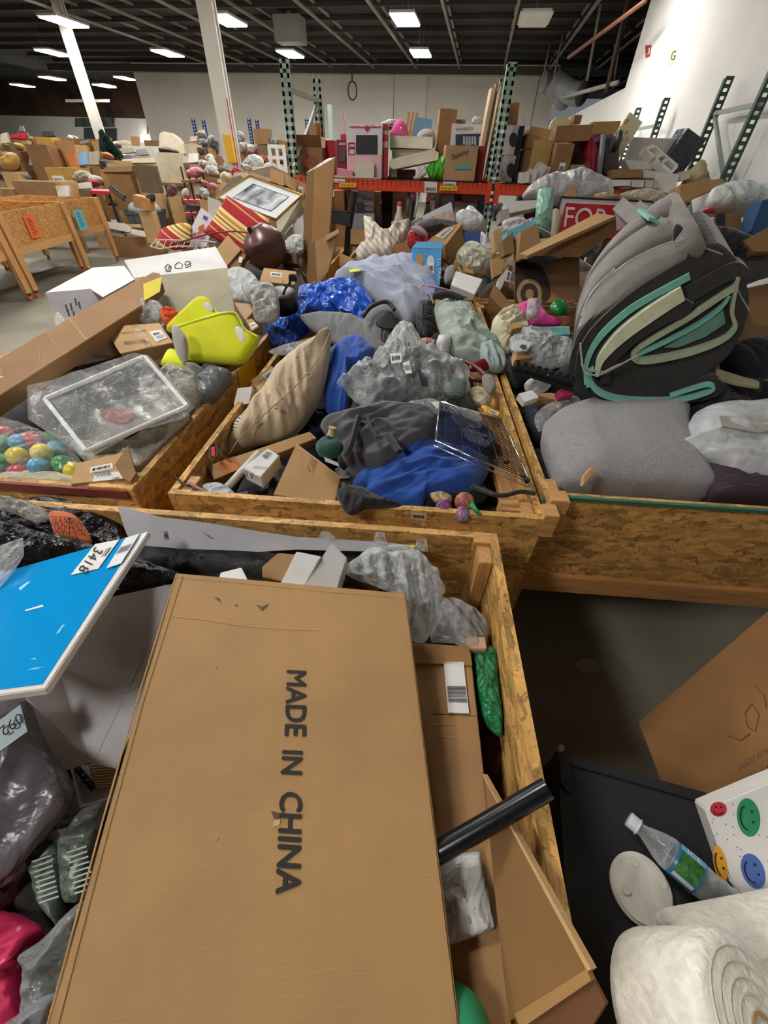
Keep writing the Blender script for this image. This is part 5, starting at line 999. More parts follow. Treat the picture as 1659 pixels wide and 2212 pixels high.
# carton with MADE IN CHINA print
q = HZ([(222, 706), (344, 697), (374, 740), (260, 764)], 1.03, 25)
o = carton('brown_carton', 'tan carton with faded print and number label on the left pile', q, .12, CARD_L, tape=(.5, 0, .62, 1))
p9 = Pl(300, 727, z=1.03, t=25).off(.001); sticker(o, p9.pts([(322, 717), (347, 712), (362, 730), (338, 739)]), bars=False); text('0531', p9.off(.003)(340, 732), p9.off(.003)(356, 728), p9.off(.003)(337, 727), INK, o); barcode(o, *p9.off(.003).pts([(326, 718), (344, 714), (350, 722), (333, 727)]), seed=5)
text('MADE IN CHINA SMALL'[:13], p9(270, 745), p9(318, 740), p9(267, 738), M('#4a3822'), o); text('HANDLE WITH CARE', p9(262, 722), p9(318, 716), p9(260, 718), M('#4a3822'), o)
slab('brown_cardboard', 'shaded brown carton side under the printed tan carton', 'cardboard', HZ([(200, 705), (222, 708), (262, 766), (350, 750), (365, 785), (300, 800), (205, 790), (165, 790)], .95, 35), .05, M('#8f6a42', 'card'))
# yellow dotted chair covers
YF = cloth('#dbe016', g=6)
def dots(o, pl, L):
    for (x, y, rx, ry, a) in L:
        blob('white_dot', None, None, pl.pts(ell(x, y, rx, ry, a, 14)), .004, .002, M('#d9d3d2', 'cloth'), par=o, R=4, S=28)
py1 = Pl(415, 680, z=1.12, t=55); o = blob('dotted_chair', 'back yellow foam chair with white dots behind the other one', 'chair', py1.pts([(360, 708), (395, 672), (430, 642), (450, 645), (470, 672), (490, 690), (440, 700), (395, 730), (372, 720)]), .03, .05, YF, R=12, S=60, e=6, q=.5)
dots(o, py1.off(.026), [(449, 664, 16, 9, 35)])
py2 = Pl(460, 730, z=1.06, t=50); o = blob('dotted_chair', 'front yellow foam chair with large white dots', 'chair', py2.pts([(372, 712), (400, 700), (470, 678), (505, 674), (520, 690), (530, 712), (560, 728), (545, 760), (520, 785), (470, 785), (430, 782), (395, 778), (382, 745)]), .035, .06, YF, R=14, S=70, e=8, q=.5)
dots(o, py2.off(.031), [(448, 735, 18, 24, -20), (516, 725, 16, 22, -28)])
MB().tube(smooth_path(py2.off(.03).pts([(384, 706), (430, 692), (500, 675), (518, 690), (530, 712), (558, 728)]), 6), .006, 8).build('seam_piping', M('#c4c912', 'cloth'), o, True)
blob('arm_rest', 'white rounded arm end', None, Pl(390, 745, z=1.07, t=60).pts([(372, 704), (385, 706), (402, 730), (406, 770), (398, 786), (384, 770), (374, 735)]), .02, .03, M('#b9b3ac', 'cloth'), par=o, R=8, S=40)
blob('yellow_cloth', 'yellow fabric lying below the dotted chair arm', 'fabric', HZ([(350, 780), (365, 755), (385, 760), (400, 790), (380, 790), (350, 788)], 1.0, 20), .02, .05, YF, R=8, S=36)
carton('small_carton', 'small brown carton taped shut before the yellow chair', HZ([(446, 756), (500, 728), (520, 748), (466, 780)], 1.0, 30), .05, CARD_D, tape=(.0, .3, .9, .6)); 
slab('carton', 'brown carton side below the small taped carton', 'box', HZ([(460, 782), (520, 752), (518, 778), (480, 800)], .96, 40), .05, CARD_D)
# white cartons
o = MB().prism([ZP(98, 632, .96), ZP(200, 578, .97), ZP(268, 574, .97), ZP(290, 604, .97), ZP(222, 642, .93), ZP(195, 624, .95)], V((0, .01, -.01))).build('white_carton', WHITE); tag(o, 'white carton with printed lines standing at the far left of the pile', 'box')
pf = P3(ZP(98, 632, .96), ZP(195, 624, .95), ZP(120, 682, .85)); q = pf.pts([(98, 633), (194, 624), (224, 642), (222, 690), (120, 682)]); MB().prism(q, V((0, .01, 0))).build('front_panel', M('#8f898c', 'card'), o)
mb = MB()
for k, (x, y) in enumerate(((150, 655), (144, 668), (160, 645), (168, 652), (156, 672), (140, 658))): n_ = pf.n*.002; mb.quad(*[pf(x+dx, y+dy)+n_ for dx, dy in ((0, 0), (4, 0), (8, 16), (4, 16))])
mb.build('printed_text', INK, o)
pt = P3(ZP(200, 578, .97), ZP(268, 574, .97), ZP(222, 642, .93)); MB().tube([pt(*q)+pt.n*.002 for q in ((252, 618), (258, 612), (262, 617), (255, 622), (252, 618))], .0015, 4).build('care_symbol', INK, o)
MB().tube([pt(*q)+pt.n*.002 for q in ((265, 610), (272, 604), (276, 610), (268, 615), (265, 610))], .0015, 4).build('care_symbol', INK, o)
pw1 = P3(ZP(268, 562, 1.20), ZP(466, 534, 1.22), ZP(290, 600, 1.14)); o = MB().prism(pw1.pts([(268, 562), (466, 533), (492, 578), (290, 600)]), -pw1.n*.006).build('white_carton', WHITE); tag(o, 'large open white carton with recycling marks on its rim', 'box')
pw2 = P3(pw1(290, 600), pw1(492, 578), ZP(508, 675, .98)); MB().prism(pw2.pts([(290, 600), (492, 578), (508, 676), (400, 700), (350, 705), (310, 640)]), V((0, .006, -.004))).build('inner_panel', M('#a59a7c', 'mottle', .6, c2='#8f8a72', f=3), o)
pr = pw1.off(.002)
for L in ([(356, 577), (363, 570), (370, 576), (368, 586), (359, 587), (356, 577)], [(378, 580), (378, 572), (386, 566), (394, 571), (393, 579), (378, 580)], [(400, 566), (410, 565), (412, 575), (402, 578), (400, 566)]): MB().tube([pr(*q) for q in L], .002, 4).build('care_symbol', INK, o)
text('UP', pr(359, 586), pr(368, 584), pr(360, 575), INK, o); MB().tube([pr(*q) for q in ((398, 570), (405, 573), (413, 568))], .002, 4).build('care_symbol', INK, o)
blob('orange_knit', 'red and orange knitted ball between the cartons', 'yarn', HZ([(350, 672), (368, 666), (386, 676), (380, 692), (362, 704), (352, 695)], 1.10, 30), .03, .04, M('#e0621a', 'mottle', .8, c2='#c2181c', f=30), fold=.01, fs=40, R=10, S=40)
blob('grey_plush', 'grey plush head seen through a clear bag', 'toy', HZ([(290, 678), (310, 656), (340, 660), (352, 680), (340, 700), (300, 698)], 1.05, 30), .03, .06, cloth('#7d7a68'), R=8, S=40)
film('plastic_bag', 'clear bag over the grey plush head beside the long carton', 'bag', HZ([(280, 680), (305, 650), (345, 655), (358, 685), (345, 706), (290, 702)], 1.06, 30), .04, .04, CLEAR, seed=60)
film('plastic_bag', 'torn clear film at the long carton edge', 'bag', HZ([(118, 700), (122, 676), (134, 680), (140, 694), (128, 702)], 1.1, 30), .01, .01, CLEAR, seed=61)
# plates, fluffy pillow, rose
t = blob('stone_plate', 'pale grey round embossed cushion in clear film', 'pillow', HZ([(490, 585), (515, 576), (545, 590), (565, 620), (560, 650), (530, 655), (503, 645), (496, 615)], 1.12, 40), .03, .04, M('#b3b9b8', 'crinkle', .35, f=16), R=12, S=60)
blob('fluffy_pillow', 'white fluffy pillow right of the open white carton', 'pillow', HZ([(522, 612), (560, 612), (592, 618), (604, 662), (598, 690), (570, 698), (550, 690), (548, 660), (530, 640)], 1.10, 38), .05, .06, M('#cfcdca', 'fur', .9, f=70), fold=.02, fs=22, seed=62, R=18, S=80)
carton('brown_carton', 'tan carton between the fluffy pillow and the open white carton', HZ([(505, 653), (540, 655), (552, 668), (530, 692), (510, 685)][:4], 1.06, 30), .08, M('#b08f74', 'card'))
carton('small_carton', 'small tan carton with label below the fluffy pillow', HZ([(530, 690), (545, 688), (560, 705), (543, 716)], 1.02, 30), .05, CARD, stick=(.2, .4, .9, .9))
t = thing('black_rose', 'black artificial rose on a curved stem', 'flower', ZP(615, 640, 1.12)); MB().tube(smooth_path([ZP(612, 636, 1.13), ZP(616, 625, 1.16), ZP(624, 614, 1.19), ZP(629, 604, 1.22)], 5), .006, 6).build('stem', BLACK, t); c = ZP(631, 600, 1.235)
for k in range(9): a = k*2.4; blob('petal', None, None, [c+V((cos(a)*.004*k/3, sin(a)*.004*k/3, 0))+V((cos(a+b)*.014, sin(a+b)*.006, sin(b)*.018)) for b in [j*pi/4 for j in range(8)]], .003, .003, M('#131216', 'cloth'), par=t, R=3, S=16)
for s_ in (-1, 1): MB().tube([ZP(620, 620, 1.18), ZP(620+s_*9, 616, 1.19), ZP(620+s_*9, 606, 1.20)], .003, 5).build('leaf', BLACK, t)
t = thing('lamp_shade', 'black drum with a dull violet top beside the rose', 'lamp shade', ZP(615, 660, 1.0)); MB().lathe([(.09, 0), (.085, .09), (.07, .095)], ZP(612, 668, 1.02), V((0, -.2, 1)), 28).build('body', M('#161417', 'plain', .4), t, True); MB().lathe([(.087, .092), (.06, .105), (.01, .11)], ZP(612, 668, 1.02), V((0, -.2, 1)), 28).build('top', M('#6b6168', 'plain', .4), t, True)
carton('tan_carton', 'tan carton with small white label behind the rose', HZ([(570, 578), (640, 586), (636, 615), (560, 608)], 1.14, 40), .10, CARD_L, stick=(.25, .25, .6, .55))
# ================= right bin =================
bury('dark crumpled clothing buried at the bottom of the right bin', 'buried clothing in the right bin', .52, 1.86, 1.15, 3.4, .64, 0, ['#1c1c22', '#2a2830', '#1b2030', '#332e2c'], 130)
# grey pouf
blob('grey_pouf', 'big grey fleece floor cushion at the front of the right bin', 'cushion', HZ([(1172, 935), (1185, 905), (1230, 880), (1300, 864), (1400, 864), (1478, 872), (1484, 920), (1492, 960), (1520, 1010), (1542, 1068), (1440, 1068), (1300, 1060), (1214, 1054), (1190, 1000)], .86, 14), .095, .2, M('#a9a6a9', 'fur', .9, f=90), R=22, S=100, e=3.0, q=.5, fold=.006, fs=4, seed=3)
blob('mauve_plaid', 'mauve plaid blanket at the front right of the right bin', 'blanket', HZ([(1515, 1000), (1560, 1010), (1660, 1040), (1760, 1060), (1760, 1085), (1640, 1082), (1545, 1070), (1530, 1040)], .84, 10), .04, .15, M('#5d4a55', 'grid', .85, f=6, c2='#3a2d38', w=.12), fold=.012, fs=8, seed=4)
blob('white_bag', 'white plastic bag of soft goods at the right picture edge', 'bag', HZ([(1466, 955), (1492, 948), (1490, 915), (1505, 890), (1545, 875), (1600, 872), (1760, 880), (1760, 1040), (1640, 1040), (1590, 1028), (1540, 1000), (1490, 970)], .92, 20), .07, .1, M('#c9cbce', 'crinkle', .35, f=7), fold=.025, fs=7, seed=5, R=20, S=90)
pb = Pl(1600, 920, z=1.0, t=20); par = [x for x in COL.objects if x.get('label', '').startswith('white plastic bag of soft')][0]
MB().prism(pb.pts([(1555, 898), (1659, 905), (1700, 920), (1640, 935), (1560, 920)]), -pb.n*.004).build('printed_panel', M('#a9a89f', 'plain', .4), par)
film('plastic_bag', 'clear film tail between the grey pouf and the osb edge', 'bag', HZ([(1155, 900), (1180, 875), (1240, 855), (1250, 870), (1200, 895), (1170, 930), (1160, 925)], .90, 25), .02, .04, CLEAR, seed=64)
carton('small_carton', 'torn tan carton corner at the front edge of the right bin', HZ([(1258, 1050), (1262, 1028), (1280, 1008), (1292, 1016), (1286, 1052)][:4], .92, 50), .02, CARD_L)
carton('carton', 'open carton beside the grey pouf with a round sticker', HZ([(1145, 850), (1190, 848), (1232, 856), (1228, 872), (1160, 880)][:4], .93, 20), .06, CARD, cat='box')
film('plastic_bag', 'crumpled clear bag behind the grey pouf', 'bag', HZ([(1132, 830), (1165, 812), (1195, 812), (1185, 840), (1150, 852)], .95, 25), .03, .04, M('#d5d8d8', 'clear', .12, a=.3, b=.8), seed=65)
blob('black_fabric', 'black fabric behind the white bag at right', 'fabric', HZ([(1480, 880), (1500, 860), (1560, 845), (1620, 860), (1600, 880), (1520, 885), (1490, 910)], .93, 20), .03, .15, cloth('#15161c'), fold=.02, fs=9, seed=6)
blob('navy_bag', 'navy blue garment bundle right of the foam roll', 'clothing', HZ([(1540, 770), (1580, 745), (1640, 735), (1760, 745), (1760, 800), (1640, 815), (1560, 800)], 1.02, 25), .06, .2, cloth('#141826'), fold=.025, fs=8, seed=7)
blob('navy_bag', 'dark garment bundle lower right of the foam roll', 'clothing', HZ([(1545, 830), (1600, 825), (1760, 830), (1760, 880), (1620, 868), (1550, 862)], .96, 25), .04, .2, cloth('#12131b'), fold=.02, fs=8, seed=8)
MB_ = MB().prism(HZ([(1545, 795), (1600, 812), (1640, 824), (1640, 836), (1590, 828), (1550, 815)], 1.05, 25), V((0, 0, -.01))).build('fringed_strip', M('#9a8f74', 'cloth')); tag(MB_, 'pale fringed strip across the navy bundles', 'fabric')
# foam roll
FG, FD, FT, FC = M('#86827c', 'cloth', .9), M('#2b2827', 'cloth', .9), M('#7cc4b4', 'cloth', .8), M('#dce0bf', 'cloth', .8)
t = thing('foam_mattress_roll', 'huge folded grey and teal foam mattress topper tied with clear film', 'mattress topper', ZP(1400, 860, .96))
pf = Pl(1400, 862, z=.98, t=62, az=6); bk = YP(1262, 668, pf(1246, 780).y+.5)-pf(1246, 780)
bk1 = bk.normalized()
body = [(1238, 790), (1240, 745), (1262, 706), (1300, 668), (1350, 630), (1420, 585), (1480, 545), (1500, 560), (1545, 525), (1590, 560), (1612, 610), (1618, 660), (1605, 715), (1578, 765), (1545, 795), (1520, 812), (1552, 815), (1568, 832), (1562, 850), (1530, 866), (1470, 874), (1380, 870), (1300, 864), (1262, 845), (1242, 820)]
bp_ = smooth_loop(pf.pts(body), 100); MB().prism(bp_, bk).build('charcoal_core', FD, t, bevel=.006)
def ribbon(pl, L, wd, mat, name, ext, lift=0.012, k=6, par=None):
    """a foam layer: a band of the given half width following L on the front plane, extruded away"""
    P = smooth_path(pl.pts(L), k); n = pl.n; ws = wd if isinstance(wd, list) else [wd]*len(L); W_ = []
    for i in range(len(P)):
        f = i/(len(P)-1)*(len(L)-1); a = int(min(f, len(L)-2)); W_.append(ws[a]+(ws[a+1]-ws[a])*(f-a))
    A = []; Bq = []
    for i, p in enumerate(P):
        d = (P[min(i+1, len(P)-1)]-P[max(0, i-1)]).normalized(); s_ = n.cross(d); A.append(p+s_*W_[i]+n*lift); Bq.append(p-s_*W_[i]+n*lift)
    loop = A+Bq[::-1]; N_ = len(P); mb = MB(); ext = V(ext); vs = loop+[p+ext for p in loop]; m = len(loop); fs = [(i, i+1, m-2-i, m-1-i) for i in range(N_-1)]; fs += [tuple(m+x for x in f[::-1]) for f in fs]; fs += [(i, i+m, (i+1) % m+m, (i+1) % m) for i in range(m)]
    return mb.add(vs, fs).build(name, mat, par or t)
bkv = bk*.9
# outer grey folds, staggered behind each other
def loft(A, Bc, th, mat, name='foam_layer', k=8):
    """a curved thick sheet between two curves; th is the thickness vector"""
    A = smooth_path(A, k); Bc = smooth_path(Bc, k); n = len(A); th = V(th); m = 5; vs = []; fs = []
    for side in (0, 1):
        for j in range(m+1): vs += [A[i].lerp(Bc[i], j/m)+th*side+V((0, -.012*sin(pi*j/m), .018*sin(pi*j/m))) for i in range(n)]
    o_ = (m+1)*n
    for j in range(m):
        for i in range(n-1): q = (j*n+i, j*n+i+1, (j+1)*n+i+1, (j+1)*n+i); fs += [q, tuple(x+o_ for x in q[::-1])]
    for i in range(n-1): fs += [(i, i+o_, i+1+o_, i+1), (m*n+i, m*n+i+1, m*n+i+1+o_, m*n+i+o_)]
    for j in range(m): fs += [(j*n, (j+1)*n, (j+1)*n+o_, j*n+o_), (j*n+n-1, j*n+n-1+o_, (j+1)*n+n-1+o_, (j+1)*n+n-1)]
    return MB().add(vs, fs).build(name, mat, t, True)
y0_ = pf(1350, 700).y
c_1 = [(1241, 812), (1246, 762), (1272, 715), (1318, 668), (1375, 622), (1430, 586), (1480, 556)]; c_2 = [(1238, 790), (1240, 715), (1263, 652), (1306, 598), (1366, 553), (1422, 524), (1482, 508)]
c_3 = [(1238, 742), (1246, 662), (1272, 594), (1318, 538), (1378, 493), (1430, 468), (1466, 470)]; c_4 = [(1244, 690), (1262, 612), (1298, 546), (1346, 492), (1396, 452), (1430, 428), (1452, 428)]
fr = [pf(*p)+pf.n*.006 for p in c_1]
y1 = [p.y for p in fr]
B1 = [YP(x, y, yy+.16) for (x, y), yy in zip(c_2, y1)]; F2 = [YP(x, y, yy+.13) for (x, y), yy in zip(c_2, y1)]
B2 = [YP(x, y, yy+.32) for (x, y), yy in zip(c_3, y1)]; F3 = [YP(x, y, yy+.29) for (x, y), yy in zip(c_3, y1)]
B3 = [YP(x, y, yy+.48) for (x, y), yy in zip(c_4, y1)]
TV = V((.03, .01, -.05))
loft(fr, B1, TV, FG); loft(F2, B2, TV, FG); loft(F3, B3, TV, FG)
# dark band edge in front of the last grey fold
ribbon(pf, [(1244, 812), (1250, 762), (1285, 712), (1345, 662), (1415, 618), (1484, 578)], .030, FD, 'foam_layer', bkv, .004)
ribbon(pf, [(1262, 832), (1263, 785), (1290, 732), (1345, 680), (1405, 642), (1484, 600)], [.008, .010, .012, .013, .012, .012], FT, 'foam_layer', bkv*.16, .014)
ribbon(pf, [(1280, 815), (1288, 780), (1330, 732), (1385, 690), (1430, 660), (1462, 640)], [.008, .015, .024, .027, .026, .026], FC, 'foam_layer', bkv*.16, .03)
ribbon(pf, [(1300, 830), (1310, 780), (1360, 730), (1420, 692), (1470, 668), (1480, 655)], [.02, .024, .028, .028, .026, .02], FD, 'foam_layer', bkv*.16, .022)
ribbon(pf, [(1375, 752), (1420, 725), (1480, 690), (1540, 650), (1585, 622)], .010, M('#b3bda0', 'cloth', .8), 'foam_layer', bkv*.16, .018)
ribbon(pf, [(1480, 640), (1530, 612), (1580, 588), (1600, 600)], .030, FD, 'foam_layer', bkv*.16, .012)
ribbon(pf, [(1462, 612), (1500, 590), (1545, 565), (1580, 548)], .026, FG, 'foam_layer', bkv, -.01)
ribbon(pf, [(1585, 604), (1578, 640), (1572, 680), (1578, 712), (1548, 740), (1480, 765), (1410, 780), (1372, 782), (1360, 770), (1375, 752)], [.008, .007, .008, .009, .009, .011, .011, .010, .009, .009], M('#a9b898', 'cloth', .8), 'foam_layer', bkv*.16, .02)
ribbon(pf, [(1372, 768), (1430, 742), (1500, 705), (1550, 668), (1568, 642)], .007, FT, 'foam_layer', bkv*.16, .016)
MB().prism([p+pf.n*.010 for p in pf.pts([(1430, 752), (1500, 712), (1558, 672), (1562, 700), (1520, 728), (1460, 752)])], bkv*.2).build('foam_layer', M('#5f9585', 'cloth'), t)
ribbon(pf, [(1264, 805), (1272, 832), (1292, 852), (1330, 864), (1400, 868), (1470, 864), (1520, 850), (1534, 840), (1520, 834), (1480, 845), (1440, 858)], [.006, .009, .009, .008, .007, .007, .008, .007, .006, .005, .004], FT, 'foam_layer', bkv*.16, .018)
ribbon(pf, [(1264, 838), (1262, 812), (1276, 800)], .007, FT, 'foam_layer', bkv*.16, .02)
# rolled top lips and the upper right grey side
MB().tube([YP(1448, 436, B3[-1].y-.02), YP(1458, 470, B2[-1].y-.02), YP(1476, 510, B1[-1].y-.02), pf(1490, 545)], [.035, .045, .05, .05], 20).build('foam_layer', FG, t, True)
ribbon(pf, [(1452, 440), (1470, 446), (1484, 470), (1488, 500)], .007, FT, 'foam_layer', V((0, .12, .02)), -.12)
ribbon(pf, [(1470, 430), (1500, 470), (1530, 510), (1565, 560)], .035, FG, 'foam_layer', V((.0, .3, .05)), -.2)
ribbon(pf, [(1488, 455), (1520, 505), (1560, 560)], .02, FG, 'foam_layer', V((.0, .3, .05)), -.12)
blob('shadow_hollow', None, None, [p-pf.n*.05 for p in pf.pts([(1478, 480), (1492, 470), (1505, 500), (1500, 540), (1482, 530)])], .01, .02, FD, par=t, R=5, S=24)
for L in ([(1240, 790), (1255, 800), (1285, 806), (1300, 800), (1320, 790)], [(1236, 712), (1270, 640), (1330, 582), (1400, 545), (1450, 532)], [(1240, 690), (1262, 640), (1310, 590)], [(1470, 515), (1520, 535), (1560, 550)], [(1580, 600), (1600, 640), (1618, 670)], [(1238, 745), (1245, 800), (1262, 812), (1290, 808), (1360, 770)]):
    MB().tube(smooth_path([p+pf.n*(.05 if L[0][1] > 600 else .0) for p in pf.pts(L)], 8), .0035, 6).build('film_band', M('#dcdedd', 'clear', .1, a=.35, b=.9), t, True)
# teal backed foam board at right of the roll
o = MB().prism(Pl(1600, 580, z=1.2, t=30).pts([(1530, 512), (1560, 545), (1585, 585), (1700, 520), (1700, 500), (1640, 525), (1590, 520)]), V((0, .02, -.02))).build('teal_foam', M('#7fc4bd', 'cloth')); tag(o, 'bright teal foam sheet sticking out right of the foam roll', 'foam')
o = MB().prism(Pl(1640, 590, z=1.2, t=55).pts([(1582, 578), (1700, 512), (1700, 590), (1640, 605), (1595, 622)]), V((0, .05, -.01))).build('black_foam', M('#232124', 'cloth')); tag(o, 'black foam slab below the bright teal sheet', 'foam')
slab('brown_cardboard', 'brown carton wall right of the foam roll', 'cardboard', Pl(1640, 660, z=1.05, t=60).pts([(1600, 625), (1760, 590), (1760, 720), (1630, 710)]), .05, M('#8a6740', 'card'))
slab('brown_cardboard', 'brown cardboard flap below the carton wall at right', 'cardboard', Pl(1640, 720, z=1.02, t=40).pts([(1590, 690), (1640, 700), (1760, 715), (1760, 745), (1600, 740)]), .03, M('#6f5033', 'card'))
# left part of right bin: cream cloth, pink cloth, cup, green dish
blob('cream_cloth', 'cream cotton cloth along the left wall of the right bin', 'fabric', HZ([(1062, 700), (1085, 672), (1115, 668), (1135, 690), (1142, 715), (1120, 740), (1100, 760), (1075, 745)], 1.0, 22), .05, .12, cloth('#cfc7a8', g=9, wr=.6), fold=.03, fs=14, seed=70, R=18, S=80)
blob('pink_cloth', 'hot pink cloth under the translucent cup', 'fabric', HZ([(1104, 668), (1135, 650), (1160, 648), (1185, 685), (1215, 696), (1190, 704), (1140, 704), (1118, 690)], 1.05, 28), .02, .04, cloth('#d0388c'), fold=.012, fs=14, seed=71)
t = thing('plastic_cup', 'translucent plastic cup lying on the hot pink cloth', 'cup', ZP(1155, 690, 1.08)); c0 = ZP(1148, 690, 1.08); MB().lathe([(.026, 0), (.03, .01), (.036, .09), (.037, .094), (.034, .09), (.027, .01)], c0, V((.05, .3, .5)), 24).build('cup_body', M('#d9c9d0', 'clear', .2, a=.55, b=.9), t, True)
MB().lathe([(.014, -.002), (.016, .0)], c0, V((.05, .3, .5)), 16).build('round_label', M('#c8b060'), t)
c = ZP(1208, 668, 1.09); o = MB().lathe([(.055, -.002), (.055, .004), (.05, .02), (.035, .035), (.012, .042), (.006, .043), (.006, .052), (.002, .054)], c, V((.1, -.35, 1)), 28).build('green_dome', M('#187a3c', 'plain', .25), smooth=True); tag(o, 'shiny green dome lid beside the hot pink cloth', 'lid')
blob('orange_item', 'orange patterned scrap below the green dome lid', 'fabric', HZ([(1196, 690), (1222, 682), (1232, 694), (1215, 704)], 1.03, 20), .01, .04, cloth('#c9702c'), R=6, S=24)
carton('flat_box', 'white flat carton with teal end below the hot pink cloth', HZ([(1128, 706), (1230, 704), (1232, 724), (1132, 728)], 1.03, 20), .04, M('#c9d0d0', 'card'))
MB().prism(HZ([(1190, 708), (1230, 706), (1231, 722), (1194, 724)], 1.035, 20), V((0, 0, -.002))).build('teal_panel', M('#5fa8a8'), [x for x in COL.objects if x.get('label', '').startswith('white flat carton with teal')][0])
for i, (L, lb) in enumerate((([(1100, 735), (1140, 722), (1200, 725), (1238, 740), (1240, 780), (1180, 790), (1120, 770)], 'heap of crumpled clear packets in the left of the right bin'), ([(1110, 715), (1150, 712), (1190, 722), (1160, 745), (1120, 735)], 'clear bubble packets under the white flat carton'))):
    film('plastic_bag', lb, 'bag', HZ(L, 1.0-.01*i, 25), .035, .08, M('#ccd0d0', 'clear', .12, a=.4, b=.85, f=24), fold=.02, fs=16, seed=72+i, rag=.01)
o = MB().prism(HZ([(1106, 738), (1125, 733), (1150, 740), (1138, 758), (1104, 756)], 1.035, 20), V((0, 0, -.003))).build('instruction_card', M('#cfd2d6')); tag(o, 'white instruction card with dark square in the right bin', 'card'); MB().prism(HZ([(1126, 744), (1138, 745), (1135, 752), (1122, 751)], 1.037, 20), V((0, 0, -.001))).build('printed_square', M('#45474c'), o)
carton('small_carton', 'shallow tan carton by the osb edge under the instruction card', HZ([(1108, 762), (1150, 755), (1152, 772), (1112, 778)], .99, 20), .04, CARD_L)
t = thing('egg_crate_strip', 'black moulded plastic strip of square cups in the right bin', 'tray', ZP(1170, 800, .98)); pe = Pl(1170, 800, z=1.04, t=25)
MB().prism(pe.pts([(1104, 790), (1240, 828), (1238, 842), (1108, 800)]), -pe.n*.01).build('strip_base', BLACK, t)
for k in range(9):
    x = 1116+k*15; y = 792+k*4.2; q = pe.pts([(x-5, y-8), (x+6, y-6), (x+5, y+7), (x-6, y+5)]); c = mid(q)
    MB().add([c+(p-c)*.7+pe.n*.025 for p in q]+[c+(p-c)*1.15 for p in q], [(0, 1, 2, 3), (0, 4, 5, 1), (1, 5, 6, 2), (2, 6, 7, 3), (3, 7, 4, 0)]).build('cup', M('#1b1b1d', 'plain', .35), t)
MB_ = MB().prism([p for p in Pl(0, 0, p=G_(.462, 2, .8), n=-GU).pts([(1085, 795), (1092, 770), (1100, 800), (1092, 832), (1086, 820)])], GU*.0).build('cyan_film', M('#35b3c9', 'plain', .3)) if False else None
o = MB().prism([G_(.462, 2.2, .90), G_(.462, 2.0, .84), G_(.462, 1.85, .70), G_(.462, 2.1, .66)], GU*.003).build('cyan_sheet', M('#2fa9c4', 'plain', .3)); tag(o, 'cyan plastic sheet tucked between the two bin walls', 'sheet')
# target-style ring carton, opened
pc = P3(ZP(1112, 560, 1.20), ZP(1290, 545, 1.22), ZP(1120, 660, 1.02)); 
o = MB().prism(pc.pts([(1113, 566), (1252, 552), (1252, 640), (1240, 655), (1112, 652)]), -pc.n*.006).build('ring_carton', M('#97724a', 'card')); tag(o, 'open brown carton with big black ring print in the right bin', 'box')
MB().prism([p+pc.n*.001 for p in pc.pts([(1113, 566), (1150, 562), (1172, 578), (1186, 605), (1190, 640), (1180, 652), (1112, 652)])], -pc.n*.0008).build('black_print', M('#39302a'), o)
MB().prism([p+pc.n*.0025 for p in pc.pts(ell(1143, 636, 27, 33, 0, 30))], -pc.n*.0008).build('ring_print', M('#a57e55', 'card'), o); MB().prism([p+pc.n*.004 for p in pc.pts(ell(1143, 636, 19, 23, 0, 30))], -pc.n*.0008).build('ring_print', M('#39302a'), o); MB().prism([p+pc.n*.0055 for p in pc.pts(ell(1143, 637, 9, 11, 0, 20))], -pc.n*.0008).build('ring_print', M('#a57e55', 'card'), o)
pc2 = P3(ZP(1122, 548, 1.24), ZP(1320, 480, 1.36), ZP(1150, 560, 1.18)); 
MB().prism([pc(1113, 566), pc(1252, 552), YP(1330, 468, 3.0), YP(1295, 462, 3.1), YP(1150, 530, 3.0)][:3]+[YP(1160, 545, 2.9)], V((0, .004, -.01))).build('flap', M('#7c5632', 'card'), o)
MB().prism([YP(1122, 548, 2.75), YP(1140, 552, 2.72), YP(1330, 466, 2.9), YP(1290, 460, 2.95)], V((0, .006, -.02))).build('flap', CARD_L, o)
MB().prism([YP(1140, 552, 2.8), YP(1330, 466, 2.95), YP(1332, 500, 2.95), YP(1250, 556, 2.8)], V((.0, .006, -.0))).build('inner_wall', M('#8a6238', 'card'), o)
blob('grey_pompoms', 'grey woolly pompom garland inside the ring print carton', 'garland', Pl(1270, 530, z=1.28, t=50).pts([(1240, 530), (1255, 515), (1290, 516), (1300, 530), (1280, 552), (1245, 552)]), .04, .04, M('#8d8f90', 'fur', f=40), fold=.03, fs=30, seed=75, R=12, S=60)
film('plastic_bag', 'pointed clear bag with blue print in the ring print carton', 'bag', Pl(1190, 540, z=1.27, t=60).pts([(1130, 560), (1150, 535), (1185, 525), (1222, 503), (1224, 540), (1215, 558), (1150, 562)]), .02, .03, M('#cfd5da', 'clear', .12, a=.45, b=.9), seed=76, sharp=True)
slab('blue_box', 'small blue box under the pointed clear bag', 'box', Pl(1180, 550, z=1.25, t=60).pts([(1145, 555), (1190, 538), (1200, 545), (1200, 560), (1150, 562)]), .05, M('#4f86b8'))
t = thing('sticker_strip', 'brown block with barcode label leaning on the ring print carton', 'box', ZP(1100, 600, 1.1)); q = Pl(1100, 600, z=1.12, t=60).pts([(1098, 572), (1108, 576), (1098, 622), (1086, 618)]); MB().prism(q, V((.0, .04, -.01))).build('block', M('#6a4b30', 'card'), t); sticker(t, [q[0].lerp(q[3], .25), q[1].lerp(q[2], .25), q[1].lerp(q[2], .75), q[0].lerp(q[3], .75)], seed=5, vert=True)
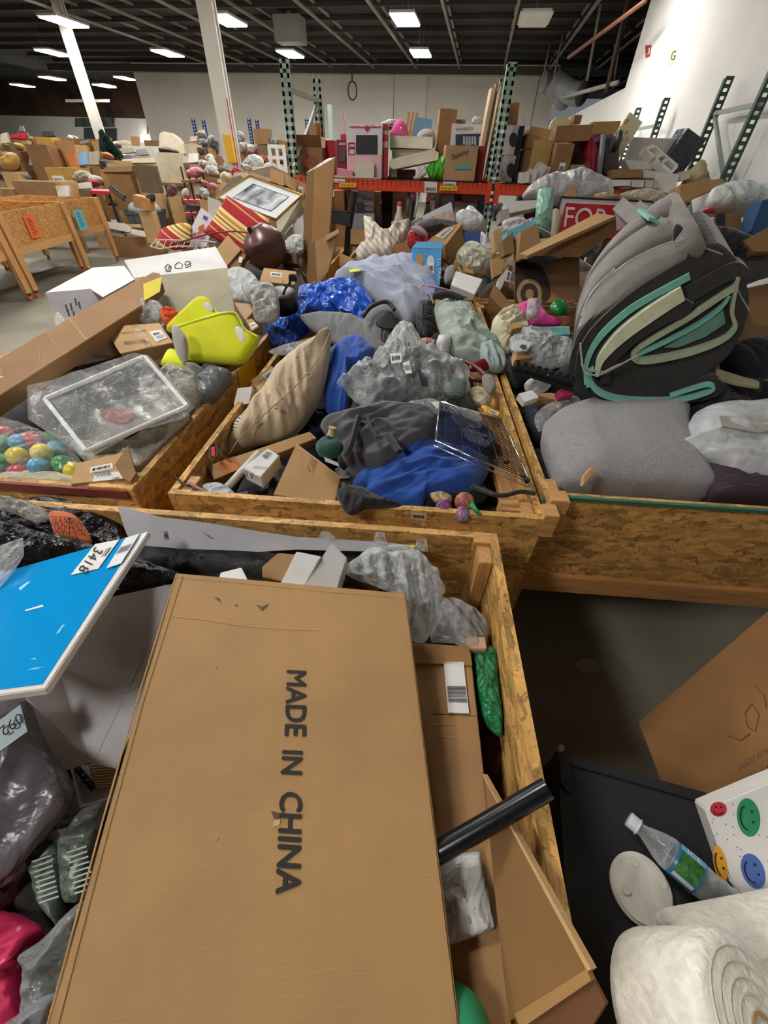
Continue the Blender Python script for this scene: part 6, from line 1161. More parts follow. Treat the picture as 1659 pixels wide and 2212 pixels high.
for (L, z, t_, th, m_, lb) in (([(1058, 640), (1068, 612), (1106, 660), (1085, 668)], 1.05, 40, .06, CARD_D, 'small brown carton tipped on the corner of the two bins'), ([(1062, 560), (1092, 548), (1085, 590), (1066, 600)], 1.15, 55, .05, CARD, 'thin tan carton behind the tipped small one'), ([(1078, 600), (1100, 575), (1085, 620), (1070, 640)], 1.12, 55, .05, M('#c9c3b4', 'card'), 'pale carton strip left of the ring print carton')):
    carton('small_carton', lb, HZ(L, z, t_), th, m_)

# ================= second row: right =================
bury('crumpled mixed packaging buried in the rear right bin', 'buried packaging in the rear right bin', .52, 1.86, 3.6, 5.6, .66, 0, ['#6d5235', '#4a4038', '#5a5c60', '#7d6a50'], 160, .28)
# for sale sign
t = thing('sale_sign', 'red and white sale sign in a black wire frame', 'sign', YP(1290, 500, 3.9)); ps_ = Pl(1290, 460, y=3.8, t=88)
sq = ps_.pts([(1212, 426), (1410, 436), (1404, 520), (1193, 512)]); MB().prism(sq, V((0, .01, 0))).build('sign_board', M('#d5d3d4', 'plain', .4), t)
MB().prism([p+V((0, -.002, 0)) for p in ps_.pts([(1222, 438), (1400, 447), (1395, 520), (1202, 510)])], V((0, .001, 0))).build('red_field', M('#c01f2c', 'plain', .4), t)
text('FOR SALE', ps_(1217, 490), ps_(1425, 502), ps_(1223, 446), M('#e6e4e4'), t, .006)
MB().tube(sq+[sq[0]], .006, 6).build('wire_frame', BLACK, t)
slab('pink_paper', 'pale pink paper hanging before the sale sign', 'paper', Pl(1350, 460, y=3.72, t=88).pts([(1328, 458), (1378, 448), (1366, 480), (1330, 500)]), .002, M('#cfb6c0'))
t = thing('teal_roll', 'translucent teal film roll standing upright behind the ring carton', 'roll', YP(1177, 510, 3.2)); MB().tube([YP(1170, 515, 3.2), YP(1180, 408, 3.25)], [.055, .05], 20).build('roll', M('#86b3a2', 'crinkle', .3, f=20), t, True); MB().tube([YP(1162, 490, 3.14), YP(1190, 505, 3.14)], .004, 5).build('cord', M('#d5d5cf'), t)
blob('cream_sack', 'cream canvas sack end beside the teal roll', 'bag', Pl(1200, 480, y=3.5, t=60).pts([(1192, 465), (1202, 450), (1212, 470), (1206, 505), (1192, 540)]), .04, .3, cloth('#a8957a'), R=8, S=30)
film('plastic_bag', 'large clear bag with white stuffing on top of the rear right bin', 'bag', Pl(1220, 410, y=4.4, t=55).pts([(1128, 425), (1145, 400), (1180, 385), (1230, 374), (1285, 378), (1318, 398), (1322, 425), (1270, 440), (1190, 440), (1140, 432)]), .12, .12, M('#d3d5d8', 'clear', .12, a=.35, b=.85, f=9), fold=.05, fs=5, seed=80, R=20, S=100)
blob('white_stuffing', 'white and pinkish stuffing inside the large clear bag', 'filling', Pl(1220, 412, y=4.45, t=55).pts([(1140, 420), (1180, 396), (1260, 395), (1310, 412), (1300, 432), (1200, 438)]), .08, .1, cloth('#b8a9a8'), fold=.03, fs=6, seed=81)
for i, (L, y, col, lb) in enumerate((([(1092, 435), (1160, 432), (1162, 448), (1096, 462)], 3.9, '#cfcecb', 'white tray box left of the teal roll'), ([(1094, 500), (1160, 470), (1166, 488), (1096, 520)], 3.3, '#6fb7c2', 'light blue wrapped box left of the teal roll'), ([(1085, 520), (1108, 500), (1112, 545), (1090, 552)], 3.1, '#8a6c46', 'narrow tan carton below the light blue box'),
     ([(1125, 500), (1160, 482), (1168, 525), (1120, 560)], 3.05, '#a98356', 'tan carton flap leaning below the light blue box'), ([(1228, 408), (1242, 400), (1246, 432), (1228, 432)], 4.2, '#a98356', 'thin tan carton end in front of the clear stuffed bag'),
     ([(1282, 422), (1340, 432), (1338, 444), (1290, 440)], 4.0, '#9c7a52', 'tan carton with white label behind the sale sign'), ([(1470, 398), (1560, 385), (1568, 398), (1470, 440)], 3.6, '#b08a5a', 'tan carton panel slanting up at the right'),
     ([(1080, 455), (1100, 450), (1102, 475), (1082, 480)], 3.8, '#9a8f88', 'small grey carton at the left end of the rear right bin'), ([(1100, 470), (1130, 462), (1136, 480), (1108, 490)], 3.7, '#b8a08a', 'small beige box beside the grey one'), ([(1066, 500), (1086, 488), (1090, 530), (1070, 545)], 3.5, '#b59870', 'tan carton edge right of the white plastic bundle'))):
    cx_ = sum(p[0] for p in L)/4; cy_ = sum(p[1] for p in L)/4; slab('small_box', lb, 'box', Pl(cx_, cy_, y=y, t=70).pts(L), .12, M(col, 'card'))
for i, (L, y, col, lb) in enumerate((([(1085, 480), (1115, 470), (1140, 478), (1130, 500), (1095, 505)], 3.5, '#b9b6ba', 'silver grey crumpled packets near the rack post'), ([(1118, 490), (1150, 470), (1160, 480), (1140, 505)], 3.4, '#a9768c', 'dull pink packet near the rack post'), ([(1340, 420), (1400, 408), (1440, 425), (1400, 436)], 4.0, '#c9bfae', 'crumpled kraft paper behind the sale sign'), ([(1280, 425), (1300, 418), (1340, 425), (1300, 436)], 4.1, '#b8a58e', 'crumpled brown paper below the clear stuffed bag'))):
    cx_ = sum(p[0] for p in L)/len(L); cy_ = sum(p[1] for p in L)/len(L); film('small_packet', lb, 'packet', Pl(cx_, cy_, y=y, t=55).pts(L), .03, .1, M(col, 'crinkle', .3, f=20), seed=84+i)
# right side: black taped carton, white bag etc
slab('carton', 'tan shipping carton with dark printed tape bands at the right', 'box', Pl(1540, 490, y=2.9, t=62).pts([(1474, 462), (1600, 460), (1606, 505), (1500, 515)]), .2, M('#8f6a42', 'card'))
par = [x for x in COL.objects if x.get('label', '').startswith('tan shipping carton with dark')][0]; pt_ = Pl(1540, 490, y=2.9, t=62).off(.003)
MB().prism(pt_.pts([(1548, 461), (1566, 461), (1566, 509), (1546, 511)]), -pt_.n*.001).build('dark_tape', M('#23252b'), par); MB().prism(pt_.pts([(1494, 462), (1506, 462), (1512, 485), (1500, 486)]), -pt_.n*.001).build('dark_tape', M('#2c2e34'), par); sticker(par, pt_.pts([(1522, 470), (1542, 469), (1542, 482), (1524, 484)]), seed=3)
blob('white_bag', 'white plastic sack lying on the tan shipping carton', 'bag', Pl(1590, 430, y=3.1, t=55).pts([(1530, 440), (1536, 412), (1565, 398), (1620, 402), (1700, 412), (1700, 455), (1620, 465), (1560, 455)]), .08, .1, M('#c6cbc9', 'crinkle', .3, f=9), fold=.03, fs=6, seed=88, R=18, S=80)
blob('pink_toy', 'hot pink rounded toy top under the white sack', 'toy', Pl(1535, 455, y=3.1, t=60).pts([(1515, 458), (1530, 447), (1550, 448), (1556, 458)]), .03, .05, M('#cf4a86'), R=6, S=24)
slab('blue_box', 'dark blue printed box at the right picture edge', 'box', Pl(1650, 480, y=2.8, t=70).pts([(1622, 500), (1648, 432), (1720, 420), (1720, 530), (1640, 520)]), .1, M('#234a75', 'card'))
slab('navy_box', 'dark navy box right of the foam roll top', 'box', Pl(1580, 525, z=1.22, t=45).pts([(1545, 508), (1600, 508), (1615, 530), (1560, 535)]), .08, M('#2a2740', 'card'))
slab('small_carton', 'tan carton with dark side at the far right edge', 'box', Pl(1640, 515, y=2.55, t=55).pts([(1606, 520), (1659, 490), (1700, 495), (1700, 540), (1630, 545)]), .1, CARD_D)
blob('black_cloth', 'black cloth gap between foam roll and dark blue box', 'fabric', Pl(1600, 530, y=2.6, t=60).pts([(1520, 500), (1560, 490), (1640, 520), (1660, 560), (1600, 560), (1550, 540)]), .04, .1, cloth('#17161b'), fold=.02, fs=9, seed=89)
bury('crumpled clothing buried in the bin at the right picture edge', 'buried clothing in the edge bin', 2.02, 2.6, 2.0, 4.0, .66, 0, ['#4a4038', '#2e2c33', '#5a4630'], 190, .2)

# ================= second row: middle =================
bury('crumpled packaging buried in the rear middle bin', 'buried packaging in the rear middle bin', -.70, .41, 3.55, 5.8, .72, 0, ['#6d5a40', '#8a8378', '#54483c', '#77705f'], 220, .26)
blob('white_pillow', 'cream ribbed blanket bundle with two raised corners', 'blanket', Pl(830, 550, y=4.0, t=45).pts([(785, 470), (800, 485), (825, 520), (850, 510), (872, 482), (885, 478), (882, 510), (860, 540), (850, 560), (810, 570), (775, 565), (768, 545), (790, 530)]), .10, .12, M('#d3c9b9', 'stripe', .85, dir=(.7, .2, .7), freq=26, stops=((0, '#ddd3c4'), (.75, '#b5aa9b'))), fold=.03, fs=8, seed=90, R=20, S=90, sharp=True)
blue = Pl(922, 570, y=3.5, t=65); o = slab('blue_box', 'sky blue retail box with printed foot shapes', 'box', blue.pts([(890, 535), (955, 538), (950, 618), (892, 590)]), .12, M('#4f9fdc', 'card'))
MB().prism(blue.off(.002).pts([(890, 535), (955, 538), (958, 522), (900, 522)]), -blue.n*.001).build('top_face', M('#6fb4e4', 'card'), o); 
for (x, y, m_) in ((907, 562, '#b5874a'), (930, 566, '#cfd4d8')): MB().prism(blue.off(.002).pts(ell(x, y, 8, 15, 0, 16)), -blue.n*.001).build('printed_shape', M(m_), o)
sticker(o, blue.off(.001).pts([(924, 566), (936, 567), (938, 592), (926, 590)]), seed=4); text('ULTRA', blue.off(.002)(945, 560), blue.off(.002)(946, 604), blue.off(.002)(952, 560), PAPER, o)
pk2 = Pl(970, 510, y=3.7, t=40); o = slab('carton', 'tan carton with taped top behind the sky blue box', 'box', pk2.pts([(918, 524), (960, 492), (997, 480), (1000, 490), (962, 530)]), .25, CARD)
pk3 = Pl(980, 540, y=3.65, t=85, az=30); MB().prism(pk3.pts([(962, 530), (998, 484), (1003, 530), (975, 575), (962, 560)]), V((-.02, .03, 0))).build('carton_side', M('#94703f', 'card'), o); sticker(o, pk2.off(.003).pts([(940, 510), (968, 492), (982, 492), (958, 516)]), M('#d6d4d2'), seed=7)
blob('grey_roll', 'dark grey fleece roll behind the taped carton', 'blanket', Pl(950, 488, y=4.1, t=60).pts([(900, 485), (925, 474), (980, 478), (1000, 490), (1005, 505), (960, 495), (920, 500), (902, 495)]), .06, .08, cloth('#4d4e52'), fold=.01, fs=8, seed=91)
blob('red_sequin', 'shiny red stocking with a fluffy pink cuff', 'stocking', Pl(900, 515, y=3.9, t=65).pts([(886, 495), (915, 500), (918, 515), (900, 540), (880, 528)]), .04, .05, M('#a8121e', 'crinkle', .25, f=60), R=10, S=40)
blob('pink_fluff', 'fluffy pale pink cuff of the red stocking', 'trim', Pl(905, 500, y=3.85, t=65).pts([(888, 490), (905, 488), (922, 502), (920, 510), (900, 504)]), .03, .03, M('#c99aa2', 'fur'), R=8, S=30)
pbel = Pl(950, 465, y=4.6, t=80); o = slab('long_box', 'long white retail box with printed name tilted up to the right', 'box', pbel.pts([(888, 478), (975, 436), (984, 476), (900, 490)]), .3, M('#cfcfd2', 'card')); text('bella', pbel.off(.002)(893, 484), pbel.off(.002)(914, 475), pbel.off(.002)(890, 476), INK, o); MB().prism(pbel.off(.002).pts([(930, 468), (978, 452), (982, 474), (940, 478)]), -pbel.n*.001).build('printed_picture', M('#b08672', 'mottle', c2='#d8c0b0', f=12), o)
blob('white_sack', 'white knotted plastic sack by the middle rack post', 'bag', Pl(1015, 480, y=4.6, t=60).pts([(985, 462), (1002, 458), (1010, 446), (1025, 452), (1045, 478), (1048, 500), (1020, 505), (990, 490)]), .1, .32, M('#c9cbc9', 'crinkle', .35, f=8), fold=.03, fs=7, seed=92, R=16, S=70)
slab('blue_box', 'royal blue packet with white print right of the taped carton', 'box', Pl(1020, 520, y=4.0, t=70).pts([(1004, 500), (1045, 506), (1042, 530), (1008, 525)]), .08, M('#34498c'))
blob('white_bag', 'white plastic bag right of the royal blue packet', 'bag', Pl(1050, 540, y=3.9, t=60).pts([(1040, 500), (1058, 520), (1070, 560), (1060, 590), (1040, 570), (1040, 530)]), .05, .1, M('#bfc3c2', 'crinkle', .35), fold=.02, fs=8, seed=93)
film('plastic_bag', 'clear bag of cream foam peanuts beside the taped carton', 'bag', Pl(1030, 560, y=3.6, t=55).pts([(1000, 530), (1020, 522), (1045, 535), (1072, 560), (1065, 585), (1045, 598), (1010, 590), (990, 570), (985, 550)]), .08, .1, M('#bdb9a4', 'crinkle', .25, f=16), fold=.03, fs=9, seed=94, R=16, S=80)
carton('white_box', 'flat white carton with a yellowed tape mark behind the mint blanket', HZ([(985, 585), (1043, 603), (1025, 636), (974, 615)], 1.10, 25), .04, WHITE)
carton('small_carton', 'small tan carton behind the flat white one', HZ([(1000, 578), (1018, 574), (1025, 592), (1005, 588)], 1.08, 40), .08, CARD)
blob('white_figurine', 'small pale plush beside the sky blue box', 'toy', Pl(975, 585, y=3.4, t=60).pts([(965, 578), (978, 572), (984, 582), (984, 605), (965, 612), (960, 595)]), .03, .12, M('#a8a8ac', 'fur'), R=8, S=30)
slab('dark_strip', 'dark navy padded strip behind the black sling bag', 'fabric', HZ([(940, 620), (1005, 640), (1000, 655), (935, 640)], 1.03, 20), .03, cloth('#20232e'))
for (L, y, m_, lb) in (([(853, 528), (888, 520), (890, 560), (850, 562)], 3.9, M('#9a6a44', 'card'), 'reddish tan carton behind the sky blue box'), ([(845, 478), (870, 470), (875, 498), (850, 496)], 4.5, CARD_L, 'tan carton with pale label behind the cream ribbed blanket'),
    ([(757, 495), (790, 497), (790, 528), (757, 528)], 4.7, M('#a57f52', 'card'), 'tan carton with narrow label right of the black chair'), ([(733, 545), (765, 560), (755, 580), (733, 575)], 4.0, CARD_L, 'tan carton corner inside the left wall of the rear middle bin')):
    cx_ = sum(p[0] for p in L)/4; cy_ = sum(p[1] for p in L)/4; slab('carton', lb, 'box', Pl(cx_, cy_, y=y, t=75).pts(L), .15, m_)
# tall slabs
pT1 = Pl(690, 480, y=4.15, t=88, az=-12)
o = slab('tall_carton', 'tall flat brown carton standing upright with taped top', 'box', pT1.pts([(678, 366), (724, 340), (704, 605), (668, 620)]), .02, M('#a2794c', 'card'))
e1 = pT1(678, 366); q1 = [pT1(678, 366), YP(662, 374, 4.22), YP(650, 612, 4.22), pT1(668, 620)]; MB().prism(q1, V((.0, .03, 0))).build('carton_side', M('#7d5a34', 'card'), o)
MB().prism([YP(662, 372, 4.2), pT1(680, 366), pT1(725, 339), YP(708, 342, 4.3)], V((0, .01, -.02))).build('taped_top', M('#c9b79a', 'crinkle', .15), o)
pT2 = Pl(700, 560, y=3.9, t=86, az=-12); o = slab('flat_carton', 'lower flat tan carton leaning on the tall one', 'box', pT2.pts([(680, 522), (732, 495), (710, 585), (684, 620)]), .025, M('#b38f64', 'card'))
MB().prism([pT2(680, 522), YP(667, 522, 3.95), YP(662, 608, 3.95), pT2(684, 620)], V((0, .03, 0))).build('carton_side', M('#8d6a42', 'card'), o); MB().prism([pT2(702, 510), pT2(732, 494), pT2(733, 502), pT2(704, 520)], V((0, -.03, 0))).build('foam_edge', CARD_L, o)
# black chair/cart behind
t = thing('black_chair', 'black chair back and seat behind the tall brown carton', 'chair', YP(740, 560, 5.4)); 
MB().tube([YP(766, 412, 5.3), YP(752, 500, 5.35), YP(748, 560, 5.4)], .035, 8).build('back_post', M('#1a1c20'), t); MB().prism([YP(712, 458, 5.2), YP(756, 462, 5.2), YP(756, 490, 5.2), YP(708, 480, 5.2)], V((0, .05, 0))).build('seat_panel', M('#23252b'), t); MB().prism([YP(712, 455, 5.2), YP(754, 458, 5.2), YP(760, 466, 5.5), YP(712, 460, 5.5)], V((0, 0, .01))).build('seat_top', M('#6d6f78', 'metal', .35), t)

# ================= second row: left =================
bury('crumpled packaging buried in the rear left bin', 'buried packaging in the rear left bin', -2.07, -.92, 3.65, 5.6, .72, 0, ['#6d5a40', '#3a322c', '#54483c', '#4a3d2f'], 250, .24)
# vase
t = thing('brown_vase', 'big round dark brown lacquered vase with grooves', 'vase', YP(585, 565, 4.1)); c0 = YP(558, 565, 3.95)
MB().lathe([(.06, -.02), (.12, .01), (.155, .06), (.17, .12), (.168, .15), (.172, .155), (.165, .17), (.168, .175), (.155, .20), (.12, .24), (.08, .27), (.06, .285), (.05, .28)], YP(590, 572, 3.85), V((-.35, -.1, 1)), 48).build('body', M('#5d3d38', 'plain', .3), t, True)
t = thing('power_plug', 'black charger plug resting on the brown vase', 'charger', YP(543, 500, 3.8)); MB().box(YP(543, 502, 3.75), (.035, .03, .07), EUL(0, -25, 0)).build('body', BLACK, t, bevel=.004); MB().tube(smooth_path([YP(535, 503, 3.75), YP(500, 500, 3.8), YP(450, 506, 3.8), YP(400, 520, 3.7), YP(370, 528, 3.6)], 6), .005, 6).build('cable', M('#6d3428'), t)
# striped pillows
ST = M('#a02a2c', 'stripe', .85, dir=(.5, .1, .8), freq=4.2, stops=((0, '#a8252c'), (.3, '#c9a060'), (.34, '#a8252c'), (.5, '#e0c98e'), (.56, '#b8893c'), (.62, '#e0c98e'), (.68, '#8a5a2c'), (.74, '#e0c98e'), (.8, '#b8893c'), (.9, '#e0c98e')))
blob('striped_pillow', 'red and gold striped square pillow leaning on the framed picture', 'pillow', Pl(520, 490, y=4.25, t=62, az=0).pts([(490, 422), (530, 446), (584, 473), (586, 500), (560, 540), (540, 563), (520, 545), (490, 530), (438, 502), (462, 470)]), .06, .06, ST, sharp=True, R=16, S=90, e=2.0, q=.6)
blob('striped_pillow', 'red and gold striped round cushion at the left of the rear bin', 'pillow', Pl(375, 515, y=4.3, t=45).pts([(335, 530), (350, 500), (380, 488), (412, 486), (414, 515), (400, 535), (350, 540)]), .07, .06, ST, R=14, S=60)
# framed picture
pp_ = P3(YP(473, 440, 4.9), YP(540, 382, 5.3), YP(653, 424, 4.8)); q = pp_.pts([(468, 428), (540, 382), (653, 423), (597, 476)])
t = thing('framed_picture', 'gold framed black and white picture with wide white mat', 'picture', mid(q)); MB().prism(q, -pp_.n*.02).build('mat_board', M('#d9dcdf', 'plain', .3), t)
MB().prism([p+pp_.n*.003 for p in pp_.pts([(504, 428), (547, 398), (624, 426), (585, 457)])], -pp_.n*.002).build('photo_print', M('#c9ccd0', 'mottle', .4, c2='#3a3d40', f=5), t)
for i in range(4): MB().bar(q[i]+pp_.n*.004, q[(i+1) % 4]+pp_.n*.004, .012, .02, pp_.n).build('frame_side', M('#b8923a', 'metal', .35), t)
inn = pp_.pts([(504, 428), (547, 398), (624, 426), (585, 457)])
for i in range(4): MB().bar(inn[i]+pp_.n*.004, inn[(i+1) % 4]+pp_.n*.004, .004, .003, pp_.n).build('mat_bevel', M('#4a4c4e'), t)
o = MB().prism([q[3], q[2], YP(652, 460, 4.85), YP(608, 512, 4.4), YP(600, 512, 4.35)], V((0, .02, 0))).build('white_drawer_box', M('#c6bfa8', 'plain', .5)); tag(o, 'cream carton under the framed picture, right side', 'box')
o = slab('white_carton', 'cream carton under the framed picture, left side', 'box', Pl(470, 440, y=4.9, t=80).pts([(448, 424), (470, 432), (486, 450), (480, 468), (450, 468)]), .2, M('#cac3b4', 'card'))
slab('white_carton', 'white carton behind the brown vase with black slot', 'box', Pl(635, 500, y=4.6, t=85).pts([(610, 512), (655, 462), (658, 535), (640, 530)]), .1, M('#c9c8c2', 'card'))
o = slab('silver_tray', 'bright silver curved tray edge left of the framed picture', 'tray', Pl(490, 410, y=5.3, t=50).pts([(470, 432), (480, 408), (500, 384), (520, 378), (530, 388), (500, 410), (480, 436)]), .02, M('#9d9788', 'metal', .35))
# poster
pq_ = Pl(430, 490, y=4.5, t=75); o = slab('poster', 'white printed poster leaning left of the striped pillow', 'poster', pq_.pts([(434, 448), (464, 470), (446, 534), (392, 536)]), .004, M('#d6d6dc', 'plain', .4))
MB().prism(pq_.off(.002).pts([(440, 464), (450, 470), (446, 478), (438, 472)]), -pq_.n*.001).build('purple_logo', M('#6a4a9a'), o); MB().prism(pq_.off(.002).pts([(428, 490), (440, 484), (442, 500), (430, 505)]), -pq_.n*.001).build('printed_figure', M('#c0663c'), o); MB().prism(pq_.off(.002).pts([(414, 505), (440, 498), (446, 516), (410, 520)]), -pq_.n*.001).build('printed_figure', M('#a8406c', 'mottle', c2='#d0b0c0', f=30), o)
# open brown carton
pO2 = Pl(480, 540, y=3.7, t=65); o = slab('brown_carton', 'tan carton lid standing beside the striped pillow', 'box', pO2.pts([(466, 540), (492, 508), (520, 540), (490, 575)]), .03, CARD_L)
o = slab('brown_carton', 'tan carton with small label leaning on the lid', 'box', Pl(505, 555, y=3.7, t=60).pts([(492, 572), (518, 540), (532, 552), (512, 590)]), .06, CARD_D); sticker(o, Pl(505, 555, y=3.69, t=60).pts([(517, 554), (525, 556), (522, 568), (515, 566)]), bars=False)
# wire basket
t = thing('wire_basket', 'white coated wire basket above the open white carton', 'basket', YP(370, 535, 3.8)); WW = M('#c9c4c0', 'plain', .3); pwk = Pl(380, 535, y=3.9, t=50)
rim = [(325, 532), (340, 518), (440, 520), (468, 524), (462, 534)]; MB().tube([pwk(*p) for p in rim], .006, 6).build('rim', WW, t); MB().tube([pwk(325, 532), pwk(345, 538), pwk(380, 532), pwk(420, 532)], .005, 6).build('rim', WW, t)
for k in range(7): MB().tube([pwk(345+k*14, 519), pwk(338+k*14, 536)], .003, 5).build('wire', WW, t)
# open carton far behind picture
t = thing('open_carton', 'open brown carton with raised flaps behind the framed picture', 'box', YP(600, 410, 6.2)); 
MB().prism([YP(536, 370, 6.3), YP(588, 358, 6.6), YP(640, 384, 6.5), YP(632, 404, 6.1), YP(566, 388, 6.0)], V((0, 0, -.02))).build('inner_floor', M('#4f3318', 'card'), t)
MB().prism([YP(584, 364, 6.0), YP(614, 375, 6.0), YP(612, 402, 5.9), YP(584, 392, 5.9)], V((0, .01, 0))).build('flap', M('#ab7d47', 'card'), t); MB().prism([YP(616, 376, 5.9), YP(642, 390, 5.9), YP(640, 415, 5.8), YP(618, 400, 5.8)], V((0, .01, 0))).build('flap', CARD, t); MB().prism([YP(536, 370, 6.0), YP(582, 386, 6.0), YP(600, 395, 5.9), YP(545, 385, 5.9)], V((0, .01, 0))).build('flap', CARD_D, t)
MB().prism([YP(642, 388, 5.9), YP(664, 400, 5.9), YP(660, 450, 5.8), YP(642, 440, 5.8)], V((0, .4, 0))).build('carton_side', CARD, t)
t2_ = bpy.data.objects['open_carton']; sticker(t2_, [YP(*p, 5.79) for p in ((645, 402), (655, 404), (655, 425), (645, 423))])
for (L, y, m_, lb) in (([(606, 545), (640, 548), (642, 570), (608, 566)], 3.9, M('#5a4630', 'card'), 'small dark slatted crate right of the brown vase'), ([(620, 520), (650, 505), (655, 530), (625, 545)], 4.3, M('#b9b9b6', 'card'), 'pale folded cloth box right of the brown vase')):
    slab('small_box', lb, 'box', Pl(L[0][0]+15, L[0][1]+10, y=y, t=60).pts(L), .1, m_)
film('plastic_bag', 'pale clear wrap right of the brown vase', 'bag', Pl(635, 520, y=4.2, t=55).pts([(612, 530), (632, 508), (655, 512), (656, 545), (630, 552)]), .04, .05, M('#b9bdbb', 'crinkle', .25), seed=96)
for i, (L, z, m_, lb) in enumerate((([(1120, 850), (1150, 842), (1165, 858), (1135, 868)], .97, PAPER, 'small white card left of the grey pouf'), ([(1205, 842), (1232, 838), (1240, 852), (1212, 856)], .98, M('#b8305c'), 'small magenta scrap above the grey pouf'), ([(1100, 700), (1122, 694), (1130, 706), (1106, 712)], 1.06, CARD_L, 'small tan box corner on the cream cotton cloth'))):
    slab('small_item', lb, 'box', HZ(L, z, 30), .04, m_)
# ================= things on the orange rack =================
SZ = BZ+.062
def rb(name, lb, cat, x0, yt, x1, y, mat, dep=.3, **k):
    """box on the upper shelf: x0..x1 columns, yt top row, y distance"""
    yb = 0; xm = (x0+x1)/2; o = ub(name, lb, cat, xm, yt, 395, x1-x0, y, dep, mat=mat, zb=SZ, **k); return o
KIT = M('#d9cdcf', 'plain', .5); t = rb('play_kitchen_box', 'white and pink play kitchen box with dark window on the shelf', 'box', 750, 268, 824, 6.05, KIT, .3, tape=False)
pk = Pl(790, 320, y=6.045, t=90); 
def pr(L, m_, n, par, pl=pk, lift=.002, th=.001): return MB().prism(pl.off(lift).pts(L), -pl.n*th).build(n, m_, par)
pr([(751, 335), (824, 335), (824, 388), (751, 386)], M('#d8aeb4'), 'pink_panel', t); pr([(769, 292), (815, 292), (815, 333), (769, 333)], M('#26272a'), 'window_print', t, lift=.004)
mb = MB(); P = [pk.off(.004)(755+i*2.4, 274-2*(i % 2)) for i in range(17)]+[pk.off(.004)(797+i*2.4, 274-2*(i % 2)) for i in range(11)]
mb.tube(P[:17], .008, 4).tube(P[17:], .008, 4).build('zigzag_print', M('#c87884'), t); pr(ell(793, 277, 5, 7, 0, 12), M('#b52a4c'), 'round_badge', t, lift=.006)
for y0, y1 in ((309, 318), (320, 334)): MB().tube([pk.off(.003)(*p) for p in ((753, y0), (766, y0), (766, y1), (753, y1), (753, y0))], .006, 4).build('red_outline', M('#c0404c'), t)
t = rb('red_white_carton', 'narrow carton with red bands beside the play kitchen box', 'box', 826, 265, 838, 6.1, M('#b8a89c', 'card'), .6, tape=False)
for y0, y1 in ((268, 280), (290, 305), (318, 385)): pr([(826, y0), (838, y0), (838, y1), (826, y1)], M('#9c2a26'), 'red_band', t, pl=Pl(830, 300, y=6.095, t=90))
rb('cream_carton', 'small cream carton in front of the play kitchen box', 'box', 768, 352, 808, 5.98, M('#d0cbb4', 'card'), .06, tape=False)
rb('pink_carton', 'pink open carton flap left of the cream carton', 'box', 728, 366, 762, 5.98, M('#cf8f94', 'card'), .07, roll=8, tape=False)
o = slab('flat_board', 'long pale board lying on the shelf edge under the play kitchen box', 'board', Pl(770, 383, y=5.98, t=80).pts([(722, 378), (822, 384), (822, 390), (722, 384)]), .05, M('#c9bba8', 'card'))
rb('brown_carton', 'tan carton with red ring print at the left end of the shelf', 'box', 640, 318, 694, 6.3, CARD_D, .3, opened=3)
t = [x for x in COL.objects if x.get('label', '').startswith('tan carton with red ring')][0]; p6_ = Pl(668, 355, y=6.29, t=90)
pr(ell(670, 352, 15, 16, 0, 24), M('#a04038'), 'ring_print', t, pl=p6_); pr(ell(670, 352, 10, 11, 0, 24), CARD_D, 'ring_print', t, pl=p6_, lift=.004); pr(ell(670, 352, 5, 5.5, 0, 16), M('#a04038'), 'ring_print', t, pl=p6_, lift=.006)
rb('red_box', 'bright red box behind the tan ring print carton', 'box', 700, 303, 722, 6.7, M('#b3242a'), .3, tape=False)
o = rb('dark_red_box', 'dark red retail box left of the play kitchen box', 'box', 727, 302, 750, 6.2, M('#7c1c26'), .3, tape=False); pr([(732, 322), (746, 322), (746, 350), (732, 350)], M('#4a4348'), 'printed_picture', o, pl=Pl(738, 330, y=6.19, t=90)); pr([(732, 308), (746, 308), (746, 314), (732, 314)], M('#b58a8a'), 'printed_title', o, pl=Pl(738, 330, y=6.19, t=90))
rb('tall_carton', 'tall tan carton panel right of the green rack post', 'box', 668, 266, 690, 6.9, CARD, .1, tape=False)
rb('white_carton', 'tall narrow white box left of the play kitchen', 'box', 735, 240, 742, 6.8, M('#e3d0d4', 'card'), .3, tape=False)
rb('pink_carton', 'pinkish red block below the tall narrow white box', 'box', 736, 290, 748, 6.6, M('#b8404a', 'card'), .2, tape=False)
# cushions / plush stack
for (L, y, m_, lb, cat, nm) in (([(842, 292), (935, 296), (934, 322), (842, 318)], 6.3, M('#d3cdbc', 'card'), 'cream carton lying on the lattice slab', 'box', 'cream_carton'), ([(842, 345), (935, 322), (948, 330), (946, 346), (850, 366), (840, 360)], 6.1, M('#d9d2b8', 'card'), 'long cream slab with slanted white stripes on the shelf', 'box', 'cream_slab'),
        ([(846, 322), (930, 323), (920, 335), (850, 345)], 6.35, M('#b9ae98', 'card'), 'greyish cream box between the two cream slabs', 'box', 'cream_carton'), ([(840, 366), (858, 366), (858, 382), (840, 381)], 6.2, M('#a9a49e', 'card'), 'small grey carton at the shelf edge', 'box', 'small_box'), ([(858, 366), (898, 366), (898, 384), (858, 382)], 6.3, M('#5c4438', 'card'), 'dark brown carton under the cream slab', 'box', 'small_box')):
    slab(nm, lb, cat, Pl(L[0][0]+20, L[0][1]+15, y=y, t=86).pts(L), .3, m_)
sl = [x for x in COL.objects if x.get('label', '').startswith('long cream slab')][0]; ps6 = Pl(862, 360, y=6.1, t=86).off(.004); mb = MB()
for k in range(7): x = 850+k*12; y = 348-k*3.2; mb.quad(*ps6.pts([(x, y+1), (x+14, y-8), (x+17, y-8), (x+4, y+1)]))
mb.build('white_stripes', PAPER, sl)
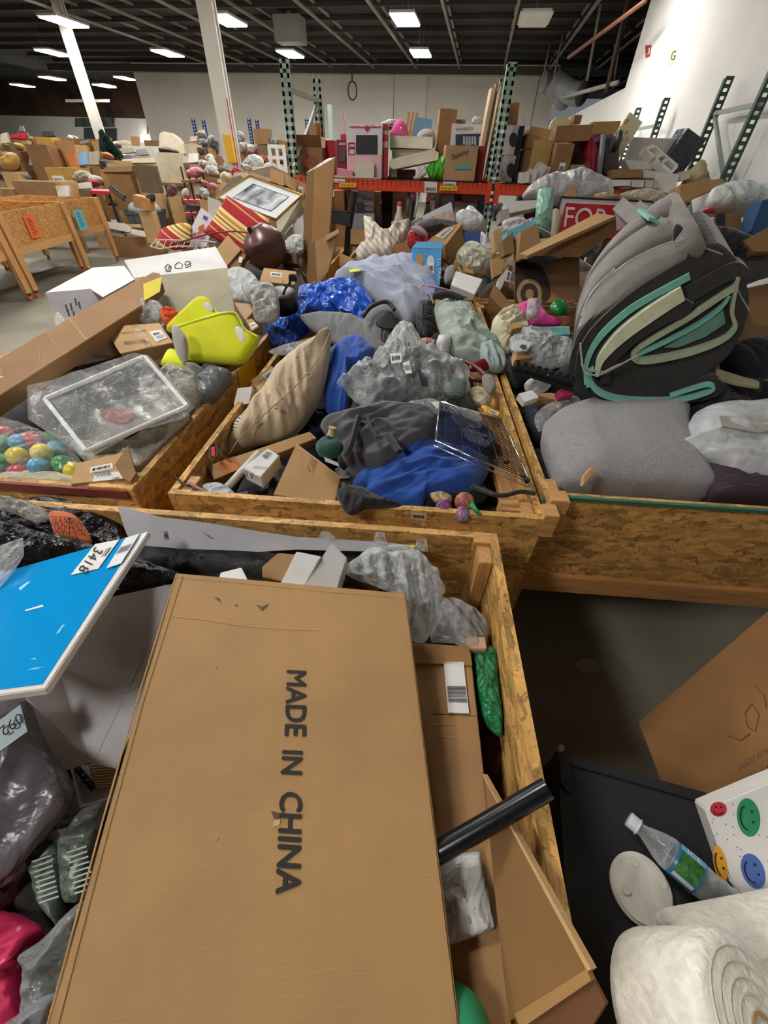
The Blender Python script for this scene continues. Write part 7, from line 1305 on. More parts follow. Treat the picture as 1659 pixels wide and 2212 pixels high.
blob('pink_plush', 'hot pink bird shaped plush on top of the cream carton', 'toy', Pl(862, 280, y=6.5, t=85).pts([(843, 296), (850, 270), (862, 258), (874, 264), (882, 285), (880, 300), (860, 300)]), .08, .1, M('#d0508c', 'spot', .8, c2='#b52a68', f=14, s=.25), R=10, S=50)
MB().lathe([(.012, 0), (.001, .03)], YP(866, 277, 6.36), V((0, -1, -.2)), 10).build('beak', M('#d8a03a'), bpy.data.objects['pink_plush'])
film('plastic_bag', 'silvery film bag beside the pink bird plush', 'bag', Pl(840, 270, y=6.6, t=85).pts([(822, 268), (840, 258), (858, 260), (856, 275), (835, 282)]), .06, .08, M('#b8b2b0', 'crinkle', .2), seed=101)
blob('grey_plush', 'round grey and cream plush head behind the cream carton', 'toy', Pl(918, 300, y=6.45, t=85).pts([(900, 310), (902, 290), (915, 279), (932, 280), (940, 295), (938, 318), (920, 325)]), .06, .1, M('#cfc6bd', 'fur'), R=10, S=40)
blob('grey_face', None, None, Pl(918, 300, y=6.37, t=85).pts([(908, 300), (915, 288), (928, 288), (933, 300), (928, 312), (912, 312)]), .01, .02, M('#9b8d86', 'fur'), par=[x for x in COL.objects if x.get('label', '').startswith('round grey and cream')][0], R=5, S=24)
o = slab('blue_box', 'light blue carton standing behind the plush toys', 'box', Pl(915, 270, y=6.8, t=88).pts([(898, 252), (935, 258), (928, 300), (892, 298)]), .25, M('#7aa3c9', 'card'))
for k in range(3): tag(MB().box(YP(878+k*7, 285, 6.9), (.03, .1, .35), EUL(0, 8+k*3, 0)).build('wood_plank', PINEX), ('slim pine plank standing behind the pink plush, left one', 'slim pine plank standing behind the pink plush, middle one', 'slim brown plank standing behind the pink plush, right one')[k], 'wood')
blob('green_bag', 'bright lime green crinkled bag under the cream slab', 'bag', Pl(945, 365, y=6.15, t=80).pts([(922, 362), (935, 350), (955, 337), (968, 342), (966, 386), (945, 388), (928, 385)]), .07, .1, M('#4fb52a', 'crinkle', .3, f=14), fold=.03, fs=9, seed=102)
blob('white_towel', 'white cloth hanging between the grey carton and lime bag', 'fabric', Pl(905, 375, y=6.1, t=80).pts([(902, 360), (918, 358), (922, 375), (905, 388), (892, 386), (900, 374)]), .03, .05, cloth('#cfcfd0'), fold=.01, fs=12, seed=103)
rb('tall_carton', 'tall brown carton with frayed top right of the blue box', 'box', 951, 235, 985, 6.5, M('#9a7048', 'card'), .3, roll=2, tape=False)
t = rb('garment_rack_box', 'white retail box with a dark photo of hanging clothes', 'box', 980, 268, 1053, 6.45, M('#d6d3d3', 'card'), .12, tape=False); pg_ = Pl(1015, 290, y=6.44, t=90)
pr([(984, 290), (1050, 288), (1050, 330), (984, 330)], M('#30364a'), 'photo_print', t, pl=pg_)
mb = MB()
for k, x in enumerate((1000, 1006, 1012, 1018, 1024, 1034, 1040)): mb.quad(*pg_.off(.004).pts([(x, 295), (x+4, 294), (x+5, 312+k % 3*3), (x, 312)]))
mb.build('printed_clothes', M('#a9b0bd'), t); text('ROWENTA', pg_.off(.003)(986, 283), pg_.off(.003)(1022, 280), pg_.off(.003)(986, 277), INK, t)
t = rb('tan_carton', 'square tan carton with black script and teal mark', 'box', 966, 314, 1033, 6.05, M('#a98763', 'card'), .3); ptn = Pl(1000, 350, y=6.045, t=90)
text('Sunny', ptn.off(.003)(978, 348), ptn.off(.003)(1014, 334), ptn.off(.003)(975, 334), INK, t); pr([(980, 358), (1018, 358), (1018, 366), (980, 366)], M('#5f9f92'), 'teal_mark', t, pl=ptn); pr([(998, 358), (1002, 348), (1007, 350), (1005, 358)], M('#5f9f92'), 'teal_mark', t, pl=ptn)
rb('red_box', 'dark red carton side right of the square tan carton', 'box', 1034, 316, 1052, 6.15, M('#8a1f2c', 'card'), .3, tape=False)
rb('board', 'tall pale board leaning by the middle rack post', 'board', 1058, 188, 1066, 6.25, M('#c9b190', 'card'), .2, roll=4, tape=False)
rb('board', 'second tall tan board right beside the pale one', 'board', 1068, 180, 1074, 6.35, M('#a98a62', 'card'), .1, roll=3, tape=False)
rb('wood_strip', 'thin yellow wood strip between the rack uprights', 'wood', 1078, 185, 1081, 6.6, PINE, .05, roll=3, tape=False)
blob('white_plush', 'white plush ear with pink inside behind the garment rack box', 'toy', Pl(1028, 262, y=6.7, t=88).pts([(1020, 268), (1024, 252), (1040, 256), (1042, 268)]), .04, .05, M('#ddd6d2', 'fur'), R=6, S=24)
rb('tan_box', 'small tan box top beside the white plush ear', 'box', 988, 258, 1006, 6.7, CARD, .2, tape=False)
# behind the middle upright: fan boxes
for i, (yt, yb_, lb) in enumerate(((270, 335, 'upper stacked white box with a dark oval picture by the rack post'), (336, 392, 'lower stacked white box with a dark oval picture by the rack post'))):
    z0 = YP(1100, yb_, 6.3).z if i == 0 else SZ; o = ub('picture_box', lb, 'box', 1108 if i == 0 else 1102, yt, yb_, 26, 6.3, .25, mat=M('#c9c3c4', 'card'), zb=z0, tape=False, group='stacked picture boxes'); p_ = Pl(1105, yt+30, y=6.29, t=90)
    pr(ell(1109-i*5, yt+32, 9, 16, 3, 18), M('#2c2a30'), 'oval_picture', o, pl=p_)
rb('black_board', 'black panel between picture boxes and small brown cartons', 'panel', 1124, 272, 1134, 6.4, M('#1c1c20', 'plain', .5), .4, tape=False)
rb('brown_carton', 'small brown carton high beside the middle rack post', 'box', 1108, 222, 1128, 6.9, CARD_D, .2, roll=-6, tape=False)
rb('clear_cup', 'clear plastic container on the white panel by the rack post', 'container', 1130, 246, 1142, 6.9, CLEAR, .1, tape=False)
# big panel of white boxes far behind right
tag(MB().prism([YP(1142, 222, 9), YP(1190, 222, 9), YP(1190, 262, 9), YP(1140, 300, 9)], V((0, .4, 0))).build('white_partition', M('#d6d4cf', 'paint')), 'pale far partition panel left of the low white wall', 'panel') if False else None
# right bay upper shelf
RBX = [(1136, 292, 1160, 6.3, M('#8c643c', 'card'), 'stacked small brown carton, left column beside the black panel', 0), (1142, 250+26, 1190, 6.7, CARD_L, 'open tan carton on top of the left column', 0), (1156, 303, 1196, 6.25, M('#b5955a', 'card'), 'yellowish tan carton right of the small brown stack', 0)]
ub('brown_carton', 'upper small brown carton of the left column on the right bay', 'box', 1150, 292, 322, 26, 6.35, .25, mat=CARD_D, tape=False); rb('brown_carton', 'lower small brown carton of the left column on the right bay', 'box', 1136, 323, 1160, 6.35, CARD_D, .25, tape=False)
rb('tan_carton', 'yellowish tan carton right of the small brown column', 'box', 1157, 302, 1196, 6.3, M('#b5955a', 'card'), .25, tape=False)
ub('tan_carton', 'tilted tan carton on top of the yellowish carton', 'box', 1166, 276, 302, 46, 6.45, .25, roll=6, mat=CARD_L)
t = MB().prism(Pl(1215, 275, y=7.0, t=85).pts(ell(1213, 285, 27, 34, 0, 30)), V((0, .05, 0))).build('round_tray', M('#ded2a8', 'plain', .5)); tag(t, 'large round cream tray standing behind the brown cartons', 'tray')
ub('brown_carton', 'long brown carton lying on top of two upright ones', 'box', 1243, 270, 306, 74, 6.2, .25, roll=-3, mat=M('#8f673f', 'card'), yaw=-8); rb('brown_carton', 'upright brown carton with small label, front of the pair', 'box', 1206, 310, 1242, 6.15, CARD_D, .2, stick=True); rb('brown_carton', 'dark upright carton behind the labelled one', 'box', 1240, 305, 1272, 6.4, M('#5c3f27', 'card'), .2, tape=False)
ub('brown_carton', 'small dark brown box high behind the long carton', 'box', 1248, 248, 268, 16, 6.9, .15, mat=CARD_D, tape=False)
rb('tan_carton', 'tan carton panel behind the red upright vacuum', 'box', 1286, 262, 1342, 6.6, CARD, .1, roll=-3, tape=False)
t = thing('upright_vacuum', 'dark red upright appliance with grey handle on the right bay', 'appliance', YP(1300, 385, 6.2)); pv = Pl(1300, 330, y=6.1, t=85)
MB().prism(pv.pts([(1278, 300), (1290, 288), (1318, 290), (1322, 330), (1316, 385), (1278, 380), (1272, 340)]), V((0, .25, 0))).build('body', M('#8e1226', 'plain', .25), t, bevel=.02); MB().tube([pv(1300, 290)+V((0, -.05, 0)), pv(1290, 385)+V((0, -.05, 0))], .03, 10).build('handle', M('#7c7f86', 'plain', .3), t, True)
MB().prism([pv(*p)+V((0, -.04, 0)) for p in ((1280, 300), (1320, 288), (1322, 296), (1282, 308))], V((0, .03, 0))).build('grey_bar', M('#5a5c64', 'plain', .3), t); MB().prism([pv(*p)+V((0, -.03, 0)) for p in ((1306, 300), (1318, 300), (1312, 384), (1302, 384))], V((0, .02, 0))).build('dark_channel', M('#24161c', 'plain', .3), t)
MB().lathe([(.09, 0), (.1, .02), (.09, .05)], YP(1328, 305, 6.2), V((1, -.2, 0)), 20).build('wheel', M('#33353c', 'plain', .4), t, True)
t = thing('appliance_box', 'dark grey wheel shaped appliance right of the dark red one', 'appliance', YP(1330, 380, 6.4)); MB().prism(Pl(1330, 345, y=6.35, t=85).pts([(1320, 290), (1336, 300), (1338, 380), (1318, 384)]), V((0, .2, 0))).build('body', M('#6a5c60', 'plain', .4), t)
for i, (x0, yt, x1, lb) in enumerate(((1127, 372, 1146, 'small white carton at the left front of the right bay'), (1146, 366, 1162, 'second small white carton beside the leftmost one'), (1160, 352, 1178, 'small white carton tilted behind the front pair'), (1174, 360, 1190, 'small white carton right of the tilted one'), (1168, 380, 1190, 'low white carton in front of the tilted one'), (1240, 356, 1276, 'white and black patterned carton before the dark carton'))):
    rb('white_box', lb, 'box', x0, yt, x1, 6.02+.05*i, M('#d3d1cf', 'card'), .15, roll=(-8, 3, 25, 4, 0, 0)[i], group='small white cartons', tape=False)
# far right end of the right bay
o = rb('framed_canvas', 'cream floral canvas leaning towards the right wall', 'canvas', 1336, 245, 1370, 6.4, M('#d9cfae', 'spot', .6, c2='#b8a070', f=14, s=.3), .04, roll=24, tape=False)
o = rb('white_board', 'large pale board leaning behind the white trays', 'board', 1370, 298, 1470, 6.6, M('#cfcbc8', 'card'), .03, roll=0, tape=False)
t = rb('wrapped_bundle', 'dark grey quilted bundle wrapped in shiny film', 'bundle', 1466, 285, 1515, 6.5, M('#3c404c', 'crinkle', .15, f=14), .25, roll=22, tape=False)
t = thing('divided_tray', 'white wooden divided tray standing tilted on the cartons', 'tray', YP(1420, 355, 6.0)); ptr = Pl(1425, 350, y=6.0, t=55)
for L in (([(1390, 318), (1412, 312), (1416, 318), (1394, 324)]), ([(1390, 318), (1394, 318), (1452, 370), (1446, 374)]), ([(1412, 312), (1416, 314), (1466, 356), (1460, 360)]), ([(1446, 372), (1462, 356), (1464, 362), (1450, 376)]), ([(1412, 340), (1432, 330), (1436, 334), (1416, 344)]), ([(1424, 350), (1444, 340), (1448, 344), (1428, 354)])): MB().prism(ptr.pts(L), -ptr.n*.09).build('tray_wall', M('#e0ddd4'), t)
MB().prism(ptr.off(-.09).pts([(1390, 318), (1414, 312), (1464, 360), (1448, 376)]), -ptr.n*.01).build('tray_bottom', M('#cfcabc'), t)
for i, (L, y, m_, lb) in enumerate((([(1322, 366), (1388, 366), (1386, 384), (1326, 384)], 5.9, CARD_D, 'open tan carton at the front of the right bay end'), ([(1350, 345), (1430, 350), (1436, 366), (1360, 366)], 6.1, M('#d5d1c8', 'card'), 'long white carton with print behind the open tan carton'), ([(1320, 388), (1364, 388), (1362, 402), (1322, 402)], 5.85, M('#d2cec8', 'card'), 'white carton with writing, first of the low row'),
      ([(1366, 388), (1392, 390), (1390, 405), (1364, 403)], 5.85, M('#cfcac4', 'card'), 'white carton with writing, second of the low row'), ([(1395, 388), (1412, 390), (1410, 406), (1394, 405)], 5.86, M('#c9c0b4', 'card'), 'narrow carton, third of the low row'), ([(1414, 388), (1432, 390), (1430, 408), (1412, 406)], 5.86, M('#cdc8c2', 'card'), 'white carton, fourth of the low row'),
      ([(1428, 372), (1468, 376), (1462, 400), (1452, 418), (1432, 415)], 5.8, M('#dad7d0', 'card'), 'open white carton hanging over the shelf edge'), ([(1390, 366), (1428, 372), (1424, 386), (1388, 384)], 5.95, M('#d3cfc9', 'card'), 'white printed carton above the low row'), ([(1466, 372), (1492, 366), (1490, 385), (1470, 392)], 5.95, M('#cbc2b6', 'card'), 'pale carton below the dark wrapped bundle'),
      ([(1336, 405), (1364, 402), (1362, 408), (1340, 408)], 5.85, CARD_D, 'tan flap under the low row of white cartons'))):
    slab('white_box' if 'white' in lb else 'small_carton', lb, 'box', Pl(L[0][0]+10, L[0][1]+8, y=y, t=82).pts(L), .15, m_)
blob('tan_rags', 'crumpled tan paper below the dark wrapped bundle', 'paper', Pl(1500, 385, y=6.1, t=75).pts([(1475, 395), (1490, 370), (1515, 345), (1525, 370), (1528, 400), (1500, 410)]), .08, .1, M('#b5a482', 'crinkle', .6, f=12), fold=.04, fs=8, seed=104)
# ---------- lower shelf contents (below the orange beam) ----------
LZ = .62
def lb_(name, lb, cat, x0, yt, x1, y, mat, dep=.3, zb=LZ, **k): return ub(name, lb, cat, (x0+x1)/2, yt, 520, x1-x0, y, dep, mat=mat, zb=zb, **k)
t = lb_('appliance_box', 'grey and white appliance carton with black lettering on the lower shelf', 'box', 768, 412, 806, 6.25, M('#a8a6a6', 'card'), .3, tape=False); ph = Pl(786, 430, y=6.24, t=90); text('hamilton', ph(772, 424), ph(792, 426), ph(772, 419), INK, t, .003); text('beach', ph(784, 431), ph(802, 433), ph(784, 425), INK, t, .003); pr([(770, 436), (785, 437), (785, 460), (770, 460)], M('#4a4a4c'), 'printed_picture', t, pl=ph); MB().tube([ph.off(.003)(*p) for p in ((787, 444), (803, 446), (803, 458), (787, 456), (787, 444))], .004, 4).build('printed_outline', INK, t)
for i, (x0, yt, x1, y, col, lb) in enumerate(((722, 412, 742, 6.3, '#a9784a', 'tan wrapped column at the left of the lower shelf'), (742, 410, 768, 6.4, '#6d4f33', 'dark brown carton beside the tan wrapped column'), (760, 462, 808, 6.1, '#8f8c92', 'grey flat box below the appliance carton'), (808, 414, 822, 6.4, '#b3925f', 'light tan carton right of the appliance carton'), (822, 410, 850, 6.6, '#1d1d21', 'black box in the shade of the lower shelf'),
     (850, 412, 888, 6.5, '#a57a4c', 'tan carton in the middle of the lower shelf'), (888, 415, 900, 6.5, '#8b8a8c', 'grey narrow box right of the middle tan carton'), (925, 412, 950, 6.5, '#9a8674', 'beige striped box in the lower shelf'), (950, 415, 985, 6.6, '#8f8a92', 'grey box in the right half of the lower shelf'), (983, 418, 1000, 6.6, '#7b2430', 'dark red box in the lower shelf'), (1000, 418, 1035, 6.5, '#7d4a35', 'reddish brown carton by the lower right post'),
     (985, 438, 1030, 6.4, '#a39a8c', 'pale grey carton before the reddish brown one'), (1035, 415, 1060, 6.6, '#4f6a8c', 'blue box right of the reddish brown carton'), (1130, 420, 1180, 6.6, '#1a1a1d', 'black carton in the dark right bay'), (1200, 425, 1300, 6.6, '#2d2a2a', 'dark carton deep in the right bay'), (1330, 420, 1420, 6.6, '#5a4632', 'brown carton deep in the right bay'))):
    lb_('shelf_box', lb, 'box', x0, yt, x1, y, M(col, 'card'), .25, tape=False)
for i, (x, yt, y, m_, lb) in enumerate(((822, 440, 6.1, '#1b1b1e', 'black bottle with hot pink cap and cream label'), (863, 444, 6.05, '#c9c7c4', 'white printed canister with hot pink lid'), (924, 436, 6.1, '#222226', 'black spray bottle with pink tag'), (935, 432, 6.2, '#c8c5c3', 'white round tub beside the black spray bottle'), (893, 436, 6.2, '#3b3b40', 'dark metal tube with grey handle'))):
    b = YP(x, yt, y); r = (.03, .06, .045, .05, .03)[i]; t = thing('bottle' if i in (0, 2) else 'canister', lb, 'bottle' if i in (0, 2) else 'container', V((b.x, b.y, LZ)), 'bottles on the lower shelf'); h = b.z-LZ
    MB().lathe([(r, 0), (r, h*.8), (r*.5, h*.92), (r*.5, h)], V((b.x, b.y, LZ)), ZU, 16).build('body', M(m_, 'plain', .35), t, True); MB().lathe([(r*.55, h), (r*.5, h+.04)], V((b.x, b.y, LZ)), ZU, 12).build('cap', M('#e0458c' if i < 3 else '#6a6a6e'), t, True); MB().lathe([(r*1.03, h*.35), (r*1.03, h*.65)], V((b.x, b.y, LZ)), ZU, 16).build('label_band', M(('#d8cfa0', '#c98a3a', '#e0458c', '#b8504c', '#55555a')[i]), t, True)
for i, (a, b, m_, lb) in enumerate((((907, 408), (895, 470), '#c6c4c2', 'white curved pipe leaning on the lower shelf'), ((883, 412), (880, 468), '#5c5d62', 'grey vacuum tube on the lower shelf'), ((888, 405), (892, 425), '#e05090', 'hot pink wand tip under the orange beam'))):
    tag(MB().tube([YP(*a, 6.05), YP(*b, 6.0)], .02 if i else .014, 8).build('tube', M(m_, 'plain', .3), smooth=True), lb, 'tube')
# green rack pieces and white ladder behind
for (x, yt, yb_, y, m_, lb) in ((692, 222, 300, 8.2, '#2f4a3c', 'dark green folded post behind the rack frame'), (712, 226, 300, 8.0, '#b7cfc0', 'pale green plastic frame behind the play kitchen box')):
    a = YP(x, yt, y); b = V((a.x+.05, y, 0)); tag(MB().bar(b, a, .09, .06).build('post', M(m_, 'plain', .5)), lb, 'post')
t = thing('white_shelf_unit', 'small white open frame shelf in front of the dark red far shelf', 'shelf', YP(598, 380, 9.5)); WSU = M('#dcdad6')
for x in (581, 597, 612): MB().bar(YP(x, 314, 9.5), V((YP(x, 314, 9.5).x, 9.5, 0)), .05, .05).build('post', WSU, t)
for y in (316, 340, 364): MB().bar(YP(579, y, 9.5), YP(615, y+1, 9.5), .04, .05).build('shelf_board', WSU, t)
# ================= far left and middle clutter =================
# long tables that carry the far piles
t = None
def table(lb, x0, x1, y, z=.78, dep=1.0, m_=M('#8b6a44', 'wood')):
    a, b = V((x0, y, 0)), V((x1, y, 0)); t = thing('long_table', lb, 'table', a, 'long tables'); MB().box(V(((x0+x1)/2, y+dep/2, z-.03)), (x1-x0, dep, .06)).build('tabletop', m_, t)
    for x in (x0+.1, x1-.1):
        for yy in (y+.1, y+dep-.1): MB().box(V((x, yy, (z-.06)/2)), (.07, .07, z-.06)).build('leg', m_, t)
    return t
TZ = .78
table('long wooden table under the nearest cartons at far left', -9.2, -6.5, 9.9); table('long wooden table under the second row of cartons at far left', -10.5, -6.2, 11.9); table('long wooden table under the third row of cartons', -12, -5.4, 13.6)
table('long wooden table under the fourth row of cartons', -14, -7.0, 15.6); table('long wooden table before the far left wall', -18, -8, 19.0); table('farthest long table before the far left wall', -21, -9, 24.0)
cols = {'k': '#b08a5a', 'd': '#8a6640', 'l': '#c6a274', 'w': '#d3d0c8', 'g': '#8f9092', 'c': '#cfc4a6', 'p': '#d08a9c', 'r': '#b02a34', 'b': '#7d9fc2', 'n': '#3c3a3c', 'o': '#c98048', 'e': '#a9a08c', 'y': '#b8924a'}
words = {'k': 'tan', 'd': 'brown', 'l': 'light tan', 'w': 'white', 'g': 'grey', 'c': 'cream', 'p': 'pink', 'r': 'red', 'b': 'blue', 'n': 'black', 'o': 'orange brown', 'e': 'beige', 'y': 'golden'}
# (x0, x1, top, bottom, distance, colour, style, where)  style: b box, o open box, t tilted box, s blob
FAR = [
 (25,110,392,440,10.0,'d','b','large carton behind the empty table bins'), (92,135,392,440,10.1,'k','b','bright carton side beside the large one'), (118,150,400,440,10.0,'w','t','sheet leaning on the large carton'),
 (0,28,408,440,9.9,'d','b','carton at the left edge behind the bins'), (0,30,405,415,10.2,'w','t','printed bag box on the edge carton'), (95,160,362,400,11.9,'y','b','low carton above the large carton'), (160,200,370,400,11.9,'e','s','bundle of cream cushions on the pile'),
 (52,100,312,372,12.0,'d','b','tall carton behind the white frame'), (62,125,322,358,12.2,'w','t','irregular panel lying on the tall carton'), (100,128,318,330,12.4,'w','t','bright wrapped panel on the tall carton'),(84,98,350,385,12.1,'w','b','narrow panel below the irregular one'),
 (128,160,312,368,12.3,'k','b','upright carton beside the irregular panel'), (140,160,330,360,12.2,'o','b','taped carton left of the blue poster'), (162,190,328,358,12.2,'b','t','patterned poster on the table'), (190,212,326,356,12.25,'e','t','patterned panel right of the blue poster'), (205,225,326,362,12.6,'d','b','carton behind the dark tree base'),
 (0,45,328,372,11.8,'y','s','heap of gold metallic ornaments at the edge'), (0,40,350,400,11.9,'d','o','open crate at the left edge'), (25,70,376,394,11.9,'g','s','heap of silver patterned cushions'), (0,22,372,392,12.0,'n','s','dark cloth at the left edge'),
 (160,200,368,396,12.0,'c','s','upholstered chair back on the pile'), (175,210,388,402,11.9,'e','b','flat box under the upholstered chair'), (143,180,400,412,10.6,'l','t','frame laid on the table'), (165,195,392,408,10.5,'w','t','narrow white board behind the frame'),
 (195,225,380,400,12.0,'w','s','bright cushion with red bow'), (192,215,388,404,11.8,'r','s','bow shaped wrap on the white cushion'), (212,240,370,388,12.6,'e','t','small carton right of the bow'), (160,182,378,388,12.5,'w','t','small tray in the middle'), 
 (222,285,357,372,11.5,'d','t','stack of flattened cardboard, lower layer'), (230,300,352,362,11.7,'e','t','stack of flattened cardboard, middle layer'), (250,310,346,354,11.9,'y','t','stack of flattened cardboard, top layer'),
 (285,335,338,352,11.6,'c','t','pair of framed panels lying flat'), (262,300,340,352,12.0,'w','t','bright sheet below the framed panels'), (252,284,335,352,13.0,'g','b','dark green grey case in the pile'), 
 (225,252,332,350,13.0,'w','b','white round box near the tree'), (222,238,345,365,12.2,'n','s','dark padded case under the tree'), (225,245,330,345,12.4,'o','s','orange striped bag near the tree'),
 (340,400,330,392,12.8,'c','b','upholstered bed headboard, lower one'), (385,412,312,345,13.2,'c','b','upholstered panel behind the lampshades'), (395,415,335,352,12.5,'w','t','lampshade left of the pink bag'),
 (262,345,315,330,14.2,'w','b','pale low cabinet in the far pile'), (258,290,318,332,13.8,'e','t','tilted pale panel in the far pile'), (290,318,320,335,14.0,'g','t','tilted grey picture in the far pile'), (314,330,316,322,14.5,'w','t','small far white panel'),
 (310,345,303,312,16.0,'d','b','low brown crate near the bright window'), (283,300,292,314,15.6,'k','t','upright cardboard panel near the dark pole'), (240,300,305,325,15.8,'c','s','row of ornate cream mirrors'), (228,240,296,305,16,'y','s','gold round ornament near the tree top'),
 (0,18,285,310,13.0,'c','t','cream quilted panel at the left edge'), (22,34,288,298,15.2,'r','t','left bright red crate in the far row'), (36,54,286,300,15.3,'r','t','right bright red crate in the far row'), (14,70,298,312,15.6,'d','b','low brown shelf under the red crates'), (70,110,296,314,15.7,'y','b','low tan carton pile'), (88,118,280,296,16,'n','t','dark open umbrella shape'),
 (60,92,298,312,16,'g','s','grey bag on the low brown shelf'), (112,160,296,312,16,'d','t','long flattened cartons pile'), (118,160,303,316,15.8,'k','b','long tan carton row'), (150,170,294,306,16.2,'w','s','white goods near the far post'), (160,210,300,318,15.7,'d','b','brown carton row below the far shutters'), (170,190,302,312,15.5,'g','t','small grey drum in the far row'), (196,212,305,320,15.5,'k','b','tan carton by the tree'),
 (250,275,310,320,15.6,'e','s','beige drapery in the far pile'), (38,50,268,284,17,'g','t','dark blue cone hat shape'), (50,62,290,300,16.4,'n','s','dark helmet shape'),(34,50,310,325,13.8,'y','s','shiny gold vase'), (0,28,310,330,13.9,'y','s','golden fabric pile'),
]
MATF = {}
used_n = {}
for i, (x0, x1, yt, yb_, Y, c_, st, where) in enumerate(FAR):
    col = cols[c_]; kind = 'card' if st in 'bot' else 'cloth'; m_ = M(col, kind); lb = words[c_]+' '+where if not where.startswith(words[c_]) else where
    if not any(w_ in lb for w_ in ('left', 'right', 'far', 'tree', 'edge', 'pile', 'table', 'carton')): lb += ' in the far left pile'
    if len(lb.split()) < 4: lb += ' in the far pile'
    cat = 'box' if st in 'bo' else ('panel' if st == 't' else 'bundle'); nm = {'b': 'carton', 'o': 'open_carton', 't': 'leaning_panel', 's': 'soft_bundle'}[st]
    if any(k_ in where for k_ in ('carton', 'crate', 'box')) and st == 't': nm, cat = 'carton', 'box'
    rr = random.Random(i*13+5)
    if st in 'bo':
        ub(nm, lb, cat, (x0+x1)/2, yt, yb_, x1-x0, Y, .45, yaw=rr.uniform(-10, 10), mat=m_, zb=max(TZ, .0) if Y > 9.8 and YP((x0+x1)/2, yt, Y).z > TZ+.05 else None, opened=4 if st == 'o' else 0, tape=st == 'b', stick=rr.random() < .4)
    elif st == 't':
        o = slab(nm, lb, cat, Pl((x0+x1)/2, yb_, y=Y, t=80-rr.uniform(0, 25)).pts([(x0+rr.uniform(-2, 4), yt+rr.uniform(0, 5)), (x1+rr.uniform(-4, 2), yt+rr.uniform(-1, 4)), (x1+rr.uniform(-1, 3), yb_-rr.uniform(0, 4)), (x0+rr.uniform(-2, 2), yb_)]), .06, m_)
    else:
        n = 9; cx_, cy_ = (x0+x1)/2, (yt+yb_)/2; L = [(cx_+(x1-x0)/2*cos(2*pi*k/n)*rr.uniform(.8, 1.1), cy_+(yb_-yt)/2*sin(2*pi*k/n)*rr.uniform(.8, 1.1)) for k in range(n)]
        blob(nm, lb, cat, Pl(cx_, cy_, y=Y, t=75).pts(L), .15, .15, m_, fold=.09, fs=5, seed=i+200, R=9, S=44)
# ---- recognisable far things ----
# cream curved headboard
t = thing('headboard', 'large curved cream upholstered headboard tilted in the far pile', 'headboard', YP(365, 335, 13.5)); MB().prism(Pl(368, 310, y=13.4, t=85).pts([(342, 288), (352, 284), (372, 288), (392, 302), (396, 312), (394, 332), (362, 322), (343, 322)]), V((0, .12, 0))).build('panel', cloth('#d3c9b6'), t, bevel=.03)
MB().bar(YP(344, 324, 13.5), YP(392, 334, 13.5), .05, .08).build('dark_rail', BLACK, t)
# christmas tree
t = thing('artificial_tree', 'dark green artificial tree standing in the far pile', 'tree', YP(230, 345, 12.8)); ctop = YP(217, 279, 12.8); cb_ = YP(240, 330, 12.8); cb0 = V((cb_.x, cb_.y, TZ))
MB().tube([cb0, ctop], .02, 6).build('trunk', M('#3a2a1c'), t); mb = MB(); rnd = random.Random(3)
for k in range(420):
    f = rnd.random()**.8; p = ctop.lerp(cb_, f); r = .05+.2*f; a = rnd.uniform(0, 2*pi); e = p+V((cos(a)*r, sin(a)*r, -.06-.06*rnd.random())); sdv = V((-sin(a), cos(a), .3))*.03
    mb.add([p, e+sdv, e-sdv, e+V((0, 0, .07))], [(0, 1, 3), (0, 3, 2), (0, 2, 1)])
mb.build('branches', M('#16372a', 'plain', .8), t)['kind'] = 'stuff'
# office chair
t = thing('office_chair', 'dark grey padded swivel chair standing on the far floor', 'chair', ZP(390, 488, 0)); GCH = cloth('#4c4641'); y = 11.8
blob('backrest', None, None, Pl(365, 445, y=y, t=80).pts([(343, 430), (352, 426), (372, 430), (382, 450), (388, 470), (375, 472), (352, 462)]), .06, .06, GCH, par=t, R=8, S=36); blob('seat', None, None, Pl(392, 465, y=y-.1, t=72).pts([(370, 468), (390, 460), (415, 462), (412, 476), (385, 478)]), .05, .06, GCH, par=t, R=8, S=36); blob('arm_rest', None, None, Pl(398, 448, y=y, t=70).pts([(378, 445), (395, 442), (412, 455), (408, 468), (395, 455)]), .04, .04, GCH, par=t, R=6, S=30)
for x, yy in ((386, 497), (408, 494), (374, 494)): MB().tube([YP(392, 474, y), ZP(x, yy, .02)], .018, 6).build('leg', M('#6a4a34'), t)
# grey wheeled bin with bag
t = thing('trash_can', 'tall grey plastic bin with a clear liner on the far floor', 'bin', ZP(325, 536, 0)); y = 8.1; b = ZP(328, 535, 0); tp = YP(305, 455, b.y)
hh = tp.z; mb = MB(); c = V((b.x, b.y+.2, 0)); vs = []
for z, s_ in ((0, .24), (hh*.9, .31), (hh*.9, .33), (hh, .33)): vs += [c+V((i*s_, j*s_, z)) for i, j in ((-1, -1), (1, -1), (1, 1), (-1, 1))]
fs = [(3, 2, 1, 0)]+[(r*4+k, r*4+(k+1) % 4, (r+1)*4+(k+1) % 4, (r+1)*4+k) for r in range(3) for k in range(4)]; mb.add(vs, fs).build('body', M('#555b60', 'plain', .5), t, bevel=.01)
for k in (-1, 0, 1): MB().bar(c+V((k*.12, -.25, .02)), c+V((k*.15, -.318, hh*.88)), .02, .015).build('rib', M('#4a5055', 'plain', .5), t)
blob('liner', None, None, [c+V((.34*cos(a), .34*sin(a), hh)) for a in [k*pi/6 for k in range(12)]], .12, .25, M('#c9ccce', 'clear', .12, a=.45, b=.9), par=t, fold=.06, fs=8, seed=5, R=10, S=50)
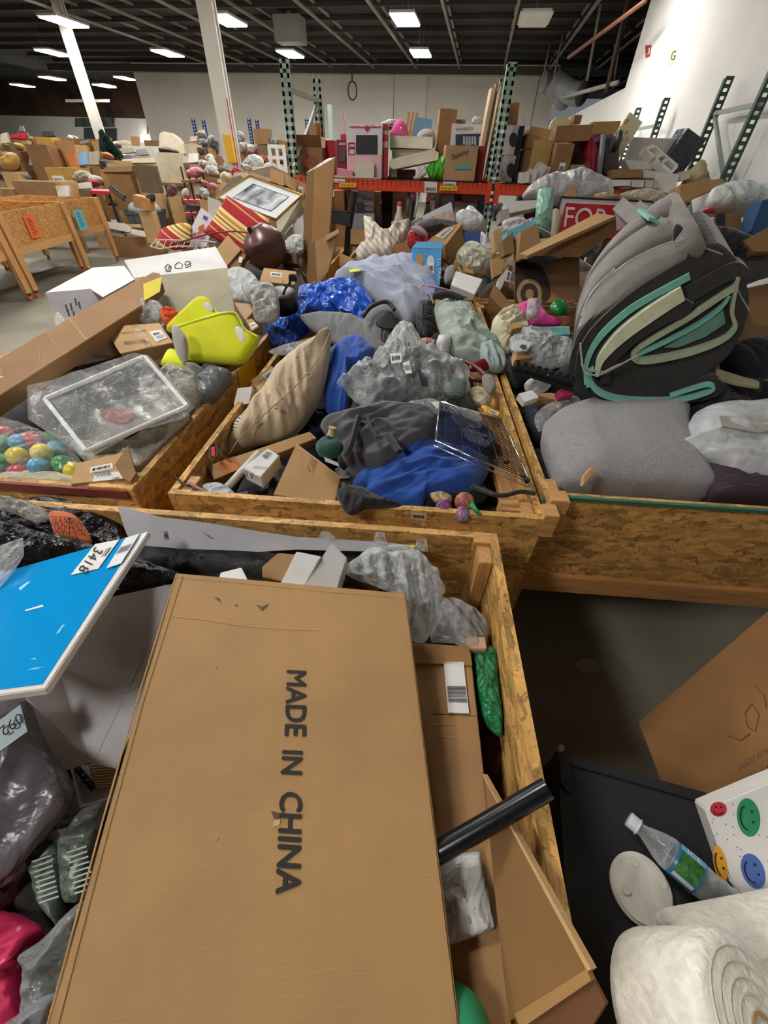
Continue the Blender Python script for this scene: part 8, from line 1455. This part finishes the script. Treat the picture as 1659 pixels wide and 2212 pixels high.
ub('carton', 'tan carton corner stuffed in the grey plastic bin', 'box', 305, 425, 452, 34, 8.3, .2, roll=12, mat=M('#b8854e', 'card')); blob('black_bag', 'small black bag at the rim of the grey plastic bin', 'bag', Pl(325, 428, y=8.4, t=70).pts([(316, 420), (332, 418), (334, 434), (318, 436)]), .05, .06, M('#17171a', 'crinkle', .4), R=6, S=24)
t = MB().tube([YP(236, 406, 8.3), YP(268, 432, 8.0)], .02, 8).tube([YP(240, 402, 8.3), YP(270, 426, 8.0)], .02, 8).build('tool_handle', M('#231a18', 'plain', .4)); tag(t, 'two dark handles leaning left of the grey plastic bin', 'tool')
# standing cartons on the floor near
def floorbox(lb, x0, x1, yt, ybot, col='k', dep=.5, yaw=0, nm='carton', **k):
    P_ = ZP((x0+x1)/2, ybot, 0); ub(nm, lb, 'box', (x0+x1)/2, yt, ybot, x1-x0, P_.y, dep, yaw=yaw, mat=M(cols[col], 'card'), zb=.0, **k)
floorbox('very tall tan carton standing on the floor behind the grey bin', 285, 372, 375, 482, 'k', .6, yaw=12, stick=True)
floorbox('flat carton with red mark low on the floor right of the table bins', 222, 272, 448, 520, 'd', .4, stick=True); floorbox('low wide carton on the floor beside the grey bin', 240, 305, 512, 556, 'd', .5, yaw=8)
floorbox('carton between the table bins and the low wide one', 205, 245, 432, 505, 'e', .4)
for (L, y, col, lb) in (([(225, 478), (268, 482), (282, 492), (280, 502), (228, 492)], 9.7, '#c9c5bd', 'white long box lying on the low carton'), ([(262, 484), (302, 484), (304, 492), (268, 490)], 9.9, '#b99464', 'tan thin box lying behind the white long box'), ([(283, 494), (316, 500), (314, 512), (282, 505)], 9.6, '#cfcac0', 'small divided white tray on the low carton'), ([(218, 498), (270, 504), (268, 512), (222, 506)], 9.7, '#7c7a78', 'grey cloth layers on the low carton')):
    slab('white_box' if 'white' in lb else 'flat_box', lb, 'box', Pl(L[0][0]+15, L[0][1]+8, y=y, t=70).pts(L), .08, M(col, 'card'))
blob('wreath', 'dark red bead wreath leaning by the pink shelves', 'wreath', Pl(372, 410, y=10.2, t=80).pts(ell(372, 411, 12, 14, 0, 12)), .05, .08, M('#6b3436', 'fur', f=30), fold=.05, fs=14, seed=9)
# black wire shelf with red tops
t = thing('black_wire_shelf', 'black wire shelf unit with bright red shelves left of the near column', 'shelf', YP(405, 470, 9.0))
for x, yt in ((390, 360), (404, 362), (420, 366), (436, 368)): MB().tube([YP(x, yt, 9.2), ZP(x+14, 490, 0) if False else V((YP(x, yt, 9.2).x, 9.2, 0))], .014, 6).build('post', BLACK, t)
for yy, x0, x1 in ((432, 396, 448), (460, 400, 448)): MB().prism([YP(x0, yy-2, 9.6), YP(x1, yy-3, 9.6), YP(x1, yy, 9.0), YP(x0, yy, 9.0)], V((0, 0, -.04))).build('red_shelf', M('#c8283c', 'plain', .4), t)
MB().prism([YP(394, 386, 9.6), YP(438, 384, 9.6), YP(438, 388, 9.0), YP(392, 390, 9.0)], V((0, 0, -.03))).build('wood_shelf', M('#7a4a2c', 'wood'), t)
t = thing('red_table', 'small red topped table left of the flattened cardboard', 'table', YP(215, 460, 10.5)); MB().prism([YP(196, 407, 11), YP(236, 409, 11), YP(236, 413, 10.4), YP(196, 412, 10.4)], V((0, 0, -.05))).build('tabletop', M('#b82838', 'plain', .4), t)
for x in (200, 234): MB().tube([YP(x, 413, 10.5), V((YP(x, 413, 10.5).x, 10.5, 0))], .03, 6).build('leg', BLACK, t)
# mid clutter right of the chair: x 400-620
MID = [(404,440,362,384,9.2,'p','s','quilted bag on the black wire shelf'), (405,428,330,352,12.0,'w','t','lampshade above the pink quilted bag'), (400,425,312,340,12.4,'c','b','curtained cream panel behind the lampshade'), (430,450,345,362,11.5,'w','s','white lampshade cap left of the column'), (444,464,333,350,12.0,'w','s','white pot with foam beside the column'), (442,475,358,382,9.3,'w','s','white pillow in clear film by the column foot'),
 (448,468,340,372,9.6,'w','s','crumpled paper shade standing by the column'), (420,445,318,335,12.6,'n','s','dark plant pot left of the column'), (428,452,300,318,13.2,'g','s','sage grey cushion on the blue rack'), (410,425,292,306,13.2,'e','t','beige folded sheet on the blue rack'), (425,448,282,300,13.4,'e','s','brown paper on the blue rack top'), (448,465,290,318,13.0,'g','s','grey plush on the blue rack'), (452,475,300,335,13.0,'n','s','black bag against the column'),
 (420,436,395,420,9.1,'w','b','small white box on the black wire shelf'), (438,450,390,402,9.0,'o','s','orange cup shape on the black wire shelf'), (448,470,395,410,9.0,'p','s','bright pink bag on the black wire shelf'), (450,478,385,395,9.2,'c','t','cream brush set lying on the shelf'), (432,452,405,430,8.8,'p','s','clear bag with pink toy'), (396,412,405,428,9.1,'w','s','white cloth on the black wire shelf'), (398,440,440,456,9.0,'n','s','dark goods under the upper red shelf'), (420,445,468,480,9.0,'e','b','beige cabinet front below the lower red shelf'), (470,500,360,372,9.5,'g','s','silver frame pieces right of the column foot'),
 (505,530,283,312,14.6,'g','s','grey bag hanging beside the blue rack'), (512,540,305,330,14.4,'e','s','mixed linens on the dark red shelf, left'), (530,555,312,330,14.4,'w','s','mixed white linens on the dark red shelf'), (550,580,278,312,14.3,'d','b','taped brown carton high on the blue rack'), (575,600,296,318,14.5,'g','s','grey bundle right of the high taped carton'), (596,612,300,318,14.6,'d','t','tan carton piece right of the grey bundle'), (600,622,305,330,14.5,'d','b','brown carton by the green rack post'), (560,580,335,352,13.5,'r','s','dark red goods under the far shelf'), (612,628,330,360,13.0,'n','s','dark goods behind the green rack post'),
 (522,570,332,372,11.0,'w','s','big clear wrapped white bundle right of the column'), (498,522,362,380,10.0,'r','s','bright red broom head by the column'), (520,540,355,368,10.4,'b','s','pale blue bag by the clear wrapped bundle'), (545,580,358,372,9.8,'c','t','cream folded towel behind the open carton'), (570,600,352,372,10.0,'w','s','white cloth beside the small white frame shelf'), (632,650,300,330,12.6,'n','t','dark leaning panel right of the rack post'), (640,660,300,322,11.5,'b','s','teal cloth behind the rack post'),
 (700,715,298,330,9.6,'w','t','white strap panel behind the red box'), (660,700,300,340,9.0,'k','b','tan carton row behind the ring print carton'), (505,545,372,392,8.8,'e','t','bent grey frame left of the open carton'), (476,500,372,392,9.0,'c','s','cream basket left of the framed picture'),
 (655,680,405,440,7.6,'k','b','tan carton right behind the framed picture'), (700,730,425,470,7.2,'d','b','brown carton left of the black chair'), (1060,1090,440,480,5.9,'n','s','black cloth low by the middle rack post')]
for i, (x0, x1, yt, yb_, Y, c_, st, where) in enumerate(MID):
    col = cols[c_]; kind = 'card' if st in 'bot' else 'cloth'; lb = where; nm = {'b': 'carton', 't': 'leaning_panel', 's': 'soft_bundle'}[st]; cat = {'b': 'box', 't': 'panel', 's': 'bundle'}[st]; rr = random.Random(i*17+2); m_ = M(col, kind) if 'clear' not in where else M('#c9cac8', 'crinkle', .2, f=9)
    if st == 'b': ub(nm, lb, cat, (x0+x1)/2, yt, yb_, x1-x0, Y, .4, yaw=rr.uniform(-8, 8), mat=m_, tape=True)
    elif st == 't': slab(nm, lb, cat, Pl((x0+x1)/2, yb_, y=Y, t=80-rr.uniform(0, 20)).pts([(x0+rr.uniform(-2, 4), yt+rr.uniform(0, 3)), (x1+rr.uniform(-4, 2), yt+rr.uniform(-1, 3)), (x1, yb_-rr.uniform(0, 3)), (x0, yb_)]), .05, m_)
    else:
        n = 9; cx_, cy_ = (x0+x1)/2, (yt+yb_)/2; L = [(cx_+(x1-x0)/2*cos(2*pi*k/n)*rr.uniform(.75, 1.15), cy_+(yb_-yt)/2*sin(2*pi*k/n)*rr.uniform(.75, 1.15)) for k in range(n)]
        blob(nm, lb, cat, Pl(cx_, cy_, y=Y, t=75).pts(L), .1, .12, m_, fold=.06, fs=7, seed=i+400, R=9, S=40)
# carriers below the mid clutter
table('long table behind the near column', -3.2, -.9, 11.4, 1.15, .9); table('raised far table under the blue rack goods', -5.3, -1.2, 14.7, 1.55, .8); table('long table left of the middle', -6.1, -4.2, 12.65, 1.1, .8)

# stacked cartons that carry the far goods
TABS = []
for o in list(COL.objects):
    if o.name.startswith('long_table'):
        tp = [c for c in o.children if c.name.startswith('tabletop')][0]; d = tp.dimensions if tp.dimensions.length else V((0, 0, 0))
        xs = [v.co.x for v in tp.data.vertices]; ys = [v.co.y for v in tp.data.vertices]; zs = [v.co.z for v in tp.data.vertices]; w0 = ORG[tp.name]
        TABS.append((w0.x+min(xs), w0.x+max(xs), w0.y+min(ys), w0.y+max(ys), w0.z+max(zs)))
SUPM = [CARD, CARD_D, M('#7d5d3a', 'card'), CARD_L, M('#6f5a44', 'card')]
wordsm = ['tan', 'brown', 'dark brown', 'light tan', 'dull brown']
sk = 0
for o in list(COL.objects):
    if o.parent or o.get('kind') or o.name.split('.')[0] not in ('carton', 'leaning_panel', 'soft_bundle', 'open_carton', 'headboard', 'artificial_tree', 'white_shelf_unit', 'wreath', 'post'): continue
    if o.name.startswith('post') or 'wire shelf' in o.get('label', '') or 'red shel' in o.get('label', ''): continue
    ms = [o] if o.type == 'MESH' else [c for c in o.children if c.type == 'MESH']
    P = [ORG[m_.name]+v.co for m_ in ms for v in m_.data.vertices]
    lo = V([min(p[i] for p in P) for i in range(3)]); hi = V([max(p[i] for p in P) for i in range(3)]); cx_, cy_ = (lo.x+hi.x)/2, (lo.y+hi.y)/2
    if cy_ < 6.9: continue
    base = max([t_[4] for t_ in TABS if t_[0] <= cx_ <= t_[1] and t_[2]-.1 <= cy_ <= t_[3]+.1 and t_[4] <= lo.z+.05] or [0.0])
    if lo.z-base < .04: continue
    w_ = max(.18, (hi.x-lo.x)*.8); dd = max(.2, min(.5, hi.y-lo.y)); z = base; top = lo.z-.002; n = max(1, round((top-base)/.55)); h = (top-base)/n
    for k in range(n):
        q = MB().box(V((cx_, cy_+.03, base+h*(k+.5))), (w_*(1-.04*(k % 2)), dd, h-.003), RZ((sk*7) % 9-4)).build('carton', SUPM[sk % 5], bevel=.006)
        lbs = o['label'].split()[:9]; tag(q, wordsm[sk % 5]+(' carton stacked under ' if n == 1 else (' upper carton below ', ' middle carton below ', ' lower carton below ', ' lowest carton below ', ' base carton below ')[min(n-1-k, 4)])+' '.join(lbs), 'box'); sk += 1
